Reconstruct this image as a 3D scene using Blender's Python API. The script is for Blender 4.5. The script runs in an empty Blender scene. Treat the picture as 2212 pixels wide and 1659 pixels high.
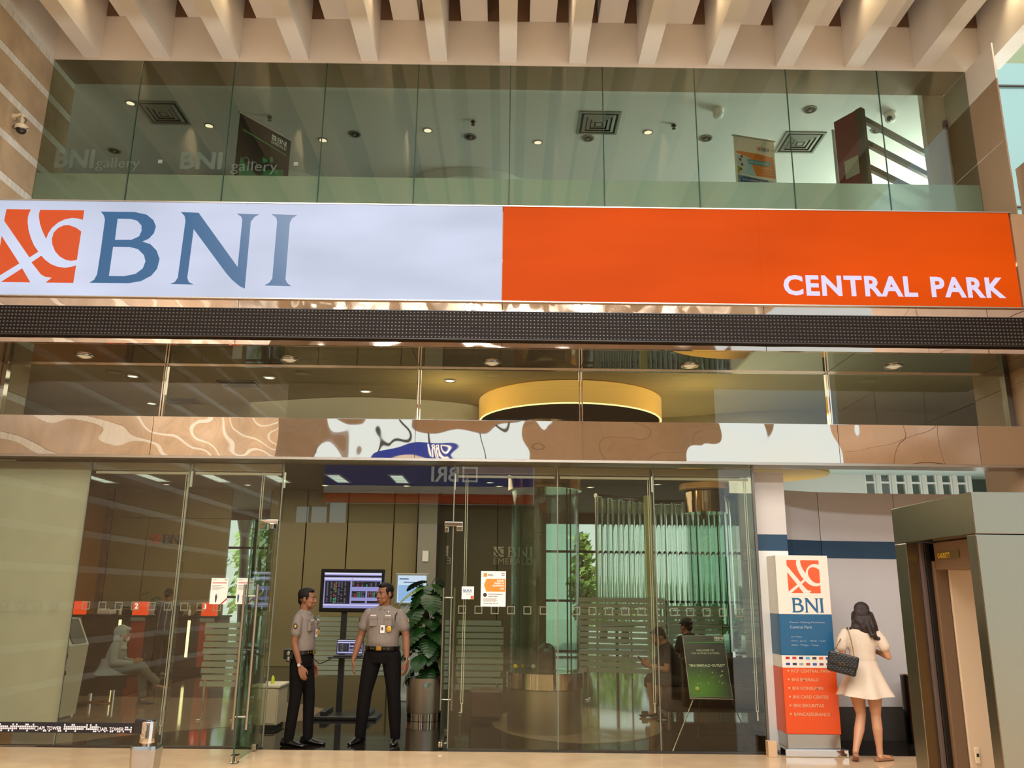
import bpy, bmesh, math, random
import numpy as np
from mathutils import Vector, Matrix

random.seed(7)
SC = bpy.context.scene
COL = SC.collection
PI = math.pi

# ------------------------------------------------------------------ camera
CAM_F, CAM_PITCH, CAM_YAW, CAM_ROLL = 1797.0, .2475, .0042, .0111
CAM_O = np.array([0.0, 0.0, 1.65])
def _cam_matrix():
    cy, sy = math.cos(CAM_YAW), math.sin(CAM_YAW)
    cp, sp = math.cos(CAM_PITCH), math.sin(CAM_PITCH)
    cr, sr = math.cos(CAM_ROLL), math.sin(CAM_ROLL)
    m0 = np.array([[1, 0, 0], [0, 0, -1], [0, 1, 0]], float)
    ym = np.array([[cy, 0, -sy], [0, 1, 0], [sy, 0, cy]])
    pm = np.array([[1, 0, 0], [0, cp, sp], [0, -sp, cp]])
    rm = np.array([[cr, -sr, 0], [sr, cr, 0], [0, 0, 1]])
    return rm @ pm @ ym @ m0
CAM_M = _cam_matrix()
cd = bpy.data.cameras.new('camera')
cd.sensor_fit = 'HORIZONTAL'; cd.sensor_width = 36.0; cd.lens = 36.0 * CAM_F / 2212.0
cd.clip_end = 400; cd.clip_start = .05
cam = bpy.data.objects.new('camera', cd); COL.objects.link(cam)
mw = Matrix.Identity(4)
for i in range(3):
    mw[i][0] = CAM_M[0][i]; mw[i][1] = -CAM_M[1][i]; mw[i][2] = -CAM_M[2][i]; mw[i][3] = CAM_O[i]
cam.matrix_world = mw
SC.camera = cam

# ------------------------------------------------------------------ view, world, sun, large lights
SC.view_settings.view_transform = 'Standard'
SC.view_settings.look = 'None'
SC.view_settings.gamma = 1.0
SC.view_settings.use_curve_mapping = False
SC.view_settings.exposure = 0.0
SC.cycles.use_denoising = True
SC.cycles.max_bounces = 10
SC.cycles.diffuse_bounces = 4
SC.cycles.glossy_bounces = 5
SC.cycles.transmission_bounces = 8
SC.cycles.transparent_max_bounces = 28
SC.cycles.sample_clamp_indirect = 4.0
SC.cycles.caustics_reflective = False
SC.cycles.caustics_refractive = False

W = bpy.data.worlds.new('daylight'); SC.world = W; W.use_nodes = True
nt = W.node_tree; nt.nodes.clear()
wo = nt.nodes.new('ShaderNodeOutputWorld'); bg = nt.nodes.new('ShaderNodeBackground')
tc = nt.nodes.new('ShaderNodeTexCoord'); sx = nt.nodes.new('ShaderNodeSeparateXYZ')
cr_ = nt.nodes.new('ShaderNodeValToRGB')
nt.links.new(tc.outputs['Generated'], sx.inputs[0]); nt.links.new(sx.outputs['Z'], cr_.inputs[0])
cr_.color_ramp.elements[0].position = .0; cr_.color_ramp.elements[0].color = (.55, .60, .60, 1)
cr_.color_ramp.elements[1].position = .6; cr_.color_ramp.elements[1].color = (.45, .60, .76, 1)
nt.links.new(cr_.outputs[0], bg.inputs[0]); bg.inputs[1].default_value = 2.1
nt.links.new(bg.outputs[0], wo.inputs[0])

def lamp(name, kind, loc, energy, color, rot=(0, 0, 0), size=1.0, size_y=None, spread=None, spot=None, blend=.3):
    l = bpy.data.lights.new(name, kind); l.energy = energy; l.color = color
    if kind == 'AREA':
        l.size = size
        if size_y: l.shape = 'RECTANGLE'; l.size_y = size_y
        if spread: l.spread = spread
    elif kind == 'SPOT':
        l.spot_size = spot or 1.0; l.spot_blend = blend; l.shadow_soft_size = size
    elif kind == 'SUN': l.angle = size
    else: l.shadow_soft_size = size
    o = bpy.data.objects.new(name, l); COL.objects.link(o); o.location = loc; o.rotation_euler = rot
    return o
# sun reaching the plaza floor behind and to the right of the camera
lamp('sun', 'SUN', (10, -10, 20), 4.0, (1, .95, .86), (math.radians(40), 0, math.radians(4)), math.radians(1.0))
# added fill lamps, one under the hall ceiling, one high behind the viewer
lamp('hall_fill', 'AREA', (0, 2.7, 8.45), 1400, (1, .95, .90), (0, 0, 0), 10.0, 4.8)
lamp('hall_rear_fill', 'AREA', (0, -5.8, 9.4), 900, (1, 1, .98), (math.radians(66), 0, 0), 11.0, .5)
# added fill strip hidden behind the sign, brightens the ceiling fins from below
lamp('canopy_fill', 'AREA', (0, 9.0, 5.3), 330, (1, .93, .86), (math.radians(155), 0, 0), 11.6, .3)
# banking hall lights; added recess and gallery fills; gallery window daylight
lamp('bank_light_front', 'AREA', (0, 12.2, 4.85), 205, (1, .92, .76), (0, 0, 0), 9, 4)
lamp('bank_light_back', 'AREA', (-3, 16.9, 3.9), 225, (1, .90, .70), (0, 0, 0), 9, 3.5)
lamp('recess_fill', 'AREA', (6.0, 12.4, 2.4), 34, (.95, 1, .96), (PI, 0, 0), 5, 1.6)  # added uplight out of sight, brightens the mint ceiling
lamp('gallery_fill', 'AREA', (3.2, 12.9, 6.0), 70, (.92, 1, .96), (PI, 0, 0), 12, 4)  # added upward fill for the gallery ceiling, no such fitting
lamp('gallery_window_light', 'AREA', (7.85, 12.9, 7.0), 380, (.85, 1, 1), (0, math.radians(100), 0), 2.5, 1.8)

# ------------------------------------------------------------------ helpers: rays, colours, meshes
def ray(a, b): return CAM_M.T @ np.array([(a - 1106) / CAM_F, (b - 829.5) / CAM_F, 1.0])
def at(a, b, Y): d = ray(a, b); return Vector(CAM_O + d * (Y / d[1]))
def atz(a, b, z): d = ray(a, b); return Vector(CAM_O + d * ((z - CAM_O[2]) / d[2]))
def atx(a, b, x): d = ray(a, b); return Vector(CAM_O + d * (x / d[0]))

def C(h, k=1.0):
    h = h.lstrip('#'); o = []
    for i in (0, 2, 4):
        c = int(h[i:i + 2], 16) / 255
        o.append((c / 12.92 if c <= .04045 else ((c + .055) / 1.055) ** 2.4) * k)
    return (o[0], o[1], o[2], 1)

MATS = {}
def mat(name, col='#888888', rough=.5, metal=0., bump=0., bscale=30., emit=None, estr=1., var=0., vscale=6., spec=.5,
        coat=0., wave=None, noest=False, stretch=None):
    if name in MATS: return MATS[name]
    m = bpy.data.materials.new(name); m.use_nodes = True; MATS[name] = m
    n = m.node_tree; b = n.nodes['Principled BSDF']
    c = C(col) if isinstance(col, str) else col
    b.inputs['Base Color'].default_value = c
    b.inputs['Roughness'].default_value = rough; b.inputs['Metallic'].default_value = metal
    b.inputs['Specular IOR Level'].default_value = spec; b.inputs['Coat Weight'].default_value = coat
    tco = None
    if var or bump or wave:
        tco = n.nodes.new('ShaderNodeTexCoord'); src = tco.outputs['Object']
        if stretch:
            mp = n.nodes.new('ShaderNodeMapping'); mp.inputs['Scale'].default_value = stretch
            n.links.new(src, mp.inputs[0]); src = mp.outputs[0]
    if var:
        t = n.nodes.new('ShaderNodeTexNoise'); t.inputs['Scale'].default_value = vscale; t.inputs['Detail'].default_value = 5
        n.links.new(src, t.inputs['Vector'])
        r = n.nodes.new('ShaderNodeValToRGB')
        r.color_ramp.elements[0].position = .3; r.color_ramp.elements[1].position = .7
        r.color_ramp.elements[0].color = (c[0] * (1 - var), c[1] * (1 - var), c[2] * (1 - var), 1)
        r.color_ramp.elements[1].color = (min(1, c[0] * (1 + var)), min(1, c[1] * (1 + var)), min(1, c[2] * (1 + var)), 1)
        n.links.new(t.outputs['Fac'], r.inputs[0]); n.links.new(r.outputs[0], b.inputs['Base Color'])
        if emit: n.links.new(r.outputs[0], b.inputs['Emission Color'])
    if bump:
        t = n.nodes.new('ShaderNodeTexNoise'); t.inputs['Scale'].default_value = bscale; t.inputs['Detail'].default_value = 3
        n.links.new(src, t.inputs['Vector'])
        bp = n.nodes.new('ShaderNodeBump'); bp.inputs['Strength'].default_value = bump; bp.inputs['Distance'].default_value = .02
        n.links.new(t.outputs['Fac'], bp.inputs['Height']); n.links.new(bp.outputs[0], b.inputs['Normal'])
    if emit:
        if not var: b.inputs['Emission Color'].default_value = C(emit)
        b.inputs['Emission Strength'].default_value = estr
    if noest: m.cycles.emission_sampling = 'NONE'
    return m

def glass(name, tint, k=1.0, ior=1.5, rough=0.0):
    """thin architectural glass: clear tinted transmission plus a fresnel reflection on each face"""
    if name in MATS: return MATS[name]
    m = bpy.data.materials.new(name); m.use_nodes = True; MATS[name] = m
    n = m.node_tree; n.nodes.clear()
    out = n.nodes.new('ShaderNodeOutputMaterial'); mix = n.nodes.new('ShaderNodeMixShader')
    tr = n.nodes.new('ShaderNodeBsdfTransparent'); gl = n.nodes.new('ShaderNodeBsdfGlossy')
    lw = n.nodes.new('ShaderNodeLayerWeight'); lw.inputs['Blend'].default_value = .5
    pw = n.nodes.new('ShaderNodeMath'); pw.operation = 'POWER'; pw.inputs[1].default_value = 5.0
    f0 = ((ior - 1) / (ior + 1)) ** 2
    ma = n.nodes.new('ShaderNodeMath'); ma.operation = 'MULTIPLY_ADD'; ma.inputs[1].default_value = 1 - f0; ma.inputs[2].default_value = f0
    gl.inputs['Roughness'].default_value = rough
    tr.inputs['Color'].default_value = C(tint) if isinstance(tint, str) else tint
    gl.inputs['Color'].default_value = (k, k, k, 1)
    n.links.new(lw.outputs['Facing'], pw.inputs[0]); n.links.new(pw.outputs[0], ma.inputs[0]); n.links.new(ma.outputs[0], mix.inputs[0])
    n.links.new(tr.outputs[0], mix.inputs[1]); n.links.new(gl.outputs[0], mix.inputs[2])
    n.links.new(mix.outputs[0], out.inputs[0])
    return m

def frosted(name, col, alpha=.6):
    if name in MATS: return MATS[name]
    m = bpy.data.materials.new(name); m.use_nodes = True; MATS[name] = m
    n = m.node_tree; n.nodes.clear()
    out = n.nodes.new('ShaderNodeOutputMaterial'); mix = n.nodes.new('ShaderNodeMixShader'); mx2 = n.nodes.new('ShaderNodeMixShader')
    tr = n.nodes.new('ShaderNodeBsdfTransparent'); df = n.nodes.new('ShaderNodeBsdfDiffuse'); tl = n.nodes.new('ShaderNodeBsdfTranslucent')
    c = C(col); df.inputs[0].default_value = c; tl.inputs[0].default_value = c; tr.inputs[0].default_value = (.9, .96, .92, 1)
    mx2.inputs[0].default_value = .5; n.links.new(df.outputs[0], mx2.inputs[1]); n.links.new(tl.outputs[0], mx2.inputs[2])
    mix.inputs[0].default_value = alpha
    n.links.new(tr.outputs[0], mix.inputs[1]); n.links.new(mx2.outputs[0], mix.inputs[2]); n.links.new(mix.outputs[0], out.inputs[0])
    return m

def wobbly_steel(name, col='#d8cbbb', scale=2.2, strength=.35, rough=.03, stretch=(1, 1, 1)):
    """polished sheet steel that is not quite flat"""
    if name in MATS: return MATS[name]
    m = mat(name, col, rough, 1.0)
    n = m.node_tree; b = n.nodes['Principled BSDF']
    t = n.nodes.new('ShaderNodeTexNoise'); t.inputs['Scale'].default_value = scale; t.inputs['Detail'].default_value = 1.0
    g = n.nodes.new('ShaderNodeNewGeometry'); mp = n.nodes.new('ShaderNodeMapping'); mp.inputs['Scale'].default_value = stretch
    n.links.new(g.outputs['Position'], mp.inputs[0]); n.links.new(mp.outputs[0], t.inputs['Vector'])
    bp = n.nodes.new('ShaderNodeBump'); bp.inputs['Strength'].default_value = 1.0; bp.inputs['Distance'].default_value = strength * .1
    n.links.new(t.outputs['Fac'], bp.inputs['Height']); n.links.new(bp.outputs[0], b.inputs['Normal'])
    return m

class MB:
    def __init__(s): s.v = []; s.f = []; s.mi = []; s.sm = []; s.cur = 0
    def add(s, vs, fs, smooth=False):
        o = len(s.v); s.v.extend([Vector(p) for p in vs])
        for f in fs: s.f.append([i + o for i in f]); s.mi.append(s.cur); s.sm.append(smooth)
        return s
    def box(s, x0, y0, z0, x1, y1, z1):
        x0, x1 = min(x0, x1), max(x0, x1); y0, y1 = min(y0, y1), max(y0, y1); z0, z1 = min(z0, z1), max(z0, z1)
        return s.add([(x0, y0, z0), (x1, y0, z0), (x1, y1, z0), (x0, y1, z0), (x0, y0, z1), (x1, y0, z1), (x1, y1, z1), (x0, y1, z1)],
                     [(0, 3, 2, 1), (4, 5, 6, 7), (0, 1, 5, 4), (1, 2, 6, 5), (2, 3, 7, 6), (3, 0, 4, 7)])
    def obox(s, M, sx, sy, sz):
        o = len(s.v); s.box(-sx / 2, -sy / 2, -sz / 2, sx / 2, sy / 2, sz / 2)
        for i in range(o, len(s.v)): s.v[i] = M @ s.v[i]
        return s
    def bbox(s, x0, y0, z0, x1, y1, z1, b=.01):
        """box with chamfered edges"""
        bm = bmesh.new(); bmesh.ops.create_cube(bm, size=1.0)
        for v in bm.verts:
            v.co = Vector((x0 + (v.co.x + .5) * (x1 - x0), y0 + (v.co.y + .5) * (y1 - y0), z0 + (v.co.z + .5) * (z1 - z0)))
        bmesh.ops.bevel(bm, geom=bm.edges[:] , offset=b, segments=2, affect='EDGES', profile=.5)
        bm.verts.index_update(); s.add([v.co.copy() for v in bm.verts], [[v.index for v in f.verts] for f in bm.faces]); bm.free()
        return s
    def prism(s, poly, depth, M=None):
        """poly: 2D points (x right, z up) in a vertical plane; extruded along +y (away from the viewer) by depth"""
        n = len(poly)
        a = sum(poly[i][0] * poly[(i + 1) % n][1] - poly[(i + 1) % n][0] * poly[i][1] for i in range(n))
        if a < 0: poly = poly[::-1]
        vs = [Vector((p[0], 0, p[1])) for p in poly] + [Vector((p[0], depth, p[1])) for p in poly]
        if M is not None: vs = [M @ p for p in vs]
        fs = [list(range(n)), list(range(2 * n - 1, n - 1, -1))] + [(i, i + n, (i + 1) % n + n, (i + 1) % n) for i in range(n)]
        return s.add(vs, fs)
    def cyl(s, p0, p1, r0, r1=None, n=12, caps=True, smooth=True):
        p0, p1 = Vector(p0), Vector(p1); r1 = r0 if r1 is None else r1
        d = (p1 - p0).normalized(); u = d.orthogonal().normalized(); w = d.cross(u)
        vs = []
        for p, r in ((p0, r0), (p1, r1)):
            for i in range(n):
                t = 2 * PI * i / n; vs.append(p + u * (r * math.cos(t)) + w * (r * math.sin(t)))
        s.add(vs, [(i, (i + 1) % n, (i + 1) % n + n, i + n) for i in range(n)], smooth)
        if caps: s.add(vs, [list(range(n - 1, -1, -1)), list(range(n, 2 * n))])
        return s
    def tube(s, pts, r, n=8, caps=True):
        pts = [Vector(p) for p in pts]; rs = r if isinstance(r, (list, tuple)) else [r] * len(pts)
        vs = []; u = None
        for k, p in enumerate(pts):
            d = (pts[min(k + 1, len(pts) - 1)] - pts[max(k - 1, 0)]).normalized()
            u = d.orthogonal().normalized() if u is None else (u - d * u.dot(d)).normalized()
            w = d.cross(u)
            for i in range(n):
                t = 2 * PI * i / n; vs.append(p + (u * math.cos(t) + w * math.sin(t)) * rs[k])
        m = len(pts)
        fs = [(k * n + i, k * n + (i + 1) % n, (k + 1) * n + (i + 1) % n, (k + 1) * n + i) for k in range(m - 1) for i in range(n)]
        s.add(vs, fs, True)
        if caps: s.add(vs, [list(range(n - 1, -1, -1)), list(range((m - 1) * n, m * n))])
        return s
    def lathe(s, prof, c=(0, 0, 0), n=32, smooth=True, a0=0., a1=2 * PI, M=None):
        c = Vector(c); full = abs(a1 - a0 - 2 * PI) < 1e-6; k = n if full else n + 1; vs = []
        for r, z in prof:
            for i in range(k):
                t = a0 + (a1 - a0) * i / n; p = Vector((r * math.cos(t), r * math.sin(t), z)); vs.append((M @ p if M else p) + c)
        m = len(prof)
        fs = [(j * k + i, j * k + (i + 1) % k, (j + 1) * k + (i + 1) % k, (j + 1) * k + i) for j in range(m - 1) for i in range(n)]
        s.add(vs, fs, smooth)
        if full:
            if prof[0][0] > 1e-6: s.add(vs, [list(range(k - 1, -1, -1))])
            if prof[-1][0] > 1e-6: s.add(vs, [list(range((m - 1) * k, m * k))])
        return s
    def sphere(s, c, r, nu=16, nv=10, M=None):
        c = Vector(c); r = (r, r, r) if isinstance(r, (int, float)) else r
        vs = [Vector((0, 0, -r[2]))]
        for j in range(1, nv):
            ph = -PI / 2 + PI * j / nv
            for i in range(nu):
                t = 2 * PI * i / nu; vs.append(Vector((r[0] * math.cos(ph) * math.cos(t), r[1] * math.cos(ph) * math.sin(t), r[2] * math.sin(ph))))
        vs.append(Vector((0, 0, r[2])))
        if M is not None: vs = [M.to_3x3() @ p for p in vs]
        vs = [p + c for p in vs]; e = len(vs) - 1
        fs = [(0, 1 + (i + 1) % nu, 1 + i) for i in range(nu)]
        fs += [(1 + (j - 1) * nu + i, 1 + (j - 1) * nu + (i + 1) % nu, 1 + j * nu + (i + 1) % nu, 1 + j * nu + i) for j in range(1, nv - 1) for i in range(nu)]
        fs += [(e, 1 + (nv - 2) * nu + i, 1 + (nv - 2) * nu + (i + 1) % nu) for i in range(nu)]
        return s.add(vs, fs, True)
    def loft(s, rings, smooth=True, caps=True):
        """rings: lists of equally many points"""
        n = len(rings[0]); vs = [p for r in rings for p in r]
        s.add(vs, [(j * n + i, j * n + (i + 1) % n, (j + 1) * n + (i + 1) % n, (j + 1) * n + i) for j in range(len(rings) - 1) for i in range(n)], smooth)
        if caps: s.add(vs, [list(range(n - 1, -1, -1)), list(range(len(vs) - n, len(vs)))], smooth)
        return s
    def grid(s, fn, nu, nv, smooth=True):
        vs = [fn(i / nu, j / nv) for j in range(nv + 1) for i in range(nu + 1)]
        k = nu + 1
        return s.add(vs, [(j * k + i, j * k + i + 1, (j + 1) * k + i + 1, (j + 1) * k + i) for j in range(nv) for i in range(nu)], smooth)
    def xform(s, M, start=0):
        for i in range(start, len(s.v)): s.v[i] = M @ s.v[i]
        return s
    def mesh(s, name, mats, inv=None):
        me = bpy.data.meshes.new(name)
        vs = s.v if inv is None else [inv @ p for p in s.v]
        me.from_pydata([tuple(p) for p in vs], [], s.f)
        for m in (mats if isinstance(mats, (list, tuple)) else [mats]): me.materials.append(m)
        me.polygons.foreach_set('material_index', s.mi); me.polygons.foreach_set('use_smooth', s.sm)
        me.validate(); me.update()
        if any(s.sm): me.set_sharp_from_angle(angle=math.radians(38))
        return me

WM = {}
FINE = {'lettering', 'service_lettering', 'hours_lettering', 'small_print', 'fine_print', 'red_print', 'figure_print', 'figures', 'data_panel', 'tool_bar', 'print', 'logo', 'droplets', 'hair_print', 'picture_print', 'gem_print', 'printed_pattern', 'decal', 'cable', 'emblem'}
def props(o, label=None, cat=None, group=None, kind=None):
    if label: o['label'] = label
    if cat: o['category'] = cat
    if group: o['group'] = group
    if kind: o['kind'] = kind
    return o
def thing(name, label, cat, loc=(0, 0, 0), rot=0., group=None, kind=None):
    o = bpy.data.objects.new(name, None); COL.objects.link(o)
    o.empty_display_size = .1
    o.location = loc; o.rotation_euler = (0, 0, rot)
    WM[o.name] = Matrix.Translation(Vector(loc)) @ Matrix.Rotation(rot, 4, 'Z')
    return props(o, label, cat, group, kind)
def part(name, mb, mats, parent, label=None, kind=None, local=False):
    M = WM[parent.name]
    me = mb if isinstance(mb, bpy.types.Mesh) else mb.mesh(name, mats, None if local else M.inverted())
    o = bpy.data.objects.new(name, me); COL.objects.link(o); o.parent = parent; WM[o.name] = M
    if kind is None and name in FINE: kind = 'stuff'   # lettering and marks too small to pick apart
    return props(o, label, None, None, kind)
def solo(name, mb, mats, label=None, cat=None, group=None, kind=None):
    if mb.v:
        a = np.array([tuple(p) for p in mb.v]); c = Vector(((a[:, 0].min() + a[:, 0].max()) / 2, (a[:, 1].min() + a[:, 1].max()) / 2, a[:, 2].min()))
    else: c = Vector((0, 0, 0))
    M = Matrix.Translation(c)
    o = bpy.data.objects.new(name, mb.mesh(name, mats, M.inverted())); COL.objects.link(o); o.location = c; WM[o.name] = M
    return props(o, label, cat, group, kind)
def kids(o): return [c for c in COL.objects if c.parent == o]
def dup(root, loc, rot=None, label=None, ch=None):
    r = root.copy(); COL.objects.link(r); r.location = loc
    if rot is not None: r.rotation_euler = (0, 0, rot)
    if label: r['label'] = label
    WM[r.name] = Matrix.Translation(Vector(loc)) @ Matrix.Rotation(r.rotation_euler.z, 4, 'Z')
    for c in (ch if ch is not None else kids(root)):
        d = c.copy(); COL.objects.link(d); d.parent = r
    return r

_TXT = {}
def text_geo(s, bold=0.0):
    k = (s, bold)
    if k not in _TXT:
        cu = bpy.data.curves.new('lettering', 'FONT'); cu.body = s; cu.size = 1.0; cu.offset = bold; cu.resolution_u = 3
        ob = bpy.data.objects.new('lettering', cu)
        me = bpy.data.meshes.new_from_object(ob)
        vs = [v.co.copy() for v in me.vertices]; fs = [list(p.vertices) for p in me.polygons]
        bpy.data.objects.remove(ob); bpy.data.curves.remove(cu); bpy.data.meshes.remove(me)
        _TXT[k] = (vs, fs)
    return _TXT[k]
def put_text(mb, s, M, x, z, w=None, h=None, bold=0.0, align='l'):
    """flat letters in the local x-z plane of M (facing -y), fitted to width w and/or height h, lower left corner x, z"""
    vs, fs = text_geo(s, bold)
    if not vs: return
    x0 = min(v.x for v in vs); x1 = max(v.x for v in vs); y0 = min(v.y for v in vs); y1 = max(v.y for v in vs)
    if h is None: k = w / (x1 - x0); kx = ky = k
    elif w is None: ky = kx = h / (y1 - y0)
    else: kx = w / (x1 - x0); ky = h / (y1 - y0)
    ww = (x1 - x0) * kx
    ox = x - (ww if align == 'r' else ww / 2 if align == 'c' else 0)
    mb.add([M @ Vector(((v.x - x0) * kx + ox, 0, (v.y - y0) * ky + z)) for v in vs], fs)
def frame_at(o, yaw=0., tilt=0.):
    """a vertical plane through o; yaw about z, tilt leans the top away"""
    return Matrix.Translation(Vector(o)) @ Matrix.Rotation(yaw, 4, 'Z') @ Matrix.Rotation(-tilt, 4, 'X')
def rect(mb, M, x0, z0, x1, z1, d=0.0, th=None):
    """flat rectangle on plane M, lifted d towards the viewer (-y); with th it is a slab"""
    if th is None:
        mb.add([M @ Vector((x0, -d, z0)), M @ Vector((x1, -d, z0)), M @ Vector((x1, -d, z1)), M @ Vector((x0, -d, z1))], [(0, 1, 2, 3)])
    else:
        o = len(mb.v); mb.box(x0, -d, z0, x1, -d + th, z1); mb.xform(M, o)

# the bank's emblem (pieces in a unit square) and its serif letters, height one
def _uv(p): 
    v = (600 - p[1]) / 520.0; xl = -45 + 80 * v; return ((p[0] - xl) / 550.0, v)
EMBLEM = [[_uv(p) for p in q] for q in (
    [(35, 80), (207, 80), (193, 110), (186, 140), (185, 170), (192, 230), (210, 290), (232, 340), (262, 383), (200, 425), (20, 165)],
    [(275, 82), (585, 82), (576, 150), (540, 141), (500, 138), (450, 147), (400, 172), (355, 213), (330, 252), (316, 290), (288, 230), (272, 180), (265, 130), (267, 105)],
    [(563, 235), (530, 210), (480, 191), (440, 193), (400, 213), (370, 246), (357, 290), (360, 330), (380, 380), (410, 415), (450, 438), (490, 445), (531, 438)],
    [(215, 460), (283, 412), (310, 441), (350, 471), (400, 490), (450, 495), (490, 489), (525, 477), (505, 600), (315, 600), (357, 565), (310, 560), (280, 543)],
    [(4, 275), (130, 468), (-38, 575)],
    [(150, 503), (207, 600), (5, 600)])]
def _lt(pts, x0, base, sh, top):
    return [((p[0] + sh * (p[1] - base) - x0) / 514.0, (base - p[1]) / float(base - top)) for p in pts]
LETTER_B = _lt([(730, 92), (960, 92), (1040, 110), (1085, 150), (1100, 195), (1085, 245), (1050, 285), (1005, 307), (1060, 325), (1100, 370), (1118, 430), (1100, 500), (1060, 550), (990, 590), (905, 606),
                (777, 606), (777, 557), (880, 557), (955, 540), (1005, 500), (1024, 450), (1015, 405), (975, 362), (920, 347), (808, 347), (777, 557.2), (776.8, 606),
                (648, 606), (680, 585), (700, 545), (730, 349), (822, 297), (935, 295), (985, 270), (1003, 230), (1003, 190), (975, 155), (930, 142), (842, 142), (821.8, 296.8), (729.8, 348.8), (757, 150), (750, 120)], 648, 606, .143, 92)
LETTER_N = _lt([(1306, 97), (1425, 100), (1680, 490), (1718, 150), (1712, 125), (1683, 103), (1832, 106), (1800, 125), (1775, 160), (1723, 641), (1690, 625), (1640, 580), (1600, 530), (1390, 220),
                (1345, 570), (1355, 600), (1385, 617), (1233, 615), (1265, 600), (1283, 570), (1336, 160), (1330, 125)], 1233, 615, .112, 99)
LETTER_I = _lt([(1967, 112), (2140, 116), (2105, 140), (2090, 175), (2055, 580), (2065, 605), (2092, 629), (1915, 626), (1950, 605), (1968, 575), (2005, 165), (1998, 135)], 1915, 628, .092, 114)
def put_poly(mb, poly, M, x, z, sx, sz, depth=.004):
    mb.prism([(x + p[0] * sx, z + p[1] * sz) for p in poly], depth, M)
def put_bni(mb, M, x, z, h, depth=.004, gap=1.0):
    """the three serif letters with cap height h; returns the right end"""
    for L, ox in ((LETTER_B, 0), (LETTER_N, 1.0 * gap), (LETTER_I, 2.17 * gap)): put_poly(mb, L, M, x + ox * h, z, h, h, depth)
    return x + (2.17 * gap + .36) * h
def put_emblem(mb, M, x, z, s, depth=.004):
    for q in EMBLEM: put_poly(mb, q, M, x, z, s, s, depth)
# ------------------------------------------------------------------ materials
STONE = mat('tan_stone', '#b39a7c', .45, var=.14, vscale=3.5, bump=.05, bscale=40)
MARBLE = mat('white_marble', '#d8d2c6', .35, var=.16, vscale=5, stretch=(1, 6, .6))
PLASTER = mat('beige_plaster', '#ddd5ca', .75, var=.03, vscale=2)
PLASTER_W = mat('white_plaster', '#d4d6cf', .8)
WARMPLAST = mat('yellow_plaster', '#d9ad55', .7)
FLOOR_OUT = mat('peach_marble', '#d8ba95', .10, var=.10, vscale=3, spec=.6)
FLOOR_IN = mat('dark_granite', '#1d1713', .07, var=.2, vscale=20, spec=.32)
FLOOR_BEIGE = mat('beige_granite', '#8a7663', .07, var=.1, vscale=12, spec=.6)
STEEL_BR = mat('brushed_steel', '#b9b2a6', .28, 1.0, bump=.05, bscale=60, stretch=(1, 1, 12))
STEEL_POL = mat('polished_steel', '#d9d2c8', .06, 1.0)
STEEL_DK = mat('dull_steel', '#7d776d', .35, 1.0)
FASCIA_M = wobbly_steel('wavy_mirror_steel', '#d9cdbd', 1.1, .50, .02)
BAND_M = wobbly_steel('wavy_band_steel', '#c4b3a2', 2.4, .10, .03, (1, 1, 1))
SOFFIT_M = wobbly_steel('mirror_soffit_steel', '#a79f90', .9, .03, .015)
BLACK = mat('black_plastic', '#15120f', .4)
DKGREY = mat('dark_grey', '#38342f', .5)
WHITE_P = mat('white_paint', '#e4e2dc', .5)
GREY_P = mat('grey_panel', '#bcb9b9', .38)
BLUE_P = mat('navy_panel', '#1d3f58', .4)
ORANGE_P = mat('orange_paint', '#d8521f', .4)
ORANGE_DK = mat('orange_laminate', '#a8391a', .35)
TEAL_BLUE = mat('blue_paint', '#1c5a86', .4)
BROWN_LAM = mat('brown_laminate', '#3b2a20', .3)
BEIGE_LAM = mat('beige_laminate', '#85774c', .45)
GL_UP = glass('upper_glass', '#dcdfd5', 1.0, 1.52)
GL_LOW = glass('front_glass', '#e9ebe1', 1.0, 1.55)
GL_IN = glass('green_glass', '#f6fbf8', 1.0, 1.5)
GL_EDGE = mat('glass_edge', '#2f4a3f', .15)
FROST = frosted('frosted_film', '#e6f3ee', .80)
FROST_G = frosted('frosted_strip', '#c9cfc2', .72)
DECAL = frosted('decal_film', '#b8b49f', .55)
JOINT = mat('joint_line', '#4a4138', .7)

GX0, GX1, GY = -6.12, 6.07, 9.75
# ------------------------------------------------------------------ floor
fl = thing('floor', None, None, (0, 0, 0), kind='structure')
m = MB(); m.box(-14, -16, -.12, 16, 9.66, 0); part('paving', m, FLOOR_OUT, fl)
m = MB(); m.box(-11, 9.66, -.12, 12, 25.2, 0); part('granite', m, FLOOR_IN, fl)
m = MB()
m.prism([(.95 + 1.12 * math.cos(t), 11.85 + 1.6 * math.sin(t)) for t in [2 * PI * i / 48 for i in range(48)]], .004,
        Matrix(((1, 0, 0, 0), (0, 0, 1, 0), (0, -1, 0, .003), (0, 0, 0, 1))))
m.v = [Vector((v.x, abs(v.y), v.z)) for v in m.v]
part('inlay', m, FLOOR_BEIGE, fl)
m = MB()
pl = [(-6.1, 9.7), (-5.1, 9.7), (-4.3, 10.6), (-3.0, 11.5), (-2.5, 11.9), (-2.6, 12.9), (-3.3, 13.6), (-4.4, 14.0), (-7.5, 14.2), (-9, 13.6), (-9, 9.7)]
m.prism(pl, .004, Matrix(((1, 0, 0, 0), (0, 0, 1, 0), (0, -1, 0, .003), (0, 0, 0, 1))))
m.v = [Vector((v.x, abs(v.y), v.z)) for v in m.v]
part('inlay', m, FLOOR_BEIGE, fl)

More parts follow.
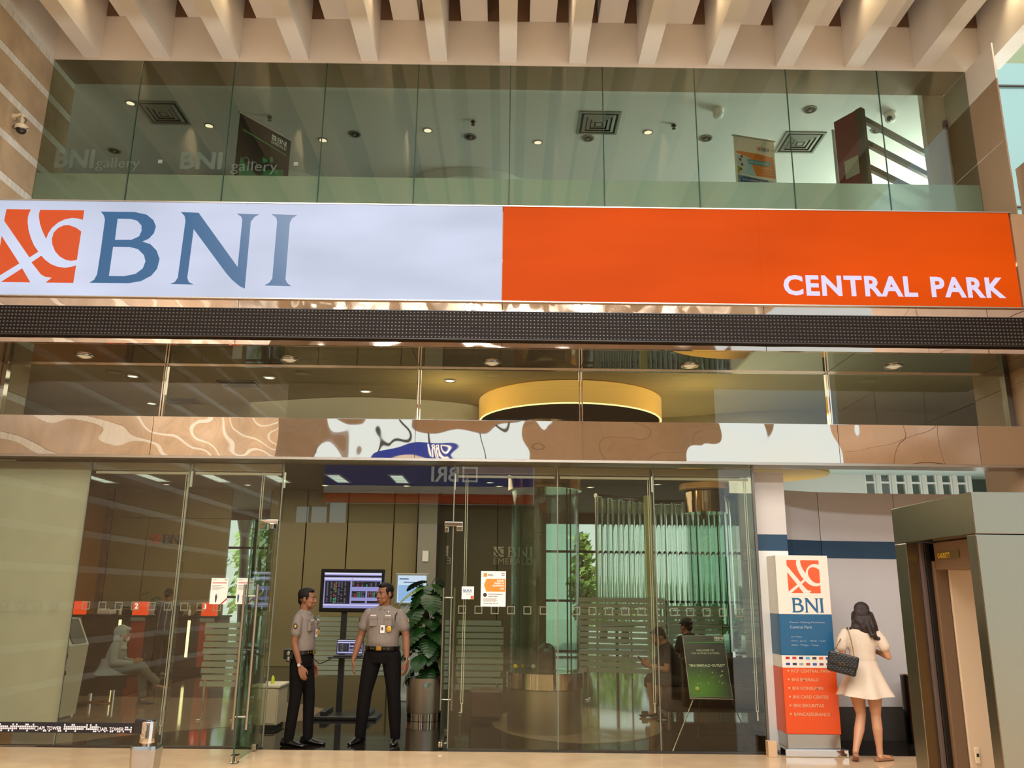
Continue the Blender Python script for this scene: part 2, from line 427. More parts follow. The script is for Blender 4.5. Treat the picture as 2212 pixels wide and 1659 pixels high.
# ------------------------------------------------------------------ left wall of stone courses
wl = thing('wall_left', None, None, (-6.3, 3.5, 0), kind='structure')
for k in range(18):
    zt = 8.52 - .503 * k
    m = MB(); m.box(-6.4, -3, zt - .1, -6.124, 10.32, zt); part('marble_course', m, MARBLE, wl)
    zb = max(zt - .503, 0)
    if zt - .1 > zb + .02:
        m = MB(); m.box(-6.4, -3, zb + .003, -6.12, 10.32, zt - .103); part('stone_course', m, STONE, wl)
m = MB(); m.box(-6.4, -3, 8.523, -6.12, 10.3, 9.9); part('plaster_top', m, PLASTER, wl)

# ------------------------------------------------------------------ ceiling with fins, panels and slots
ce = thing('ceiling', None, None, (0, 4, 8.5), kind='structure')
FB = 11.119 / 12; FX = [-5.618 + FB * k for k in range(14)]; FW = .225
m = MB(); m.box(-6.4, -3, 9.72, 6.56, 9.75, 9.85); part('deck', m, mat('slot_shade_brown', '#74563f', .8), ce)  # shade of the slots put into the brown
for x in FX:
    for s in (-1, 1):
        m = MB(); xa, xb = sorted((x + s * (FW / 2 + .002), x + s * (FW / 2 + .171))); m.box(xa, 9.735, 9.185, xb, 9.749, 9.719); part('slot_shade_plate', m, mat('slot_shade_brown', ''), ce)  # plates added to darken the slot ends, shade painted as brown
for x in FX:
    m = MB(); m.box(x - FW / 2, -3, 8.55, x + FW / 2, 9.748, 9.719); part('fin', m, PLASTER, ce)
for k in range(13):
    xa = FX[k] + FW / 2 + .172; xb = FX[k + 1] - FW / 2 - .172
    m = MB(); m.box(xa, -3, 9.19, xb, 9.748, 9.25); part('panel', m, PLASTER, ce)
m = MB(); m.box(-6.119, -3, 9.19, FX[0] - FW / 2 - .172, 9.748, 9.25); part('panel', m, PLASTER, ce)
# recessed spots inside the slots, beside every second fin
for k in (0, 2, 4, 7, 9, 11, 13):
    sgn = 1 if k < 6 else -1
    x = FX[k] + sgn * (FW / 2 + .09)
    for y in (8.75, 6.6):
        lamp('slot_spot', 'SPOT', (x, y, 9.45), 110, (1, .76, .45), (0, 0, 0), .04, spot=math.radians(100), blend=.8)

wu = thing('wall_front', None, None, (0, 10, 8.5), kind='structure')
m = MB(); m.box(-6.119, 9.752, 8.511, 6.50, 10.30, 9.85); part('bulkhead', m, PLASTER, wu)
m = MB(); m.box(-6.119, 9.763, 8.506, 6.06, 10.30, 8.5105); part('reveal_soffit', m, mat('reveal_brown', '#a08c74', .8), wu)

# ------------------------------------------------------------------ right wall: tall pier, lower wall towards the viewer
wr = thing('wall_right', None, None, (6.3, 7, 0), kind='structure')
BROWNST = mat('brown_stone_panel', '#9c8165', .45, var=.06, vscale=2)
zz = [0, 1.25, 2.5, 3.3, 4.15, 5.0, 5.85, 7.145, 8.0, 8.505]
for a, b in zip(zz, zz[1:]):
    m = MB(); m.box(6.07, 9.14, a + .004, 6.09, 10.5, b - .004 if b < 8.5 else b); part('stone_panel', m, BROWNST if a < 7.99 else PLASTER, wr)
zz = [0, 1.25, 2.5, 3.3, 4.15, 5.0, 5.85, 6.73]
for a, b in zip(zz, zz[1:]):
    for ya, yb in ((7.6, 9.13), (6.0, 7.59), (4.4, 5.99)):
        m = MB(); m.box(6.13, ya + .004, a + .004, 6.62, yb - .004, b - .004); part('stone_panel', m, BROWNST, wr)

# bright neighbouring tower seen past the right wall
nb = thing('wall_far', None, None, (12, 14, 0), kind='structure')
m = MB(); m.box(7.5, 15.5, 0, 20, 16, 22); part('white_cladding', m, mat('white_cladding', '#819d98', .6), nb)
for z in (9.4, 12.2, 15.0):
    m = MB(); m.box(7.5, 15.46, z, 20, 15.5, z + .03); part('joint', m, JOINT, nb)
m = MB(); m.box(7.0, 11.6, 10.55, 20, 12.4, 10.9); part('beam', m, mat('pale_yellow_beam', '#c0c9a4', .6), nb)
lamp('courtyard_fill', 'AREA', (11.5, 9.5, 13), 60, (.84, 1.0, .98), (math.radians(48), 0, math.radians(-8)), 5, 5)  # added lamp that brightens the tower and the right wall

# ------------------------------------------------------------------ upper glazing (window_1)
w1 = thing('window_1', None, None, (0, GY, 4.95), kind='structure')
mx = [GX0] + [-.025 + 1.2265 * k for k in range(-4, 5)] + [GX1]
BN1 = frosted('gallery_lettering_film', '#a3b2a6', .35)
for a, b in zip(mx, mx[1:]):
    m = MB(); m.box(a + .006, GY, 4.95, b - .006, GY + .012, 8.505); g = part('pane', m, GL_UP, w1)
    m = MB(); m.box(a + .006, GY + .013, 4.97, b - .006, GY + .0145, 6.845); part('frosted_film', m, FROST, g)
for x in mx[1:-1]:
    m = MB(); m.box(x - .006, GY - .002, 4.95, x + .006, GY + .014, 8.505); part('silicone_joint', m, GL_EDGE, w1)
def film_text(s, p0, p1, bold, name):
    m = MB(); a = at(*p0, GY - .004); b = at(*p1, GY - .004)
    put_text(m, s, Matrix.Translation((0, GY - .004, 0)), a.x, b.z, w=b.x - a.x, h=a.z - b.z, bold=bold)
    part(name, m, BN1, w1)
film_text('BNI', (122, 322), (201, 363), .03, 'film_letters'); film_text('gallery', (209, 340), (300, 370), 0, 'film_letters')
film_text('BNI', (392, 328), (478, 366), .03, 'film_letters'); film_text('gallery', (500, 347), (598, 377), 0, 'film_letters')
for q in ((342, 345), (635, 350)):
    m = MB(); a = at(*q, GY - .004); m.box(a.x, GY - .005, a.z - .05, a.x + .055, GY - .004, a.z); part('film_square', m, frosted('film_square', '#c8ccc0', .7), w1)

# ------------------------------------------------------------------ gallery behind the upper glazing
gc = thing('ceiling_gallery', None, None, (0, 12, 8.6), kind='structure')
m = MB(); m.box(-9, 10.31, 8.60, 6.75, 12, 8.7); part('plaster_board', m, PLASTER_W, gc)
m = MB(); m.box(-9, 12, 8.60, 7.65, 16.5, 8.7); part('plaster_board', m, PLASTER_W, gc)
gw = thing('wall_gallery', None, None, (0, 16.6, 5), kind='structure')
m = MB(); m.box(-9, 16.5, 4.95, 6.2, 16.7, 8.6); part('plaster', m, PLASTER_W, gw)
m = MB(); m.box(-9.1, 10.31, 4.95, -9, 16.7, 8.6); part('plaster', m, PLASTER_W, gw)
m = MB(); m.box(5.76, 10.31, 4.95, 6.065, 10.42, 8.6); part('column', m, PLASTER, gw)
gf = thing('floor_gallery', None, None, (0, 13, 4.9), kind='structure')
m = MB(); m.box(-9, 9.78, 5.68, 7.0, 16.5, 5.75); part('slab', m, mat('grey_carpet', '#6d6a62', .9), gf)
# curved ceiling drops
for px, rx in ((1010, 1.35), (600, 1.2)):
    c = at(px, 384, 13.3)
    m = MB(); m.lathe([(rx - .05, 8.40), (rx, 8.42), (rx, 8.598)], (c.x, 14.0, 0), 40); part('ceiling_disc', m, PLASTER_W, gc)

# ------------------------------------------------------------------ canopy: bands, soffit, body
can = thing('trim_1', None, None, (0, 9.2, 4.3), kind='structure')
m = MB(); m.box(-6.11, 8.90, 4.31, 5.95, 9.74, 4.90); part('canopy_body', m, DKGREY, can)
sj = [-6.11, -3.04, -.08, 2.86, 5.80]
for a, b in zip(sj, sj[1:]):
    m = MB(); m.box(a + .003, 8.85, 4.705, b - .003, 8.90, 4.835); part('steel_band', m, BAND_M, can)
    m = MB(); m.box(a + .003, 8.85, 4.302, b - .003, 8.90, 4.372); part('steel_band', m, BAND_M, can)
tj = [-6.11, -4.14, -1.08, .87, 3.86, 6.05]
for a, b in zip(tj, tj[1:]):
    m = MB(); m.box(a + .004, 8.90, 4.300, b - .004, 9.745, 4.309); part('soffit_panel', m, SOFFIT_M, can)
m = MB(); m.box(5.81, 8.86, 4.305, 6.06, 9.74, 6.0); part('end_cap', m, BROWNST, can)

w2 = thing('window_2', None, None, (0, GY, 3.62), kind='structure')
for a, b in zip(tj, tj[1:]):
    m = MB(); m.box(a + .006, GY, 3.622, b - .006, GY + .012, 4.298); part('pane', m, GL_LOW, w2)
for x in tj[1:-1]:
    m = MB(); m.box(x - .022, GY - .03, 3.622, x - .008, GY + .03, 4.299); m.box(x + .008, GY - .03, 3.622, x + .022, GY + .03, 4.299); part('mullion', m, STEEL_POL, w2)
m = MB(); m.box(6.0, GY - .05, 3.622, 6.06, GY + .05, 4.299); part('mullion', m, STEEL_DK, w2)
m = MB(); m.box(-6.10, GY - .03, 3.622, -6.05, GY + .05, 4.299); part('mullion', m, STEEL_POL, w2)
m = MB(); m.box(-6.1, GY - .02, 4.285, 6.05, GY + .03, 4.3005); part('head_rail', m, STEEL_POL, w2)

fa = thing('trim_2', None, None, (0, 9.65, 3.16), kind='structure')
for a, b in zip([-6.118, -4.14, -1.08, .87, 3.86], [-4.14, -1.08, .87, 3.86, 5.50]):
    m = MB(); m.box(a + .003, 9.55, 3.165, b - .003, 9.60, 3.618); part('mirror_panel', m, FASCIA_M, fa)
m = MB(); m.box(5.503, 9.55, 3.165, 6.065, 9.60, 3.618); part('end_panel', m, mat('fascia_end_reflection', '#8d7358', .3, .3), fa)  # reflection of the stone put into the panel's brown
m = MB(); m.box(-6.118, 9.601, 3.17, 6.065, 9.90, 3.62); part('beam', m, STEEL_DK, fa)
m = MB(); m.box(-6.118, 9.55, 3.135, 6.065, 9.85, 3.164); part('drip_edge', m, STEEL_BR, fa)
m = MB(); m.box(-6.118, 9.56, 3.619, 6.065, 9.749, 3.624); part('sill', m, STEEL_POL, fa)

# ------------------------------------------------------------------ lower glazing (window_3) with row of square decals
w3 = thing('window_3', None, None, (0, GY, 0), kind='structure')
lx = [-6.10, -4.89, -3.73, -2.63]
rx = [-.62, .588, 1.712, 2.88]
panes = []
for xs in (lx, rx):
    for a, b in zip(xs, xs[1:]):
        m = MB(); m.box(a + .006, GY, .012, b - .006, GY + .012, 3.135); panes.append((a, b, part('pane', m, GL_LOW, w3)))
m = MB(); m.box(lx[-1] + .006, GY, 2.43, rx[0] - .006, GY + .012, 3.135); part('door_transom', m, GL_LOW, w3)
m = MB(); m.box(2.868, GY + .02, .012, 2.88, 10.75, 3.135); part('return_pane', m, GL_LOW, w3)
for x in lx[1:] + rx[:3]:
    m = MB(); m.box(x - .006, GY - .003, .012, x + .006, GY + .015, 3.135 if x not in (lx[-1], rx[0]) else 3.135); part('joint', m, mat('joint_silicone', '#6f7163', .4), w3)
m = MB(); m.box(2.872, GY - .01, .012, 2.90, GY + .02, 3.135); part('corner_trim', m, STEEL_DK, w3)
m = MB(); m.box(-6.1, GY - .015, 0, -2.63, GY + .03, .012); m.box(-.62, GY - .015, 0, 2.9, GY + .03, .012); part('floor_channel', m, STEEL_DK, w3)
# fins of glass stiffening the front
for x in (-3.73, -2.63, -.62, 1.712):
    m = MB(); m.box(x - .006, GY + .02, .35 if x in (-3.73, 1.712) else 2.45, x + .006, GY + .10, 3.02); part('glass_fin', m, GL_IN, w3)
dm = None
for a, b, g in panes:
    k = math.ceil((a + .06 + 6.03) / .1845)
    while -6.03 + .1845 * k < b - .06:
        x = -6.03 + .1845 * k; k += 1
        if dm is None:
            m = MB(); s, t = .044, .010
            for q in ((-s, -s, s, -s + t), (-s, s - t, s, s), (-s, -s + t, -s + t, s - t), (s - t, -s + t, s, s - t)):
                m.box(q[0], -.0015, q[1], q[2], 0, q[3])
            dm = m.mesh('decal', DECAL)
        o = bpy.data.objects.new('square_decal', dm); COL.objects.link(o); o.parent = g
        M = WM[g.name].inverted() @ Matrix.Translation((x, GY - .0015, 1.475)); o.matrix_local = M; WM[o.name] = WM[g.name]

# ------------------------------------------------------------------ banking hall shell
bh = thing('ceiling_bank', None, None, (0, 14, 3.8), kind='structure')
m = MB(); m.box(-9.5, 9.78, 4.86, 9.5, 15.6, 4.895); part('front_ceiling', m, mat('bank_ceiling', '#a39a86', .7), bh)
pts = [(-9.5, 14.9), (-6, 14.6), (-4.2, 14.1), (-2.6, 13.7), (-1.0, 14.0), (.2, 14.8), (1.6, 15.4), (3.2, 15.0), (4.6, 14.4), (6.5, 14.3), (9.5, 14.8)]
cv = []
for i in range(len(pts) - 1):
    p0 = Vector(pts[max(i - 1, 0)]); p1 = Vector(pts[i]); p2 = Vector(pts[i + 1]); p3 = Vector(pts[min(i + 2, len(pts) - 1)])
    for t in (0, .2, .4, .6, .8):
        cv.append(.5 * ((2 * p1) + (p2 - p0) * t + (2 * p0 - 5 * p1 + 4 * p2 - p3) * t * t + (3 * p1 - p0 - 3 * p2 + p3) * t ** 3))
cv.append(Vector(pts[-1]))
m = MB()
n = len(cv)
vs = [(p.x, p.y, 4.0) for p in cv] + [(p.x, p.y, 4.865) for p in cv]
m.add(vs, [(i, i + 1, i + 1 + n, i + n) for i in range(n - 1)], True)
vs = [(p.x, p.y, 4.0) for p in cv] + [(9.5, 25, 4.0), (-9.5, 25, 4.0)]
m.add(vs, [list(range(n + 1, -1, -1))])
part('curved_drop_ceiling', m, mat('drop_ceiling', '#8f8876', .7), bh)
# golden cove drum with its led edge
cx, cy = 1.05, 13.9
m = MB(); m.lathe([(1.50, 4.50), (1.55, 4.50), (1.55, 4.859)], (cx, cy, 0), 48); m.lathe([(0.0, 4.84), (1.50, 4.84), (1.50, 4.50)], (cx, cy, 0), 48)
part('cove_drum', m, WARMPLAST, bh)
m = MB(); m.tube([(cx + 1.53 * math.cos(t), cy + 1.53 * math.sin(t), 4.492) for t in [2 * PI * i / 48 for i in range(49)]], .014, 6)
part('led_edge', m, mat('led_edge_light', '#000000', emit='#ffe9a8', estr=2.2, noest=True), bh)
lamp('cove_light', 'POINT', (cx, cy, 4.6), 26, (1, .72, .25), size=.3)
lamp('cove_glow_fill', 'POINT', (-.9, 12.6, 4.2), 34, (1, .70, .25), size=.25)  # added warm point that widens the golden glow on the ceiling
lamp('cove_glow_fill', 'POINT', (2.9, 12.6, 4.2), 24, (1, .70, .25), size=.25)  # second added point for the golden glow
lamp('cove_wash_fill', 'AREA', (3.1, 14.6, 3.5), 22, (1, .74, .28), (PI, 0, 0), 1.6, 1.2)  # added warm lamp without a fitting, deepens the golden glow
# beige feature walls
bw = thing('wall_back', None, None, (-4, 17.5, 0), kind='structure')
def backwall(pa, pb, z0=0, z1=3.995, Y=19.9, mt=BEIGE_LAM, name='wall_panel'):
    a = at(pa, 1150, Y).x; b = at(pb, 1150, Y).x
    m = MB(); m.bbox(a + .012, Y, z0, b - .012, Y + .1, z1, .008); return part(name, m, mt, bw)
BROWN_MAR = mat('brown_marble', '#7a5a44', .3, var=.35, vscale=4)
backwall(60, 238, mt=BROWN_MAR); backwall(238, 318, 0, 3.3); backwall(318, 395, 0, 3.3); backwall(395, 495, 0, 3.3)
backwall(238, 495, 3.31, 3.995, name='wall_header')
backwall(580, 660); backwall(660, 750); backwall(750, 850); backwall(850, 902)
backwall(902, 945, Y=19.6, mt=mat('grey_column', '#8d8878', .6), name='column')
backwall(945, 1075, 0, 3.995, Y=20.8, mt=mat('olive_panel', '#655c40', .5)); backwall(1075, 1180, 0, 3.995, Y=20.8, mt=mat('olive_panel', '#655c40', .5))
m = MB(); m.box(-9.5, 20.06, 0, at(495, 1150, 20.06).x, 20.12, 3.99); m.box(at(580, 1150, 20.06).x, 20.06, 0, -1.6, 20.12, 3.99); m.box(-1.7, 20.95, 0, at(1180, 1150, 20.9).x, 21.0, 3.99); part('backing', m, DKGREY, bw)
ws = thing('wall_side', None, None, (-9.4, 14, 0), kind='structure')
m = MB(); m.box(-9.6, 9.8, 0, -9.5, 25, 4.9); part('plaster', m, mat('ochre_plaster', '#a8713f', .6), ws)
m = MB(); m.box(9.5, 9.8, 0, 9.6, 16, 4.9); part('plaster', m, PLASTER_W, ws)
m = MB(); m.box(-9.5, 25, 3.7, 9.5, 25.15, 4.9); part('header', m, mat('olive_panel', '#655c40', .5), ws)
# rear window wall
w4 = thing('window_4', None, None, (3, 24.9, 0), kind='structure')
DKF = mat('window_frame_dark', '#3b3a33', .4)
xs4 = [-8.6, -7.4, -6.2, -1.2, -.1, 1.0, 2.1, 3.2, 4.3, 5.4, 6.5, 7.6, 8.7]
for x in xs4:
    m = MB(); m.box(x - .04, 24.9, 0, x + .04, 25.0, 3.7); part('frame', m, DKF, w4)
for z in (.05, 1.45, 2.85):
    m = MB(); m.box(-9.5, 24.9, z, 9.5, 25.0, z + .07); part('frame', m, DKF, w4)
for a, b in zip(xs4, xs4[1:]):
    if b - a < 2: m = MB(); m.box(a + .04, 24.945, .1, b - .04, 24.955, 3.7); part('pane', m, GL_IN, w4)
m = MB(); m.box(-14, 25.2, -.15, 16, 60, -.02)
gr = solo('ground', m, mat('outside_paving', '#b9b8a8', .8), None, None, None, 'structure')

# recess on the right: curved grey cash-machine wall with navy stripe
wc = thing('wall_recess', None, None, (4.6, 10.6, 0), kind='structure')
cur = [(2.96, 10.02), (3.22, 10.28), (3.55, 10.48), (3.95, 10.6), (4.5, 10.66), (4.95, 10.68), (5.5, 10.68), (6.06, 10.66)]
def curvepanel(i0, i1, z0, z1, mt, name, off=0.):
    p = cur[i0:i1 + 1]; k = len(p)
    m = MB(); vs = []
    for z in (z0, z1):
        for dy in (0, .06): vs += [(x + (.004 if j == 0 else -.004 if j == k - 1 else 0), y + dy - off, z) for j, (x, y) in enumerate(p)]
    f = []
    for j in range(k - 1):
        f += [(j, j + 1, 2 * k + j + 1, 2 * k + j), (k + j, 3 * k + j, 3 * k + j + 1, k + j + 1), (2 * k + j, 2 * k + j + 1, 3 * k + j + 1, 3 * k + j), (j, k + j, k + j + 1, j + 1)]
    f += [(0, 2 * k, 3 * k, k), (k - 1, 2 * k - 1, 4 * k - 1, 3 * k - 1)]
    m.add(vs, f); return part(name, m, mt, wc)
for a, b in ((0, 3), (3, 5), (5, 7)):
    curvepanel(a, b, .38, 2.13, GREY_P, 'panel'); curvepanel(a, b, 2.345, 2.955, GREY_P, 'panel')
    curvepanel(a, b, 2.13, 2.345, BLUE_P, 'stripe', .002); curvepanel(a, b, 0, .38, DKGREY, 'plinth', -.01)
# ceiling and lattice windows of the lit room above and behind the recess wall
m = MB(); m.box(3.4, 10.9, 3.62, 9.4, 14.0, 3.66); part('ceiling_panel', m, mat('mint_ceiling', '#bccac0', .7), wc)
m = MB(); m.prism([(3.4 + 1.1 * math.cos(t), 11.65 + .80 * math.sin(t)) for t in [2 * PI * i / 40 for i in range(40)]], .05, Matrix(((1, 0, 0, 0), (0, 0, 1, 0), (0, -1, 0, 3.36), (0, 0, 0, 1))))
m.v = [Vector((v.x, abs(v.y), v.z)) for v in m.v]; part('yellow_cove', m, WARMPLAST, wc)
w5 = thing('window_5', None, None, (5.2, 13.6, 3), kind='structure')
WY = 13.6
for i in range(7):
    a = at(1868 + i * 33, 1050, WY).x; b = at(1868 + i * 33 + 25, 1050, WY).x
    for q in ((a, 3.0, a + .03, 3.62), (b - .03, 3.0, b, 3.62), (a + .03, 3.28, b - .03, 3.31), (a + .03, 3.48, b - .03, 3.51), ((a + b) / 2 - .012, 3.0, (a + b) / 2 + .012, 3.28)):
        m = MB(); m.box(q[0], WY, q[1], q[2], WY + .06, q[3]); part('frame_bar', m, WHITE_P, w5)
    m = MB(); m.box(a + .03, WY + .03, 3.0, b - .03, WY + .035, 3.62); part('pane', m, GL_IN, w5)
    m = MB(); m.box(b, WY - .02, 2.4, b + .06 * 1.0, WY + .08, 3.62); part('pier', m, PLASTER_W, w5)
m = MB(); m.box(3.78, WY - .02, 0, 9.4, WY + .08, 3.0); part('wall_base', m, PLASTER_W, w5)
m = MB(); m.box(3.78, WY - .02, 3.0, at(1868, 1050, WY).x, WY + .08, 3.62); part('wall_base', m, PLASTER_W, w5)

# ------------------------------------------------------------------ hall behind the viewer, seen only in the reflections
hb = thing('wall_rear', None, None, (0, -8, 0), kind='structure')
m = MB(); m.box(.9, -8.4, 0, 7.0, -8, 9.8); part('stone_panel', m, BROWNST, hb)
m = MB(); m.box(-7.8, -8.4, 0, -7.0, -8, 9.8); part('stone_panel', m, BROWNST, hb)
m = MB(); m.box(-7.0, -8.4, 4.4, -6.0, -8, 9.8); part('stone_panel', m, BROWNST, hb)
OLIVE = mat('rear_olive', '#6f6650', .5)
m = MB(); m.box(-7.0, -8.3, 0, .9, -8.1, 2.3); part('shop_front', m, OLIVE, hb)
m = MB(); m.box(-5.3, -8.3, 2.3, .9, -8.1, 4.5); part('shop_front', m, OLIVE, hb)
for x in (-6.5, -5.9): m = MB(); m.box(x - .04, -8.25, 2.3, x + .04, -8.15, 4.5); part('mullion', m, mat('window_frame_dark', '#3b3a33', .4), hb)
m = MB(); m.box(-7.0, -8.25, 3.6, -5.3, -8.15, 3.68); part('mullion', m, mat('window_frame_dark', ''), hb)
m = MB(); m.box(-6.0, -8.4, 7.4, .9, -8, 9.8); part('stone_panel', m, BROWNST, hb)
for x in (-4.2, -2.4, -.6): m = MB(); m.box(x - .05, -8.2, 5.9, x + .05, -8.1, 7.4); part('mullion', m, DKF, hb)
m = MB(); m.box(-8, -8.3, 9.72, 7.4, -3, 9.85); part('rear_ceiling', m, PLASTER, hb)
for z in (2.0, 3.6, 5.2, 6.8, 8.4): m = MB(); m.box(.9, -8.01, z, 7.0, -7.995, z + .02); part('joint', m, JOINT, hb)
rb = thing('rear_sign', 'blue bank sign board over the entrance opposite, seen mirrored in the door glass', 'sign', (-2.5, -7.9, 4.6))
m = MB(); m.box(-6, -8.0, 5.05, .85, -7.75, 5.85); part('blue_board', m, mat('royal_blue', '#14309a', .4, emit='#14309a', estr=.4), rb)
m = MB(); m.box(-6, -8.0, 4.80, .85, -7.72, 5.05); part('white_strip', m, WHITE_P, rb)
m = MB(); m.box(-6, -8.0, 4.50, .85, -7.74, 4.80); part('orange_strip', m, ORANGE_P, rb)
M = Matrix.Translation((0, -7.745, 0)) @ Matrix.Rotation(PI, 4, 'Z')
m = MB(); put_text(m, 'BRI', M, 2.35 - .75, 5.2, h=.5, bold=.02); part('letters', m, mat('white_letter', '#e8ecf0', .5, emit='#e8ecf0', estr=.8), rb)
m = MB()
for q in ((-.35, 5.2, .22),): 
    rect(m, M, 2.35 - .75 - .62, 5.2, 2.35 - .75 - .56, 5.7); rect(m, M, 2.35 - .75 - .62, 5.64, 2.35 - .75 - .12, 5.7); rect(m, M, 2.35 - .75 - .18, 5.2, 2.35 - .75 - .12, 5.7); rect(m, M, 2.35 - .75 - .62, 5.2, 2.35 - .75 - .12, 5.26)
part('emblem', m, mat('white_letter', '#e8ecf0'), rb)
# ================================================================== lit sign box over the canopy
SG_Y = 8.83
sgn = thing('sign_box', 'long backlit sign, blue serif letters on white, CENTRAL PARK on orange', 'sign', (0, SG_Y, 4.84))
SIGN_W = mat('sign_white_acrylic', '#000000', .45, spec=.12, emit='#cfd6ec', estr=1.0, var=0)
SIGN_O = mat('sign_orange_acrylic', '#0a0200', .5, spec=.04, emit='#e04e08', estr=.88)
def lit_panel(m, scale, lo, hi, col):
    n = m.node_tree; b = n.nodes['Principled BSDF']
    tc = n.nodes.new('ShaderNodeTexCoord'); t = n.nodes.new('ShaderNodeTexNoise'); t.inputs['Scale'].default_value = scale; t.inputs['Detail'].default_value = 2
    mp = n.nodes.new('ShaderNodeMapping'); mp.inputs['Scale'].default_value = (.5, 1, 1.4)
    n.links.new(tc.outputs['Object'], mp.inputs[0]); n.links.new(mp.outputs[0], t.inputs['Vector'])
    r = n.nodes.new('ShaderNodeMapRange'); r.inputs['From Min'].default_value = .3; r.inputs['From Max'].default_value = .7
    r.inputs['To Min'].default_value = lo; r.inputs['To Max'].default_value = hi
    n.links.new(t.outputs['Fac'], r.inputs['Value']); n.links.new(r.outputs[0], b.inputs['Emission Strength'])
    m.cycles.emission_sampling = 'NONE'
lit_panel(SIGN_W, 1.0, .84, 1.10, None); lit_panel(SIGN_O, .9, .90, 1.12, None)
sx_ = [-6.0, -3.044, -.09, 2.855, 5.775]
for i in range(4):
    m = MB(); m.bbox(sx_[i] + .004, SG_Y, 4.842, sx_[i + 1] - .004, SG_Y + .06, 5.995, .004)
    part('white_panel' if i < 2 else 'orange_panel', m, SIGN_W if i < 2 else SIGN_O, sgn)
m = MB(); m.box(-6.0, SG_Y + .061, 4.84, 5.80, SG_Y + .24, 6.0); part('housing', m, STEEL_DK, sgn)
m = MB(); m.box(-6.0, SG_Y - .012, 5.995, 5.80, SG_Y + .24, 6.008); m.box(-6.0, SG_Y - .012, 4.828, 5.80, SG_Y + .24, 4.840); part('edge_trim', m, STEEL_BR, sgn)
ORG_L = mat('emblem_orange', '#200600', .3, emit='#de4d12', estr=.92, noest=True)
BLU_L = mat('letter_blue', '#02060a', .3, emit='#23608f', estr=.95, noest=True)
M = Matrix.Translation((0, SG_Y - .004, 0))
a = at(-13, 609, SG_Y); b = at(174, 454, SG_Y)
m = MB(); put_emblem(m, M, a.x, a.z, b.z - a.z); part('emblem', m, ORG_L, sgn)
for L, p0, p1, wL in ((LETTER_B, (193.4, 610.8), (228, 457.5), .914), (LETTER_N, (368, 613.5), (389.6, 459), 0), (LETTER_I, (571.3, 617.3), (586.8, 463.5), 0)):
    a = at(*p0, SG_Y); b = at(*p1, SG_Y); h = b.z - a.z
    m = MB(); put_poly(m, L, M, a.x, a.z, h, h, .004); part('letter', m, BLU_L, sgn)
a = at(1692, 638, SG_Y); b = at(1985, 642, SG_Y); c = at(2012, 643, SG_Y); d = at(2176, 646, SG_Y); t = at(1700, 594, SG_Y)
m = MB()
M = Matrix.Translation((0, SG_Y - .003, 0))
LWL = mat('letter_white_lit', '#000000', .3, emit='#e3d8f4', estr=1.0, noest=True)
for word, x0_, x1_ in (('CENTRAL', a.x, b.x), ('PARK', c.x, d.x)):
    vs, fs = text_geo(word, .035); lo = min(v.x for v in vs); hi = max(v.x for v in vs); kx = (x1_ - x0_) / (hi - lo)
    for n_ in range(len(word)):
        gv = text_geo(word[n_], .035)[0]; full = text_geo(word[:n_ + 1], .035)[0]
        w_ = (max(v.x for v in gv) - min(v.x for v in gv)) * kx; xr = x0_ + (max(v.x for v in full) - lo) * kx
        m = MB(); put_text(m, word[n_], M, xr - w_ * .96, a.z, w=w_ * .92, h=t.z - a.z, bold=.035); part('letter', m, LWL, sgn)

# ================================================================== dotted led strip
led = thing('led_display', 'long dark dotted message display strip below the lit sign', 'display', (0, 8.80, 4.372))
m = MB(); m.bbox(-6.10, 8.795, 4.374, 5.79, 8.90, 4.703, .006); part('housing', m, mat('led_board', '#17110e', .6, spec=.15), led)
m = MB(); m.box(-6.10, 8.785, 4.695, 5.79, 8.80, 4.706); m.box(-6.10, 8.785, 4.371, 5.79, 8.80, 4.380); part('frame', m, BLACK, led)
m = MB(); pt = .0405
nx = int(11.85 / pt); nz = 8
for j in range(nz):
    for i in range(nx):
        x = -6.08 + i * pt; z = 4.396 + j * pt; r = .0115; r2 = .006
        vs = [(x + r * math.cos(t), 8.795, z + r * math.sin(t)) for t in (0, PI / 3, 2 * PI / 3, PI, 4 * PI / 3, 5 * PI / 3)] + [(x + r2 * math.cos(t), 8.783, z + r2 * math.sin(t)) for t in (0, PI / 3, 2 * PI / 3, PI, 4 * PI / 3, 5 * PI / 3)]
        m.add(vs, [(k, (k + 1) % 6, (k + 1) % 6 + 6, k + 6) for k in range(6)] + [(11, 10, 9, 8, 7, 6)], True)
part('diodes', m, mat('led_diode', '#5a534c', .3), led, kind='stuff')

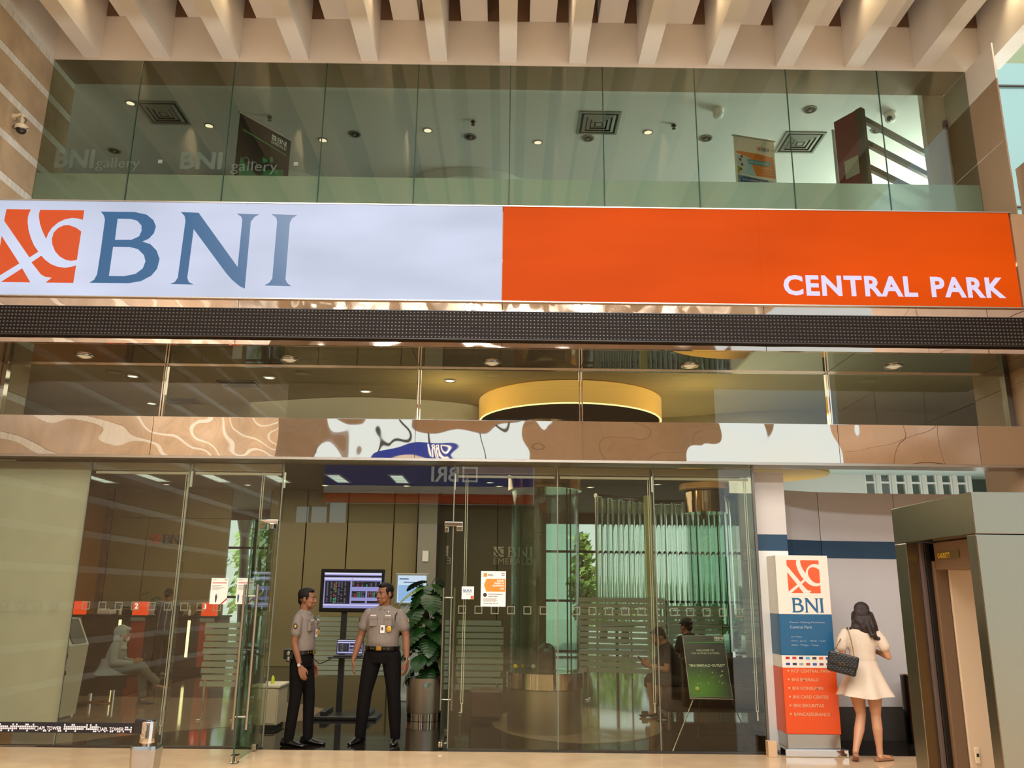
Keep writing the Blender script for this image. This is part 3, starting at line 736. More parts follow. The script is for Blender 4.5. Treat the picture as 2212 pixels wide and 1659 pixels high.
# ================================================================== doors
def handle_bars(mb, M, z0, z1, off=.065):
    for s in (-1, 1):
        mb.cyl(M @ Vector((0, s * off, z0)), M @ Vector((0, s * off, z1)), .016, n=12)
    for z in (z0 + .12, z1 - .12): mb.cyl(M @ Vector((0, -off, z)), M @ Vector((0, off, z)), .009, n=8)
GL_DOOR = glass('door_glass', '#dbe6da', 1.0, 1.5)
def door(name, hx, y0, y1, hy, side):
    d = thing(name, None, None, (hx, GY, 0), kind='structure')
    m = MB(); m.box(hx - .006, min(y0, y1), .015, hx + .006, max(y0, y1), 2.39); part('leaf', m, GL_DOOR, d)
    m = MB(); yy = y1
    m.box(hx - .007, yy - .004, .015, hx + .007, yy + .004, 2.39); part('polished_edge', m, GL_EDGE, d)
    m = MB(); handle_bars(m, Matrix.Translation((hx, hy, 0)) @ Matrix.Rotation(PI / 2, 4, 'Z'), .30, 1.72); part('handle', m, STEEL_BR, d)
    s = 1 if y1 > y0 else -1
    m = MB(); m.bbox(hx - .022, min(y0, y0 + s * .16), 2.34, hx + .022, max(y0, y0 + s * .16), 2.40, .004); part('hinge', m, STEEL_POL, d)
    m = MB(); m.bbox(hx - .022, min(y0, y0 + s * .16), .01, hx + .022, max(y0, y0 + s * .16), .07, .004); part('hinge', m, STEEL_POL, d)
    m = MB(); m.bbox(hx - .03, y1 - s * .10, .012, hx + .03, y1 - s * .02, .075, .006); part('bottom_lock', m, STEEL_POL, d)
    m = MB()
    xa, xb = (hx - .02, hx + .19) if side < 0 else (hx - .19, hx + .02)
    m.bbox(xa, GY - .025, 2.405, xb, GY + .035, 2.455, .004)
    m.bbox((xa if side > 0 else xb - .07), GY - .02, 2.35, (xa + .07 if side > 0 else xb), GY + .03, 2.405, .004)
    part('patch_fitting', m, STEEL_POL, d)
    return d
door('door_1', -2.665, 9.70, 8.86, 8.98, 1)
door('door_2', -.70, 9.80, 10.72, 10.56, -1)

# ================================================================== roller blinds inside the front
BLIND = mat('blind_fabric', '#cac8bf', .85, var=.04, vscale=3)
CASS = mat('blind_cassette', '#a79c8c', .5)
def blind(a, b, label, drop=None, cords=()):
    t = thing('roller_blind', label, 'blind', ((a + b) / 2, GY + .08, 3.02), group=None)
    m = MB(); m.bbox(a, GY + .05, 3.025, b, GY + .13, 3.115, .006); part('cassette', m, CASS, t)
    zb = 3.0 if drop is None else drop
    m = MB(); m.bbox(a + .01, GY + .065, zb - .02, b - .01, GY + .085, zb + .01, .004); part('bottom_bar', m, WHITE_P, t)
    if drop is not None:
        m = MB(); m.box(a + .015, GY + .072, zb + .01, b - .015, GY + .076, 3.03); part('fabric', m, BLIND, t)
    for x, z0 in cords:
        m = MB()
        for dx in (0, .022): m.tube([(x + dx, GY + .09, 3.03), (x + dx + .006, GY + .09, 1.6), (x + dx, GY + .09, z0 + .06)], .0045, 6)
        m.cyl((x + .011, GY + .09, z0 - .03), (x + .011, GY + .09, z0 + .07), .011, .006, 8)
        part('pull_cord', m, WHITE_P, t)
blind(-6.09, -4.90, 'pale roller blind pulled right down behind the glass pane by the left wall', .20, [(-4.955, .30)])
blind(-4.87, -3.75, 'rolled up blind over the pane showing teller sign 2, two cords beside the joint', None, [(-3.80, .14)])
blind(-3.70, -2.66, 'rolled up blind over the pane left of the opened entrance door', None, [(-2.9, 2.2)])
blind(-.59, .57, 'rolled up blind above the orange deposit insurance poster', None, [(-.49, .40)])
blind(.61, 1.69, 'rolled up blind over the pane in front of the glass display column', None, [(1.66, .42)])
blind(1.73, 2.86, 'rolled up blind over the corner pane above the green easel board', None, [(2.80, .35)])

# ================================================================== posters and plates on the glass
PAPER = mat('paper_white', '#e6e4dd', .6)
def poster(name, label, cat, p0, p1, Y, paper=PAPER, parent=None):
    """sheet from lower left pixel-ray p0 to upper right p1 on the plane Y"""
    a = at(*p0, Y); b = at(*p1, Y)
    t = thing(name, label, cat, ((a.x + b.x) / 2, Y, a.z))
    m = MB(); m.box(a.x, Y, a.z, b.x, Y + .002, b.z); part('sheet', m, paper, t)
    return t, a.x, a.z, b.x - a.x, b.z - a.z
Yp = GY - .006
INK = mat('ink_dark', '#2b2a33', .6); ORP = mat('poster_orange', '#dd8226', .5); REDP = mat('poster_red', '#b9262c', .5); GREYINK = mat('ink_grey', '#8b8a8a', .6); BLUEINK = mat('ink_blue', '#1f5f86', .5)
t, X, Z, w, h = poster('poster', 'white and orange deposit insurance poster on the glass right of the doorway', 'poster', (1038, 1310), (1093, 1234), Yp)
M = Matrix.Translation((0, Yp - .001, 0))
m = MB(); m.prism([(X + .12 * w, Z + .60 * h), (X + .22 * w, Z + .78 * h), (X + .98 * w, Z + .78 * h), (X + .98 * w, Z + .42 * h), (X + .22 * w, Z + .42 * h)], .001, M); part('arrow_band', m, ORP, t)
m = MB(); rect(m, M, X + .10 * w, Z + .84 * h, X + .24 * w, Z + .94 * h, .001); part('mark', m, ORP, t)
m = MB()
for i, s in enumerate(('BANK', 'PESERTA', 'PENJAMINAN', 'LPS')): put_text(m, s, M @ Matrix.Translation((0, -.002, 0)), X + .93 * w, Z + (.70 - .075 * i) * h, h=.055 * h, bold=.03, align='r')
part('lettering', m, PAPER, t)
m = MB(); put_text(m, 'Kriteria Simpanan', M, X + .30 * w, Z + .32 * h, w=.58 * w, h=.05 * h, bold=.02); put_text(m, 'Layak Bayar', M, X + .30 * w, Z + .26 * h, w=.40 * w, h=.05 * h, bold=.02)
put_text(m, 'www.lps.go.id', M, X + .10 * w, Z + .06 * h, w=.58 * w, h=.045 * h, bold=.02)
m.cyl(M @ Vector((X + .17 * w, -.0005, Z + .325 * h)), M @ Vector((X + .17 * w, .0005, Z + .325 * h)), .08 * w, n=20); part('small_print', m, INK, t)
m = MB()
for i in range(4): rect(m, M, X + .1 * w, Z + (.14 + .026 * i) * h, X + (.62 + .06 * (i % 2)) * w, Z + (.15 + .026 * i) * h, .001)
for i in range(2): rect(m, M, X + .82 * w, Z + (.87 + .05 * i) * h, X + .95 * w, Z + (.90 + .05 * i) * h, .001)
rect(m, M, X + .27 * w, Z + .86 * h, X + .5 * w, Z + .88 * h, .001); rect(m, M, X + .27 * w, Z + .90 * h, X + .46 * w, Z + .92 * h, .001)
part('fine_print', m, GREYINK, t)
t, X, Z, w, h = poster('open_sign', 'small white BUKA Open plate hanging on the opened right door', 'sign', (997, 1294), (1024, 1267), Yp)
M = Matrix.Translation((0, Yp - .001, 0))
m = MB(); put_text(m, 'BUKA', M, X + .12 * w, Z + .56 * h, w=.72 * w, h=.22 * h, bold=.03); rect(m, M, X + .1 * w, Z + .49 * h, X + .86 * w, Z + .51 * h); put_text(m, 'Open', M, X + .34 * w, Z + .30 * h, w=.42 * w, h=.16 * h); part('lettering', m, BLUEINK, t)
m = MB(); rect(m, M, X + .74 * w, Z + .02 * h, X + .98 * w, Z + .26 * h, .001); part('corner_mark', m, ORANGE_P, t)
for nm, lab, p0, p1 in (('poster', 'white notice with one small figure and red corner on the glass, left of its twin', (452, 1305), (494, 1249)), ('poster', 'white notice with three small figures half behind the open left door', (508, 1305), (550, 1249))):
    t, X, Z, w, h = poster(nm, lab, 'poster', p0, p1, Yp); M = Matrix.Translation((0, Yp - .001, 0))
    m = MB(); rect(m, M, X + .08 * w, Z + .80 * h, X + .92 * w, Z + .83 * h); 
    m.prism([(X + .62 * w, Z), (X + .72 * w, Z), (X + w, Z + .18 * h), (X + w, Z + .25 * h)], .001, M); part('red_print', m, REDP, t)
    m = MB()
    for i in range(5): rect(m, M, X + .08 * w, Z + (.55 + .04 * i) * h, X + (.5 + .3 * ((i * 7) % 3) / 2) * w, Z + (.562 + .04 * i) * h)
    rect(m, M, X + .08 * w, Z + .93 * h, X + .3 * w, Z + .945 * h); rect(m, M, X + .78 * w, Z + .92 * h, X + .94 * w, Z + .95 * h); part('fine_print', m, GREYINK, t)
    m = MB()
    for fx in ((.36,) if p0[0] < 500 else (.14, .44, .74)):
        m.sphere(M @ Vector((X + fx * w, 0, Z + .37 * h)), (.03 * w, .001, .022 * h), 10, 6)
        m.prism([(X + (fx - .05) * w, Z + .2 * h), (X + (fx - .06) * w, Z + .34 * h), (X + (fx + .06) * w, Z + .34 * h), (X + (fx + .05) * w, Z + .2 * h), (X + (fx + .03) * w, Z + .07 * h), (X + (fx - .03) * w, Z + .07 * h)], .001, M)
    part('figure_print', m, INK if p0[0] < 500 else BLUEINK, t)

# ================================================================== belt barrier
p = atz(322, 1700, 0); 
bar = None
pt_ = at(322, 1570, 5.9)
bx = pt_.x
bar = thing('barrier_post', 'chrome belt barrier post with flared square base piece by the left glass', 'barrier', (bx, 5.9, 0))
m = MB(); m.lathe([(.17, 0), (.17, .012), (.15, .03), (.03, .045)], (bx, 5.9, 0), 36); part('base', m, STEEL_DK, bar)
zt = at(323, 1557, 5.9).z; zc = at(322, 1605, 5.9).z
m = MB()
rings = []
for z, s in ((.045, .045), (.25, .062), (zc - .03, .082), (zc - .01, .078)):
    rings.append([Vector((bx + s * sx * 1.0, 5.9 + s * sy, z)) for sx, sy in ((-1, -.75), (-.75, -1), (.75, -1), (1, -.75), (1, .75), (.75, 1), (-.75, 1), (-1, .75))])
m.loft(rings, False); part('post', m, mat('chrome', '#a8a39c', .05, 1.0), bar)
m = MB(); m.lathe([(.03, zc - .012), (.03, zc), (.049, zc + .004), (.051, zt - .01), (.046, zt)], (bx, 5.9, 0), 32); part('cap', m, STEEL_POL, bar)
m = MB(); m.bbox(bx - .085, 5.865, zc + .055, bx - .03, 5.935, zt + .012, .006); m.lathe([(.02, zt), (.045, zt + .003), (.04, zt + .01)], (bx, 5.9, 0), 24); part('belt_clip', m, BLACK, bar)
a = at(284, 1583, 5.9); b = at(284, 1564, 5.9); z0, z1 = a.z, b.z
m = MB(); m.box(-3.9, 5.897, z0 - .004, bx - .08, 5.903, z1 + .006)
belt = solo('barrier_belt', m, mat('belt_black', '#0f0a12', .8), 'black retractable belt printed APL TOWER stretched across the left glass', 'belt')
M = Matrix.Translation((0, 5.896, 0)); m = MB(); H = z1 - z0; random.seed(3)
pxu = (at(284, 1575, 5.9).x - at(0, 1575, 5.9).x) / 284.0; x00 = at(0, 1575, 5.9).x
for s in (84, 219): put_text(m, 'APL TOWER', M, x00 + (s) * pxu, z0 + .18 * H + (.05 * H if s < 100 else 0), w=49 * pxu, h=.42 * H, bold=.02)
for s in (76, 211):
    for q in ((0, .15, 1.2, .65), (0, .15, 7, .22), (5.8, .15, 7, .65), (0, .58, 7, .65)): rect(m, M, x00 + (s + q[0]) * pxu, z0 + q[1] * H, x00 + (s + q[2]) * pxu, z0 + q[3] * H)
x = -90
while x < 286:
    inlet = (83 < x < 136 or 210 < x < 270 or 75 < x < 84)
    for j in range(4):
        if random.random() < (.30 if j in (0, 3) and not inlet else .88) and not (inlet and 0 < j < 4) and not (inlet and random.random() < .6):
            rect(m, M, x00 + x * pxu, z0 + (.05 + .235 * j) * H, x00 + (x + 3.1) * pxu, z0 + (.05 + .235 * j + .18) * H)
    x += 4.0
part('printed_pattern', m, mat('belt_print', '#d8d4dc', .8), belt)

# ================================================================== totem sign
tx0 = at(1697, 1585, 9.50).x; tx1 = at(1812, 1585, 9.50).x; TY = 9.60
tx0, tx1 = 3.045, 3.635
tot = thing('totem_sign', 'tall pylon sign with orange emblem, blue hours panel and orange list', 'sign', ((tx0 + tx1) / 2, TY + .2, 0))
def totz(py): return at(1745, py, TY).z
zs = [0, totz(1617), totz(1586), totz(1443), totz(1416), totz(1327), totz(1200)]
m = MB(); m.bbox(tx0 - .045, TY - .06, 0, tx1 + .045, TY + .45, zs[1], .008); part('plinth', m, STEEL_POL, tot)
m = MB(); m.bbox(tx0 + .01, TY + .01, zs[1], tx1 - .01, TY + .40, zs[2], .004); part('base', m, STEEL_BR, tot)
PEARL = mat('pearl_white', '#d9d3c6', .35)
m = MB(); m.bbox(tx0, TY, zs[2], tx1, TY + .42, zs[3], .004); part('orange_section', m, mat('totem_orange', '#d24a12', .35), tot)
m = MB(); m.bbox(tx0, TY, zs[3], tx1, TY + .42, zs[4], .004); part('card_strip', m, PEARL, tot)
m = MB(); m.bbox(tx0, TY, zs[4], tx1, TY + .42, zs[5], .004); part('blue_section', m, mat('totem_blue', '#1d567c', .35), tot)
m = MB(); m.bbox(tx0, TY, zs[5], tx1, TY + .42, zs[6], .004); part('white_section', m, PEARL, tot)
M = Matrix.Translation((0, TY - .003, 0)); W_ = tx1 - tx0
m = MB(); put_emblem(m, M, tx0 + .21 * W_, totz(1281), totz(1210) - totz(1281)); part('emblem', m, mat('totem_emblem', '#e0562a', .4), tot)
m = MB(); h = totz(1292) - totz(1323); put_bni(m, M, tx0 + .25 * W_, totz(1323), h, gap=.92); part('letters', m, TEAL_BLUE, tot)
m = MB(); LW = mat('print_silver', '#8fa4b4', .5)
for s, py, x, w, h in (('Kantor Cabang Pembantu', 1347, .19, .66, .018), ('Central Park', 1358, .19, .42, .028), ('Jam Buka', 1378, .20, .20, .014), ('Senin - Jumat   : 08.00 - 15.00', 1387, .20, .64, .016), ('Sabtu - Minggu  : Tutup', 1396, .20, .5, .016)):
    put_text(m, s, M, tx0 + x * W_, totz(py), w=w * W_, h=h + .005, bold=.01)
part('hours_lettering', m, LW, tot)
m = MB()
for i, s in enumerate(('KCP CENTRAL PARK', 'BNI EMERALD', 'BNI KONSUMER', 'BNI CARD CENTER', 'BNI SEKURITAS', 'BANCASSURANCE')):
    z = totz(1453 + 18.7 * i); put_text(m, s, M, tx0 + .16 * W_, z, w=(.74, .5, .58, .66, .56, .66)[i] * W_, h=.034, bold=.015)
    m.sphere(M @ Vector((tx0 + .10 * W_, 0, z + .017)), (.011, .002, .011), 10, 6)
part('service_lettering', m, mat('print_pale_orange', '#cf9a78', .5), tot)
random.seed(5)
cols = ['#b3202c', '#c22f3a', '#22285a', '#5aa0cf', '#3a3a3a', '#d2571e', '#4a2f7a', '#203a86', '#303050', '#9a9a9a', '#a33a30', '#3358a0', '#7a2a50', '#5a5248']
for i, cc in enumerate(cols):
    r, k = divmod(i, 7); m = MB(); x = tx0 + (.07 + .125 * k) * W_; z = totz(1437 - 13 * (1 - r) + 0)
    rect(m, M, x, z, x + .075 * W_, z + .024, .0, .001); part('card_badge', m, mat('card_badge_%d' % i, cc, .5), tot)
m = MB(); m.bbox(2.90, 10.25, 2.18, 3.26, 10.30, 2.96, .004); lp = thing('wall_light_panel', 'pale light box panel with navy lower band behind the pylon sign', 'sign', (3.05, 10.2, 0)); 
a = at(1632, 1155, 9.98); b = at(1688, 1022, 9.98); c = at(1632, 1190, 9.98)
m = MB(); m.bbox(2.93, 9.93, a.z, b.x, 9.99, b.z, .004); part('upper_panel', m, mat('pale_grey_gloss', '#c6c0ba', .3), lp)
m = MB(); m.bbox(2.93, 9.93, c.z, b.x, 9.99, a.z, .003); part('navy_band', m, BLUE_P, lp)
m = MB(); m.bbox(2.93, 9.93, 0, b.x, 9.99, c.z, .003); part('lower_panel', m, WHITE_P, lp)

# ================================================================== bin, door stop block
bn = thing('litter_bin', 'tall cylindrical steel litter bin with a slot beside the grey wall', 'bin', (4.78, 10.3, 0))
zt = at(1966, 1456, 10.3).z
m = MB(); m.lathe([(.125, 0.02), (.125, zt - .02), (.118, zt), (.0, zt)], (4.78, 10.3, 0), 32); part('body', m, mat('dark_steel', '#4d463d', .22, 1.0), bn)
m = MB(); m.lathe([(.13, 0), (.13, .03)], (4.78, 10.3, 0), 32); part('foot_ring', m, BLACK, bn)
m = MB(); m.bbox(4.70, 10.168, zt - .20, 4.86, 10.20, zt - .11, .004); part('slot', m, BLACK, bn)
m = MB(); m.lathe([(.127, zt - .012), (.127, zt + .004), (.10, zt + .008)], (4.78, 10.3, 0), 32); part('lid', m, STEEL_POL, bn)
a = atz(1667, 1634, 0)
m = MB(); m.bbox(a.x - .045, a.y - .05, 0, a.x + .05, a.y + .05, at(1667, 1600, a.y).z, .004)
blk = solo('door_stop', m, mat('cream_marble', '#c9a986', .3), 'small cream marble stop block at the foot of the glass corner', 'door stop')

# ================================================================== walk-through detector clad in steel
gx, gy0, gy1 = 2.75, 4.93, 5.98; GZ = 2.27
dt = thing('metal_detector', 'large walk through metal detector portal clad in brushed steel', 'detector', (gx + .4, (gy0 + gy1) / 2, 0))
CL = mat('cladding_steel', '#9a917d', .22, 1.0, bump=.03, bscale=50, stretch=(1, 1, 10))
DET_C = mat('cream_panel', '#cdb595', .5); DET_B = mat('brown_panel', '#6b5138', .5); DET_P = mat('purple_grey', '#57463f', .5)
D = .78
m = MB(); m.bbox(gx, gy0, 0, gx + D, gy0 + .10, 2.02, .004); part('near_post', m, CL, dt)
m = MB(); m.bbox(gx, gy1 - .17, 0, gx + D, gy1, 2.02, .004); part('far_post', m, CL, dt)
m = MB(); m.bbox(gx, gy0, 2.024, gx + D, gy1, GZ, .004); part('top_beam', m, CL, dt)
m = MB(); m.bbox(gx + .08, gy1 - .20, 0, gx + .105, gy1 - .171, 2.02, .003); part('rubber_edge', m, DET_P, dt)
m = MB(); m.bbox(gx + .106, gy1 - .21, 0, gx + .14, gy1 - .171, 2.02, .003); part('gasket', m, BLACK, dt)
m = MB(); m.bbox(gx + .145, gy1 - .24, 0, gx + .232, gy1 - .171, 1.90, .006); part('side_rail', m, DET_B, dt)
m = MB(); m.bbox(gx + .235, gy1 - .25, 0, gx + D, gy1 - .171, 1.90, .006); part('far_panel', m, DET_C, dt)
m = MB(); m.bbox(gx + .24, gy0 + .101, 0, gx + D, gy0 + .14, 1.90, .006); part('near_panel', m, DET_C, dt)
m = MB(); m.bbox(gx + .145, gy0 + .141, 1.84, gx + D, gy1 - .255, 2.02, .006); part('header_unit', m, DET_B, dt)
M = Matrix.Translation((gx + .142, 0, 0)) @ Matrix.Rotation(-PI / 2, 4, 'Z')
m = MB(); rect(m, M, -5.68, 1.905, -5.40, 1.955, .001); part('name_plate', m, mat('plate_olive', '#5b4a1e', .5), dt)
m = MB(); put_text(m, 'GARRETT', M @ Matrix.Translation((0, -.003, 0)), -5.67, 1.912, w=.16, h=.034, bold=.02); part('lettering', m, mat('yellow_print', '#d8b22c', .5), dt)
a = at(1509, 1500, 5.65); 
m = MB(); q = at(2110, 1634, gy1 - .251); m.bbox(q.x - .014, gy1 - .265, q.z - .04, q.x + .014, gy1 - .25, q.z + .055, .003); part('switch_plate', m, mat('cream_plastic', '#d8c6a4', .4), dt)
m = MB(); m.bbox(q.x - .007, gy1 - .268, q.z - .0, q.x + .007, gy1 - .264, q.z + .02, .001); part('switch', m, BLACK, dt)

# ================================================================== dome camera on the stone wall
p = atx(46, 277, -6.0)
cc = thing('dome_camera', 'cream dome security camera on a curved arm, fixed to the striped stone wall', 'camera', (p.x, p.y, p.z))
CREAM = mat('cream_enamel', '#cfc0a4', .35)
x, y, z = p.x, p.y, p.z
m = MB(); m.tube([(-6.12, y, z + .16), (-6.07, y, z + .175), (x - .02, y, z + .19), (x, y, z + .175), (x, y, z + .06)], [.022, .022, .022, .024, .026], 12); m.cyl((-6.12, y, z + .16), (-6.105, y, z + .16), .04, n=16); part('bracket_arm', m, CREAM, cc)
m = MB(); m.lathe([(.02, .065), (.055, .035), (.072, .03), (.075, -.015), (.066, -.02)], (x, y, z), 24); part('housing', m, CREAM, cc)
m = MB(); m.sphere((x, y, z - .018), (.062, .062, .058), 20, 10); part('dome', m, mat('smoked_dome', '#1a1210', .08), cc)
m = MB(); m.tube([(x + .02, y - .02, z + .14), (x + .06, y - .02, z + .10), (x + .045, y - .02, z + .06)], .006, 6); m.tube([(x - .07, y - .03, z + .03), (x - .09, y - .03, z), (x - .06, y - .05, z - .03), (x + .07, y - .03, z - .03), (x + .10, y - .02, z - .015)], .005, 6); part('cable', m, BLACK, cc)
# ================================================================== banking hall furniture
# teller counter
CY = 18.3
tc_ = thing('teller_counter', 'long dark brown teller counter with orange pilasters and lit slots', 'counter', (-6.5, CY + .4, 0))
cx0, cx1 = -9.3, at(468, 1380, CY).x
CT = 1.10
m = MB(); m.bbox(cx0, CY, .10, cx1, CY + .06, CT, .006); part('front_panel', m, BROWN_LAM, tc_)
m = MB(); m.box(cx0, CY + .06, 0, cx1, CY + .75, .10); m.box(cx0, CY + .06, .10, cx0 + .04, CY + .75, CT); m.box(cx1 - .04, CY + .06, .10, cx1, CY + .75, CT); part('carcass', m, BLACK, tc_)
m = MB(); m.bbox(cx0 - .02, CY - .05, CT, cx1 + .03, CY + .8, CT + .035, .006); part('worktop', m, BLACK, tc_)
numx = [at(158, 1380, CY).x, at(300, 1340, CY).x, at(449, 1340, CY).x]
SLOT = mat('slot_light', '#000000', emit='#fff3b4', estr=2.6, noest=True)
NUML = mat('number_light', '#401004', .4, emit='#ff4a14', estr=1.0, noest=True)
for i, x in enumerate(numx):
    m = MB(); m.bbox(x - .15, CY - .035, .10, x + .15, CY - .002, CT - .06, .004); part('pilaster', m, ORANGE_DK, tc_)
    m = MB(); m.bbox(x - .15, CY - .06, CT - .085, x + .15, CY - .036, CT - .01, .003); part('name_plate', m, mat('plate_grey', '#8d8f88', .4), tc_)
    m = MB(); m.box(x - .415, CY - .012, .30, x - .36, CY - .001, CT - .06); part('light_slot', m, SLOT, tc_)
    nb_ = thing('number_light', ('orange lit number box at the left end of the teller counter', 'orange lit number box in the middle of the teller counter', 'orange lit number box at the right end of the teller counter')[i], 'lamp', (x, CY + .05, CT + .035))
    m = MB(); m.bbox(x - .15, CY - .03, CT + .036, x + .15, CY + .12, CT + .31, .008); part('box', m, NUML, nb_)
    if i: m = MB(); put_text(m, str(i + 1), Matrix.Translation((0, CY - .033, 0)), x - .11, CT + .17, h=.11, bold=.03); part('numeral', m, mat('numeral_white', '#ffffff', emit='#ffffff', estr=1.0, noest=True), nb_)
def on_counter(px): return at(px, 1335, CY + .3).x
z0 = CT + .036
x = on_counter(228)
p = thing('receipt_printer', 'white desktop printer on the teller counter', 'printer', (x, CY + .3, z0))
m = MB(); m.bbox(x - .15, CY + .18, z0, x + .15, CY + .45, z0 + .10, .02); part('body', m, WHITE_P, p)
m = MB(); m.box(x - .10, CY + .19, z0 + .10, x + .10, CY + .22, z0 + .13); part('paper', m, PAPER, p)
for px, lab in ((270, 'dark desk phone on the counter, left of the middle number box'), (432, 'dark desk phone on the counter, left of the right end number box')):
    x = on_counter(px)
    p = thing('desk_phone', lab, 'phone', (x, CY + .35, z0))
    m = MB(); m.loft([[Vector((x + sx * .11, CY + .35 + sy * .1, z0 + h)) for sx, sy in ((-1, -1), (1, -1), (1, 1), (-1, 1))] for h in (0, .03)] + [[Vector((x + sx * .10, CY + .35 + sy * .09, z0 + .05 + .05 * (sy > 0))) for sx, sy in ((-1, -1), (1, -1), (1, 1), (-1, 1))]], False); part('base', m, BLACK, p)
    m = MB(); m.tube([(x - .10, CY + .30, z0 + .13), (x - .06, CY + .30, z0 + .16), (x + .06, CY + .30, z0 + .16), (x + .10, CY + .30, z0 + .13)], [.03, .02, .02, .03], 10); part('handset', m, BLACK, p)
for px, lab in ((268, 'small white pump bottle left of the middle number box'), (416, 'small white pump bottle left of the right end number box')):
    x = on_counter(px)
    p = thing('pump_bottle', lab, 'bottle', (x, CY + .08, z0))
    m = MB(); m.lathe([(.028, z0), (.03, z0 + .01), (.03, z0 + .10), (.012, z0 + .125), (.012, z0 + .14)], (x, CY + .08, 0), 16); part('bottle', m, WHITE_P, p)
    m = MB(); m.cyl((x, CY + .08, z0 + .14), (x, CY + .08, z0 + .19), .006, n=8); m.bbox(x - .03, CY + .07, z0 + .185, x + .01, CY + .09, z0 + .2, .003); part('pump', m, WHITE_P, p)
x = on_counter(333)
LEAF = mat('leaf_green', '#2f5a22', .4, var=.25, vscale=8)
LEAF_D = mat('dark_leaf_green', '#1c3a1a', .35, var=.25, vscale=8)
p = thing('flower_vase', 'grey square vase with green plant on the teller counter', 'vase', (x, CY + .15, z0))
m = MB(); m.bbox(x - .07, CY + .08, z0, x + .07, CY + .22, z0 + .22, .006); part('vase', m, mat('vase_grey', '#9aa6ac', .3), p)
def leaf_mesh(name, L, Wd, mt, bend=.2):
    m = MB(); n = 6
    for s in (-1, 1):
        m.add([(s * 0 if k == 0 else 0, L * k / n, -bend * L * (k / n) ** 2) for k in range(n + 1)] + [(s * Wd * math.sin(PI * min(1, (k / n) * .96 + .02)) ** .8, L * k / n, -bend * L * (k / n) ** 2 + .12 * Wd) for k in range(n + 1)],
              [(k, k + 1, k + n + 2, k + n + 1) if s > 0 else (k + 1, k, k + n + 1, k + n + 2) for k in range(n)], True)
    return m.mesh(name, mt)
lm = leaf_mesh('leaf', .13, .045, LEAF)
def put_leaf(me, parent, pos, yaw, pitch, sc=1.0, name='leaf'):
    o = bpy.data.objects.new(name, me); COL.objects.link(o); o.parent = parent
    o.matrix_local = WM[parent.name].inverted() @ Matrix.Translation(Vector(pos)) @ Matrix.Rotation(yaw, 4, 'Z') @ Matrix.Rotation(pitch, 4, 'X') @ Matrix.Scale(sc, 4)
    WM[o.name] = WM[parent.name]; return o
random.seed(11); m = MB()
for k in range(9):
    t = 2 * PI * k / 9 + .3; r = random.uniform(.05, .16); h = random.uniform(.24, .52)
    tip = Vector((x + r * math.cos(t) - .05, CY + .15 + r * math.sin(t) * .6, z0 + h))
    m.tube([(x, CY + .15, z0 + .2), ((x + tip.x) / 2, (CY + .15 + tip.y) / 2, z0 + .2 + (h - .2) * .7), tip], .005, 5)
    put_leaf(lm, p, tip, t - PI / 2, -.3, random.uniform(.8, 1.3))
part('stem', m, LEAF, p)
x = on_counter(454)
p = thing('notice_stand', 'pale acrylic notice stand behind the box numbered 3', 'sign', (x, CY + .4, z0))
m = MB(); m.bbox(x - .10, CY + .39, z0 + .03, x + .12, CY + .40, z0 + .52, .002); part('sheet', m, mat('pale_blue_paper', '#b8c6c8', .5), p)
m = MB(); m.bbox(x - .10, CY + .34, z0, x + .12, CY + .44, z0 + .03, .004); part('foot', m, GREY_P, p)
# back wall emblem and letters
wlogo = thing('wall_logo', 'orange emblem and dark blue letters fixed to the beige wall behind the counter', 'sign', (at(365, 1164, 19.85).x, 19.85, 2.7))
a = at(324, 1175, 19.88); b = at(345, 1154, 19.88); M = Matrix.Translation((0, 19.87, 0)); s = b.z - a.z
m = MB(); put_emblem(m, M, a.x, a.z, s, .02); part('emblem', m, mat('wall_emblem', '#c8542e', .5), wlogo)
m = MB(); c = at(350, 1175, 19.88); put_bni(m, M, c.x, a.z, s * .98, .02, .80); part('letters', m, mat('wall_letters', '#23303f', .5), wlogo)
# metal letters on the olive wall
em = thing('wall_lettering', 'brushed metal emblem and EMERALD letters on the olive wall behind the display column', 'sign', (at(1110, 1205, 20.75).x, 20.75, 2.5))
M = Matrix.Translation((0, 20.76, 0)); a = at(1066, 1203, 20.77); b = at(1082, 1181, 20.77)
m = MB(); put_emblem(m, M, a.x, a.z, b.z - a.z, .02); part('emblem', m, STEEL_BR, em)
m = MB(); c = at(1096, 1203, 20.77); put_bni(m, M, c.x, a.z, b.z - a.z, .02, 1.0); part('letters', m, STEEL_BR, em)
m = MB(); c = at(1066, 1219, 20.77); put_text(m, 'EMERALD', M, c.x, c.z, w=at(1150, 1219, 20.77).x - c.x, h=.15); part('lettering', m, STEEL_BR, em)
# notice on the column, small camera
a = at(912, 1213, 19.58); b = at(926, 1190, 19.58)
m = MB(); m.bbox(a.x, 19.57, a.z, b.x, 19.598, b.z, .003); wn = solo('wall_notice', m, PAPER, 'small white notice fixed to the grey column', 'notice')

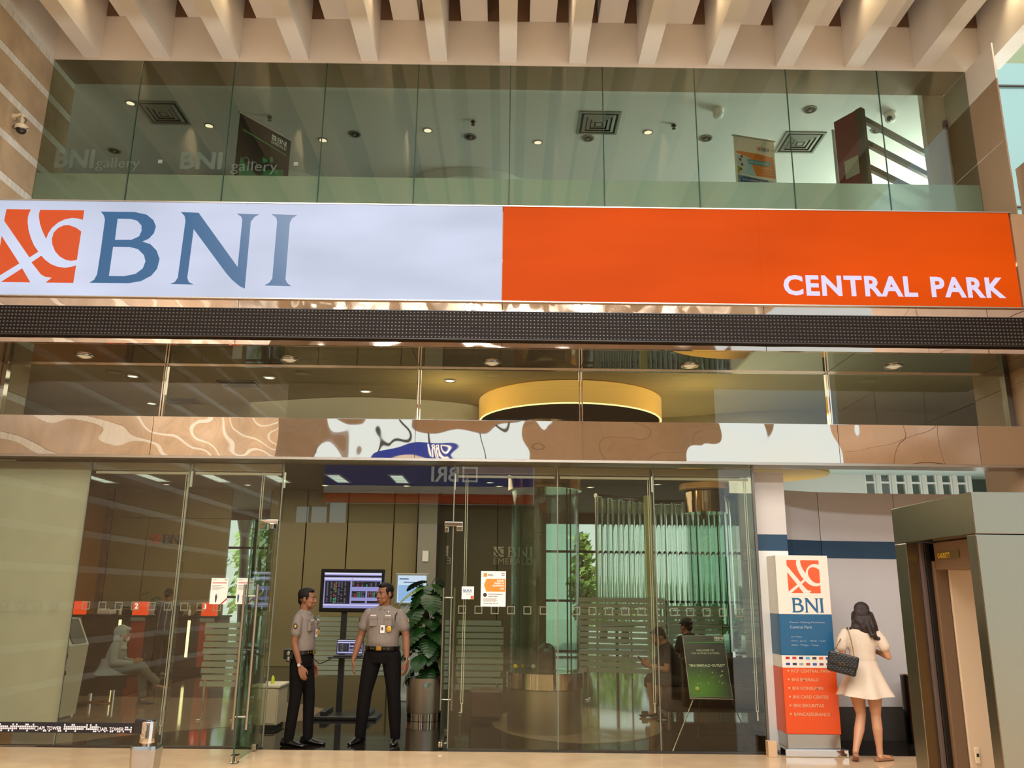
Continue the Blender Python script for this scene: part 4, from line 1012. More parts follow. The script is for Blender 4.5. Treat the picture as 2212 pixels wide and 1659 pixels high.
# ------------------------------------------------------------------ frosted stripe screens
GL_SC = glass('screen_glass', '#f2f7f3', 1.0, 1.5)
def screen(p0, p1, Y0, Y1, zb, zt, label, n=10, feet=True, strip=FROST_G):
    a = at(p0, 1400, Y0); b = at(p1, 1400, Y1); d = Vector((b.x - a.x, b.y - a.y, 0)); L = d.length
    yaw = math.atan2(d.y, d.x)
    t = thing('glass_screen', label, 'screen', (a.x, a.y, 0), yaw)
    M = WM[t.name]
    m = MB(); m.box(0, 0, zb - .02, L, .010, zt + .015); part('pane', m.xform(M), GL_SC, t)
    h = (zt - zb) / n
    for k in range(n):
        m = MB(); m.box(.005 + (.03 * L if k % 3 == 1 else 0), -.003, zb + k * h + .12 * h, L - .005 - (.05 * L if k % 4 == 2 else 0), -.001, zb + (k + 1) * h - .10 * h); part('frosted_strip', m.xform(M), strip, t)
    if feet:
        for u in (.12 * L, .88 * L):
            m = MB(); m.bbox(u - .02, -.17, 0, u + .02, .18, .02, .005); m.cyl((u, .005, .02), (u, .005, zb + .1), .016, n=10); part('foot', m.xform(M), STEEL_POL, t)
    return t
screen(438, 532, 11.8, 11.8, .40, 1.24, 'frosted stripe screen standing in front of teller 3')
screen(640, 880, 13.4, 13.4, .42, 1.28, 'wide frosted stripe screen standing behind the two guards', 12)
screen(985, 1088, 12.7, 12.7, .30, 1.28, 'frosted stripe screen behind the opened right door, left of the steel drum', 11)
screen(1246, 1440, 14.4, 14.0, .42, 1.62, 'tall frosted stripe screen behind the man on the sofa', 13)
screen(1443, 1562, 14.05, 14.4, .42, 1.50, 'frosted stripe screen behind the green easel board', 14)

# ------------------------------------------------------------------ television on a stand
TY_ = 12.05
a = at(688, 1322, TY_); b = at(832, 1230, TY_); xm = (a.x + b.x) / 2
tv = thing('tv_stand', 'large flat television showing market prices on a black pole stand', 'television', (xm, TY_ + .1, 0))
m = MB(); m.bbox(a.x, TY_, a.z, b.x, TY_ + .07, b.z, .012); part('casing', m, mat('tv_black', '#0e0b0a', .25), tv)
sa = at(697, 1313, TY_); sb = at(825, 1238, TY_); M = Matrix.Translation((0, TY_ - .002, 0)); sw = sb.x - sa.x; sh = sb.z - sa.z
def scr(h, st=1.0): return mat('screen_' + h.strip('#'), '#000000', .3, emit=h, estr=st, noest=True)
def market_screen(M, x, z, w, h, parent):
    m = MB(); rect(m, M, x, z, x + w, z + h); parent = part('screen', m, scr('#8f8fc8'), parent)
    m = MB()
    for q in ((.02, .12, .46, .76), (.49, .60, .98, .76), (.49, .30, .73, .48), (.76, .30, .98, .48), (.49, .14, .73, .21), (.76, .14, .98, .21), (.0, .87, 1, .92)): rect(m, M, x + q[0] * w, z + q[1] * h, x + q[2] * w, z + q[3] * h, .002)
    part('data_panel', m, scr('#17151f'), parent)
    m = MB(); 
    for q in ((0, .95, 1, 1), (.0, .80, .48, .85), (.49, .80, 1, .85), (0, .07, 1, .10)): rect(m, M, x + q[0] * w, z + q[1] * h, x + q[2] * w, z + q[3] * h, .002)
    part('tool_bar', m, scr('#d4d2f0'), parent)
    g = MB(); r = MB(); wv = MB(); random.seed(2)
    for j in range(16):
        zz_ = z + (.14 + .038 * j) * h
        for k, xx in enumerate((.05, .12, .17, .20, .25, .30, .36)):
            tgt = (g if random.random() < .6 else r) if k in (2, 3) else wv
            if random.random() < .8: rect(tgt, M, x + xx * w, zz_, x + (xx + .025) * w, zz_ + .02 * h, .004)
    for (x0, x1, y0, y1) in ((.5, .97, .61, .75), (.5, .72, .31, .46), (.77, .97, .31, .46)):
        for j in range(4):
            for k in range(6):
                xx = x0 + (x1 - x0) * k / 6; yy = y0 + (y1 - y0) * j / 4
                tgt = r if k == 1 else g if k == 3 else wv
                if random.random() < .7: rect(tgt, M, x + xx * w, z + yy * h, x + (xx + .025) * w, z + (yy + .02) * h, .004)
    part('figures', g, scr('#3fae7a'), parent); part('figures', r, scr('#c23a3a'), parent); part('figures', wv, scr('#6d6c80'), parent)
market_screen(M, sa.x, sa.z, sw, sh, tv)
zb = atz(735, 1556, 0); zs_ = at(735, 1417, TY_).z
px_ = at(736, 1440, TY_).x
m = MB(); m.bbox(px_ - .05, TY_ + .075, .06, px_ + .03, TY_ + .125, a.z + .2, .004); part('pole', m, BLACK, tv); m = MB(); m.bbox(px_ + .33, TY_ + .075, .06, px_ + .38, TY_ + .125, zs_ + .02, .004); part('pole', m, BLACK, tv)
m = MB(); m.bbox(xm - .40, TY_ - .22, .0, xm + .45, TY_ + .38, .05, .012); part('base', m, BLACK, tv)
m = MB(); m.bbox(xm - .30, TY_ - .2, .05, xm - .22, TY_ + .3, .11, .01); part('base_rail', m, BLACK, tv); m = MB(); m.bbox(xm + .28, TY_ - .2, .05, xm + .36, TY_ + .3, .11, .01); part('base_rail', m, BLACK, tv)
m = MB(); m.bbox(px_ - .15, TY_ - .20, zs_ - .02, px_ + .45, TY_ + .12, zs_ + .0, .006); part('shelf', m, BLACK, tv)
a2 = at(728, 1411, TY_ + .02); b2 = at(776, 1383, TY_ + .02)
lt = thing('laptop', 'open black laptop on the shelf of the television stand', 'laptop', ((a2.x + b2.x) / 2, TY_ - .05, zs_))
m = MB(); m.bbox(a2.x - .01, TY_ - .19, zs_ + .001, b2.x + .06, TY_ + .0, zs_ + .02, .004); part('keyboard', m, BLACK, lt)
m = MB(); m.bbox(a2.x - .01, TY_ + .02, a2.z - .01, b2.x + .06, TY_ + .035, b2.z + .012, .003); part('lid', m, BLACK, lt)
market_screen(Matrix.Translation((0, TY_ + .018, 0)), a2.x, a2.z, b2.x + .05 - a2.x, b2.z - a2.z, lt)
m = MB(); q0 = at(672, 1412, 12.0); q1 = at(690, 1432, 12.0); q2 = at(720, 1420, 12.0)
m.tube([at(673, 1402, 12.0), at(676, 1422, 12.0), at(690, 1434, 12.0), at(705, 1428, 12.0), at(722, 1418, 12.0)], .008, 6)
part('power_cord', m, BLACK, tv)

# white self-service screen behind the plant
KY = 14.0
a = at(852, 1306, KY); b = at(926, 1239, KY)
ks = thing('info_kiosk', 'pale bezelled touch screen kiosk glowing behind the potted plant', 'kiosk', ((a.x + b.x) / 2, KY + .1, 0))
m = MB(); m.bbox(a.x, KY, a.z, b.x, KY + .10, b.z, .015); part('bezel', m, mat('kiosk_grey', '#a8aca6', .4), ks)
M = Matrix.Translation((0, KY - .003, 0)); w = b.x - a.x; h = b.z - a.z
m = MB(); rect(m, M, a.x + .07 * w, a.z + .07 * h, b.x - .06 * w, b.z - .07 * h); kscr = part('screen', m, scr('#cfe4f6', .9), ks)
m = MB(); rect(m, M, a.x + .10 * w, a.z + .10 * h, b.x - .30 * w, a.z + .62 * h, .002); part('picture', m, scr('#8fb4dc'), kscr)
m = MB(); rect(m, M, a.x + .12 * w, b.z - .2 * h, a.x + .4 * w, b.z - .16 * h, .002); rect(m, M, a.x + .25 * w, b.z - .3 * h, b.x - .25 * w, b.z - .27 * h, .002); part('print', m, scr('#3d5a80'), kscr)
xm_ = (a.x + b.x) / 2
m = MB(); m.bbox(xm_ - .17, KY + .03, .03, xm_ + .17, KY + .12, a.z, .01); part('pedestal', m, mat('kiosk_white', '#c8d0d0', .4), ks)
m = MB(); m.bbox(xm_ - .25, KY - .1, 0, xm_ + .25, KY + .25, .03, .006); part('base', m, GREY_P, ks)

# ------------------------------------------------------------------ potted monstera
PY = 12.0
px0 = at(878, 1500, PY).x; px1 = at(961, 1500, PY).x; pcx = (px0 + px1) / 2; pr = (px1 - px0) / 2
ptop = at(920, 1466, PY - .2).z
mo = thing('monstera_plant', 'tall split leaf monstera in a round brushed steel planter by the doorway', 'plant', (pcx, PY, 0))
m = MB(); m.lathe([(pr * .97, .10), (pr, .105), (pr, ptop), (pr - .02, ptop), (pr - .03, ptop - .05), (0, ptop - .05)], (pcx, PY, 0), 48); plant_pot = part('planter', m, STEEL_BR, mo)
m = MB(); m.lathe([(pr * .96, 0), (pr * .98, .004), (pr * .98, .10), (pr * .9, .102)], (pcx, PY, 0), 48); part('planter_foot', m, STEEL_POL, plant_pot)
m = MB(); m.lathe([(pr - .025, ptop - .03), (pr * .5, ptop - .015), (0, ptop - .01)], (pcx, PY, 0), 32); part('soil', m, mat('soil', '#241a12', .9), plant_pot)
def monstera_leaf():
    pts = []
    for s in (1, -1):
        half = []
        k = 5
        half.append((0, .0)); half.append((.10 * s, -.045)); half.append((.15 * s, .0))
        for i in range(k):
            y0 = .035 + .05 * i; wo = (.155, .165, .155, .13, .095)[i]
            half += [(wo * s, y0), ((wo + .004) * s, y0 + .022), ((wo - .015) * s, y0 + .037), (.055 * s * (1 - .1 * i), y0 + .022), (.055 * s * (1 - .1 * i), y0 + .030)]
        half += [(.07 * s, .29), (.0, .345)]
        pts.append(half)
    m = MB()
    def bend(p): return (p[0], p[1], -.9 * p[1] ** 2 - .5 * abs(p[0]) ** 1.5 + .04 * abs(p[0]))
    for s, half in zip((1, -1), pts):
        mid = [(0, p[1]) for p in half]
        n = len(half)
        vs = [bend(p) for p in half] + [bend(q) for q in [(0, max(0, min(.345, p[1]))) for p in half]]
        fs = [(i, i + 1, n + i + 1, n + i) if s < 0 else (i + 1, i, n + i, n + i + 1) for i in range(n - 1)]
        m.add(vs, fs, False)
    return m.mesh('leaf', LEAF_M)
LEAF_M = mat('monstera_green', '#1c4417', .32, var=.3, vscale=5, spec=.5)
LEAF_Y = mat('monstera_light_green', '#4a7a22', .35, var=.2, vscale=5)
ml = monstera_leaf(); ml2 = ml.copy(); ml2.materials.clear(); ml2.materials.append(LEAF_Y)
heart = leaf_mesh('leaf', .26, .11, LEAF_M, .35)
random.seed(21); st = MB()
htop = at(915, 1247, PY).z
m = MB(); m.tube([(pcx, PY, ptop - .03), (pcx + .02, PY, .9), (pcx - .02, PY, 1.3), (pcx, PY, htop - .25)], [.035, .03, .028, .02], 8); part('moss_pole', m, mat('moss_pole', '#3a2c1a', .9), mo)
nL = 44
for k in range(nL):
    u = k / (nL - 1); z = ptop + .05 + (htop - ptop - .1) * u
    t = k * 2.4 + random.uniform(-.3, .3); r = random.uniform(.14, .30) * (1.0 if u < .85 else .6)
    c_ = Vector((pcx + random.uniform(-.02, .02), PY, z - .12)); tip = Vector((pcx + r * math.cos(t), PY + r * math.sin(t), z + random.uniform(-.02, .07)))
    st.tube([c_, (c_ + tip) / 2 + Vector((0, 0, .06)), tip], .006, 5)
    me = ml2 if k in (19, 38, 27) else (ml if (u > .3 or k % 2 == 0) else heart)
    put_leaf(me, mo, tip, t - PI / 2, random.uniform(-.9, -.2), random.uniform(.72, 1.05) if me is not heart else random.uniform(.8, 1.1))
part('stem', st, mat('stem_green', '#2c4a1c', .5), mo)

# ------------------------------------------------------------------ glass display columns
def display_column(name, label, c, R, zb0, zb1, zc0, zc1, rim=1.04, brim=False):
    t = thing(name, label, 'display column', (c[0], c[1], 0))
    m = MB(); m.lathe([(R, 0), (R, zb0)], (c[0], c[1], 0), 64); part('steel_drum', m, STEEL_BR, t)
    m = MB(); m.lathe([(R * .99, zb0), (R * rim, zb0 + .012), (R * rim, zb1), (R * rim - .03, zb1 + .004), (0, zb1 - .01)], (c[0], c[1], 0), 64); part('polished_rim', m, STEEL_POL, t)
    m = MB(); Rg = R * .94; m.lathe([(Rg, zb1), (Rg, zc0), (Rg - .012, zc0), (Rg - .012, zb1), (Rg, zb1)], (c[0], c[1], 0), 64); part('glass_cylinder', m, glass('cylinder_glass', '#e9f4ee', 1.0, 1.6), t)
    m = MB(); m.lathe([(R * .9, zc0 + .005), (R * rim, zc0), (R * rim, zc0 + (zc1 - zc0) * .55), (R * 1.0, zc0 + (zc1 - zc0) * .56), (R * 1.0, zc1)], (c[0], c[1], 0), 64); part('steel_cap', m, mat('bronze_steel', '#b29b82', .12, 1.0), t)
    if brim: m = MB(); m.lathe([(R * 1.0, zc1), (R * 1.25, zc1 + .002), (R * 1.25, zc1 + .13), (0, zc1 + .132)], (c[0], c[1], 0), 64); part('brim', m, mat('brim_brown', '#5d4630', .4), t)
    for k in range(4):
        an = PI / 4 + k * PI / 2
        m = MB(); p0 = (c[0] + Rg * math.cos(an), c[1] + Rg * math.sin(an)); m.box(p0[0] - .009, p0[1] - .009, zb1, p0[0] + .009, p0[1] + .009, zc0); part('glass_joint', m, GL_EDGE, t)
    m = MB(); m.cyl((c[0] - .05, c[1], zc0 - .10), (c[0] - .05, c[1], zc0), .05, n=16); part('spot_lamp', m, STEEL_DK, t)
    return t
c1 = (at(1177, 1500, 11.2).x, 11.22); R1 = .475
zd1 = at(1177, 1494, 10.75).z; zd2 = at(1177, 1457, 10.75).z; zc0 = at(1177, 1052, 10.75).z; 
display_column('display_column', 'round glass display column on a steel drum in the middle of the hall', c1, R1, zd1, zd2, zc0, 3.9)
c2 = (at(1530, 1200, 15.0).x, 15.0); R2 = .37
display_column('display_column', 'second glass column with a brown brimmed cap near the glass corner', c2, R2, .62, .74, at(1530, 1105, 14.65).z, at(1530, 1058, 14.65).z, 1.03, True)
# small things in the display column
for px, py, cc, lab, r in ((1113, 1452, '#d8b51c', 'yellow ball flower left most on the display column shelf', .022), (1127, 1453, '#c9a51a', 'yellow ball flower second on the display column shelf', .022), (1139, 1449, '#6a4a6a', 'purple dried flower head in the display column', .024), (1152, 1448, '#d8d2c4', 'white dried flower head in the display column', .022)):
    p = at(px, py, 10.92)
    f = thing('dried_flower', lab, 'flower', (p.x, 10.95, zd2))
    m = MB(); m.sphere((p.x, 10.95, zd2 + .075), r * 1.3, 12, 8); part('head', m, mat('flower_' + cc.strip('#'), cc, .7, bump=.4, bscale=200), f)
    m = MB(); m.cyl((p.x, 10.95, zd2), (p.x, 10.95, zd2 + .06), .003, n=6); part('stem', m, LEAF, f)
dm_ = at(1180, 1450, 11.3)  # solid dark dome standing in for an arch reflected in the glass
f = thing('dome_reflection', 'dark dome shape made for an arch reflection in the glass display column', 'reflection', (dm_.x, 11.3, zd2))
m = MB(); m.lathe([(.12, zd2), (.125, zd2 + .01), (.125, zd2 + .20), (.115, zd2 + .26), (.085, zd2 + .31), (.045, zd2 + .335), (0, zd2 + .34)], (dm_.x, 11.3, 0), 32); part('dome', m, mat('dome_reflection_dark', '#2a2632', .12), f)
m = MB(); m.lathe([(.135, zd2), (.135, zd2 + .012)], (dm_.x, 11.3, 0), 32); part('base_ring', m, STEEL_DK, f)

# curtain of upright glass tubes near the windows
gt = thing('glass_tube_screen', 'curved curtain of upright clear glass tubes before the rear windows', 'screen', (at(1440, 1200, 17.5).x, 17.5, 0))
tz0, tz1 = 1.5, at(1440, 1078, 17.5).z
tm = MB(); tm.lathe([(.055, 0), (.055, 1)], (0, 0, 0), 16)
def clear_rod():
    m = bpy.data.materials.new('rod_glass'); m.use_nodes = True; n = m.node_tree; n.nodes.clear()
    o = n.nodes.new('ShaderNodeOutputMaterial'); g = n.nodes.new('ShaderNodeBsdfGlass'); g.inputs['Color'].default_value = C('#f2faf4'); g.inputs['IOR'].default_value = 1.42; g.inputs['Roughness'].default_value = .02
    n.links.new(g.outputs[0], o.inputs[0]); return m
tme = tm.mesh('tube', clear_rod())
for k in range(26):
    px = 1296 + k * 11.6; Yt = 17.2 + 1.1 * math.sin(k / 25 * PI) + (.3 if k % 2 else 0)
    x = at(px, 1200, Yt).x; o = bpy.data.objects.new('tube', tme); COL.objects.link(o); o.parent = gt
    o.matrix_local = WM[gt.name].inverted() @ Matrix.Translation((x, Yt, tz0 - .2 * (k % 3))) @ Matrix.Diagonal((1, 1, tz1 - tz0 + .2 * (k % 3), 1)); WM[o.name] = WM[gt.name]
m = MB(); m.tube([(at(1290 + 12 * k, 1200, 17.2 + 1.1 * math.sin(k / 26 * PI)).x, 17.2 + 1.1 * math.sin(k / 26 * PI) + .15, tz1 + .04) for k in range(27)], .05, 8); part('top_rail', m, STEEL_BR, gt)
m = MB(); m.tube([(at(1290 + 12 * k, 1200, 17.2 + 1.1 * math.sin(k / 26 * PI)).x, 17.2 + 1.1 * math.sin(k / 26 * PI) + .15, 1.05) for k in range(27)], .03, 8); 
for k in range(0, 27, 6):
    q = (at(1290 + 12 * k, 1200, 17.2 + 1.1 * math.sin(k / 26 * PI)).x, 17.2 + 1.1 * math.sin(k / 26 * PI) + .15); m.cyl((q[0], q[1], 0), (q[0], q[1], tz1), .02, n=8)
part('support_rail', m, STEEL_BR, gt)
m = MB(); a = at(1396, 1200, 16.4).x; b = at(1412, 1200, 16.4).x; m.bbox(a, 16.4, 0, b, 16.55, at(1400, 1070, 16.4).z, .004)
solo('slim_pillar', m, mat('pale_green_panel', '#c3d29a', .4), 'slim pale green pillar in front of the glass tube curtain', 'pillar')

# ------------------------------------------------------------------ bench, white kiosk, cabinet on the left
B0 = at(120, 1470, 12.0); B1 = at(276, 1470, 13.45); d = Vector((B1.x - B0.x, B1.y - B0.y, 0)); L = d.length; yaw = math.atan2(d.y, d.x)
be = thing('bench', 'long dark brown upholstered bench on chrome legs left of the doorway', 'bench', (B0.x, B0.y, 0), yaw); M = WM[be.name]
m = MB(); m.bbox(0, 0, .20, L, .55, .425, .03); part('seat', m.xform(M), mat('brown_leather', '#2a1c14', .7, spec=.2, bump=.1, bscale=60), be)
for u in (.45, L - .22):
    m = MB(); m.bbox(u, .06, .02, u + .04, .10, .2, .004); m.bbox(u, .45, .02, u + .04, .49, .2, .004); m.bbox(u, .06, 0, u + .04, .49, .025, .004); part('leg', m.xform(M), STEEL_POL, be)
m = MB(); m.bbox(.45, .25, .17, L - .2, .29, .2, .004); part('rail', m.xform(M), STEEL_POL, be)
KX = at(160, 1450, 11.3).x
kw = thing('queue_kiosk', 'white self service machine with slanted dark screen at the edge of the lowered blind', 'kiosk', (KX - .25, 11.3, 0))
m = MB(); pr_ = [(0, .08), (.50, .08), (.56, .95), (.40, 1.28), (0, 1.32)]
m.prism([(KX - .56 + p[0], p[1]) for p in pr_], .5, Matrix.Translation((0, 11.1, 0))); part('body', m, mat('kiosk_ivory', '#b9b5a8', .4), kw)
m = MB(); m.bbox(KX - .52, 11.14, 0, KX - .1, 11.55, .08, .004); part('foot', m, mat('kiosk_foot', '#7f8890', .4), kw)
m = MB(); m.prism([(KX - .003, .97), (KX - .150, 1.27), (KX - .145, 1.275), (KX + .004, .975)], .36, Matrix.Translation((0, 11.17, 0))); part('screen', m, BLACK, kw)
m = MB(); m.bbox(KX - .03, 11.09, .80, KX - .005, 11.105, .86, .003); m.bbox(KX - .07, 11.09, .80, KX - .045, 11.105, .86, .003); m.bbox(KX - .03, 11.09, .60, KX + .0, 11.105, .65, .003); part('button', m, BLACK, kw)
a = at(541, 1570, 11.0); b = at(603, 1480, 11.0)
cb = thing('cabinet', 'low beige cabinet standing just behind the open left door', 'cabinet', ((a.x + b.x) / 2, 11.2, 0))
ctz = b.z
m = MB(); m.bbox(a.x, 11.0, .05, b.x, 11.45, ctz - .03, .005); part('body', m, mat('cabinet_beige', '#b5a987', .5), cb)
m = MB(); m.bbox(a.x - .02, 10.97, ctz - .03, b.x + .02, 11.47, ctz, .005); part('top', m, mat('cabinet_top', '#c9c0a4', .4), cb)
m = MB(); m.bbox(a.x + .02, 11.02, 0, b.x - .02, 11.4, .05, .003); part('plinth', m, BLACK, cb)
m = MB(); m.bbox(a.x + .015, 10.985, .07, (a.x + b.x) / 2 - .004, 10.999, ctz - .045, .003); part('door', m, mat('cabinet_beige', ''), cb)
m = MB(); m.bbox((a.x + b.x) / 2 + .004, 10.985, .07, b.x - .015, 10.999, ctz - .045, .003); part('door', m, mat('cabinet_beige', ''), cb)
for px, cc, hh, rr, lab, nm in ((552, '#5a463a', .15, .03, 'brown bottle on the beige cabinet', 'bottle'), (567, '#2c2a2c', .13, .04, 'dark jar on the beige cabinet', 'jar'), (589, '#b9c022', .11, .022, 'yellow green bottle on the beige cabinet', 'bottle')):
    x = at(px, 1475, 11.2).x
    t = thing(nm, lab, nm, (x, 11.2, ctz))
    m = MB(); m.lathe([(rr, ctz), (rr, ctz + hh * .6), (rr * .45, ctz + hh * .8), (rr * .45, ctz + hh * .9)], (x, 11.2, 0), 16); part('body', m, mat('bottle_' + cc.strip('#'), cc, .2), t)
    m = MB(); m.lathe([(rr * .5, ctz + hh * .9), (rr * .5, ctz + hh)], (x, 11.2, 0), 12); part('cap', m, BLACK, t)

# ------------------------------------------------------------------ easel board
EB = thing('easel_board', 'green and black welcome board leaning on a thin metal easel at the glass corner', 'sign', (at(1535, 1600, 9.98).x, 10.0, 0))
bl = at(1489.5, 1506, 9.95); br = at(1584, 1508, 9.95); tl = at(1473.7, 1371.7, 10.2); tr_ = at(1562.8, 1371.7, 10.2)
w = .5 * ((br - bl).length + (tr_ - tl).length); h = (tl - bl).length
ux = (br - bl).normalized(); uz = ((tl + tr_) / 2 - (bl + br) / 2).normalized(); uy = uz.cross(ux).normalized(); ux = uy.cross(uz)
o_ = (bl + br) / 2 - ux * (w / 2)
M = Matrix(((ux.x, uy.x, uz.x, o_.x), (ux.y, uy.y, uz.y, o_.y), (ux.z, uy.z, uz.z, o_.z), (0, 0, 0, 1)))
m = MB(); m.bbox(0, 0, 0, w, .012, h, .003); m.xform(M); part('frame', m, STEEL_DK, EB)
def board_mat():
    m = mat('board_print', '#101410', .22); n = m.node_tree; b = n.nodes['Principled BSDF']
    t = n.nodes.new('ShaderNodeTexCoord'); mp = n.nodes.new('ShaderNodeMapping'); mp.inputs['Location'].default_value = (-.30, 0, -.30); mp.inputs['Scale'].default_value = (2.6, 0, 3.4)
    g = n.nodes.new('ShaderNodeTexGradient'); g.gradient_type = 'SPHERICAL'; r = n.nodes.new('ShaderNodeValToRGB')
    r.color_ramp.elements[0].color = C('#12150f'); r.color_ramp.elements[1].color = C('#4f8a1c'); r.color_ramp.elements[1].position = .9
    n.links.new(t.outputs['Object'], mp.inputs[0]); n.links.new(mp.outputs[0], g.inputs[0]); n.links.new(g.outputs[0], r.inputs[0]); n.links.new(r.outputs[0], b.inputs['Base Color'])
    return m
m = MB(); m.box(.008, -.002, .008, w - .008, -.0005, h - .008)
me = m.mesh('print', board_mat()); o = bpy.data.objects.new('print', me); COL.objects.link(o); o.parent = EB; o.matrix_local = WM[EB.name].inverted() @ M; WM[o.name] = WM[EB.name]
M2 = M @ Matrix.Translation((0, -.004, 0)); GOLD = mat('board_lettering', '#d8dcc0', .5)
m = MB(); put_text(m, 'BNI', M2, .84 * w, .93 * h, h=.032, bold=.01); put_text(m, 'EMERALD', M2, .76 * w, .90 * h, w=.2 * w, h=.016); put_emblem(m, M2, .76 * w, .93 * h, .034, .001); part('logo', m, mat('logo_white', '#e4e6dc', .5), EB)
m = MB(); put_text(m, 'WELCOME TO', M2, .5 * w, .735 * h, h=.022, align='c'); put_text(m, 'OUR VALUE BNI CUSTOMERS', M2, .5 * w, .69 * h, w=.66 * w, align='c'); part('lettering', m, GOLD, EB)
m = MB(); put_text(m, '"BNI EMERALD OUTLET"', M2, .5 * w, .485 * h, w=.84 * w, align='c', bold=.015); part('title_lettering', m, GOLD, EB)
m = MB(); rect(m, M2, .01, .875 * h, w - .01, .89 * h); part('green_line', m, mat('line_green', '#3f8a3a', .5), EB)
m = MB(); m.sphere(M2 @ Vector((.2 * w, 0, .13 * h)), .028, 16, 10, M2); random.seed(4)
for k in range(16): m.sphere(M2 @ Vector((random.uniform(.1, .9) * w, .002, random.uniform(.2, .46) * h)), random.uniform(.004, .009), 8, 6, M2)
part('droplets', m, mat('droplet', '#b9c77a', .1), EB)
m = MB(); fl_ = atz(1454, 1626, 0); fr_ = atz(1622, 1610, 0)
m.tube([bl + Vector((.05, .01, -.01)), (fl_.x, fl_.y + .03, 0)], .008, 8); m.tube([br + Vector((-.02, .01, -.01)), (fr_.x, fr_.y, 0)], .008, 8); m.tube([tl + Vector((.25, .03, 0)), ((fl_.x + fr_.x) / 2, 10.75, 0)], .008, 8); m.tube([bl + Vector((0, -.015, -.012)), br + Vector((0, -.015, -.012))], .008, 8)
part('easel', m, STEEL_DK, EB)

# sofa with seated customers
SF = thing('sofa', 'long low dark brown sofa behind the easel board', 'sofa', (3.0, 12.5, 0))
SOFA = mat('sofa_brown', '#2a1c14', .7, spec=.2, bump=.08, bscale=50)
m = MB(); m.bbox(2.16, 12.0, .12, 4.6, 12.75, .43, .05); part('seat', m, SOFA, SF)
m = MB(); m.bbox(2.16, 12.72, .12, 4.6, 12.95, .78, .05); part('backrest', m, SOFA, SF)
for x in (2.24, 4.5):
    for y in (12.08, 12.85): m = MB(); m.cyl((x, y, 0), (x, y, .13), .02, n=10); part('leg', m, STEEL_POL, SF)
SF2 = thing('bench', 'low dark seat behind the sofa on which the capped person sits', 'bench', (3.0, 13.4, 0))
m = MB(); m.bbox(2.15, 13.2, .28, 3.9, 13.62, .43, .03); part('seat', m, SOFA, SF2)
for x in (2.3, 3.75): m = MB(); m.bbox(x - .03, 13.25, 0, x + .03, 13.57, .28, .004); part('leg', m, BLACK, SF2)
# low dark stool left of the column
p = atz(1052, 1560, 0)
stl = thing('pouf', 'low dark square pouf standing left of the steel drum', 'stool', (p.x, p.y + .2, 0))
m = MB(); m.bbox(p.x - .24, p.y, .04, p.x + .2, p.y + .42, .40, .03); part('seat', m, mat('pouf_brown', '#4a3226', .5), stl)
m = MB(); m.bbox(p.x - .2, p.y + .04, 0, p.x + .16, p.y + .38, .04, .004); part('base', m, BLACK, stl)

# ------------------------------------------------------------------ ceiling fittings
DL_ON = mat('downlight_glow', '#000000', emit='#fff4dc', estr=4.0, noest=True)
DL_WARM = mat('downlight_warm', '#3a2f22', emit='#f2d9a8', estr=.75, noest=True)
def downlight_proto(name, r, lit):
    t = thing(name, '', 'ceiling light', (0, 0, 0))
    m = MB(); m.lathe([(r, 0), (r * .98, -.012), (r * .80, -.014), (r * .76, -.004)], n=24); part('ring', m, STEEL_BR if lit else mat('ring_grey', '#7b7c72', .4), t, local=True)
    m = MB(); m.lathe([(r * .76, -.004), (0, -.003)], n=20) if lit else m.lathe([(r * .76, -.006), (r * .3, -.002), (0, -.002)], n=20)
    part('lens' if lit else 'reflector', m, (DL_WARM if lit == 2 else DL_ON) if lit else mat('reflector_dark', '#3e4038', .3, .6), t, local=True)
    if not lit: m = MB(); m.cyl((0, 0, -.004), (0, 0, -.03), .02, n=10); part('lamp', m, mat('lamp_bulb', '#8c8c80', .3), t, local=True)
    return t, kids(t)
def place_lights(name, r, lit, pts, z, group, label):
    pr = None
    for k, q in enumerate(pts):
        p = atz(q[0], q[1], z)
        lab = label(k) if callable(label) else label
        if pr is None:
            pr, ch = downlight_proto(name, r, lit); o = pr; o.location = (p.x, p.y, z - .002); WM[o.name] = Matrix.Translation(o.location); o['label'] = lab
        else: o = dup(pr, (p.x, p.y, z - .002), None, lab, ch)
        o['group'] = group
ordn = ['first', 'second', 'third', 'fourth', 'fifth', 'sixth', 'seventh', 'eighth', 'ninth', 'tenth', 'eleventh', 'twelfth']
place_lights('downlight', .075, 1, [(282, 222), (452, 271), (698, 302), (924, 281), (1162, 307), (1400, 285)], 8.60, 'lit downlights in the gallery ceiling', lambda k: 'lit round downlight in the gallery ceiling, %s from the left' % ordn[k])
place_lights('unlit_downlight', .10, 0, [(247, 325), (766, 289), (1016, 295), (1270, 298), (1525, 298), (1750, 236), (1895, 280)], 8.60, 'unlit downlights in the gallery ceiling', lambda k: 'unlit grey downlight ring in the gallery ceiling, %s from the left' % ordn[k])
place_lights('soffit_downlight', .105, 2, [(183, 768), (625, 776), (1063, 783), (1490, 789), (1930, 791)], 4.299, 'downlights in the canopy soffit', lambda k: 'dim round downlight in the mirrored canopy soffit, %s from the left' % ordn[k])
place_lights('hall_downlight', .10, 1, [(287, 812), (582, 815), (972, 822), (790, 845), (662, 864), (328, 871), (890, 868), (1743, 902)], 4.855, 'downlights in the front ceiling of the bank', lambda k: 'bright downlight seen through the upper glass strip, %s of eight' % ordn[k])
place_lights('rear_downlight', .10, 1, [(360, 1046), (535, 1047), (702, 1048), (878, 1049), (1058, 1042), (1078, 1050), (1275, 1052), (1420, 1046)], 3.998, 'downlights in the rear ceiling of the bank', lambda k: 'small bright downlight in the rear ceiling, %s from the left' % ordn[k])
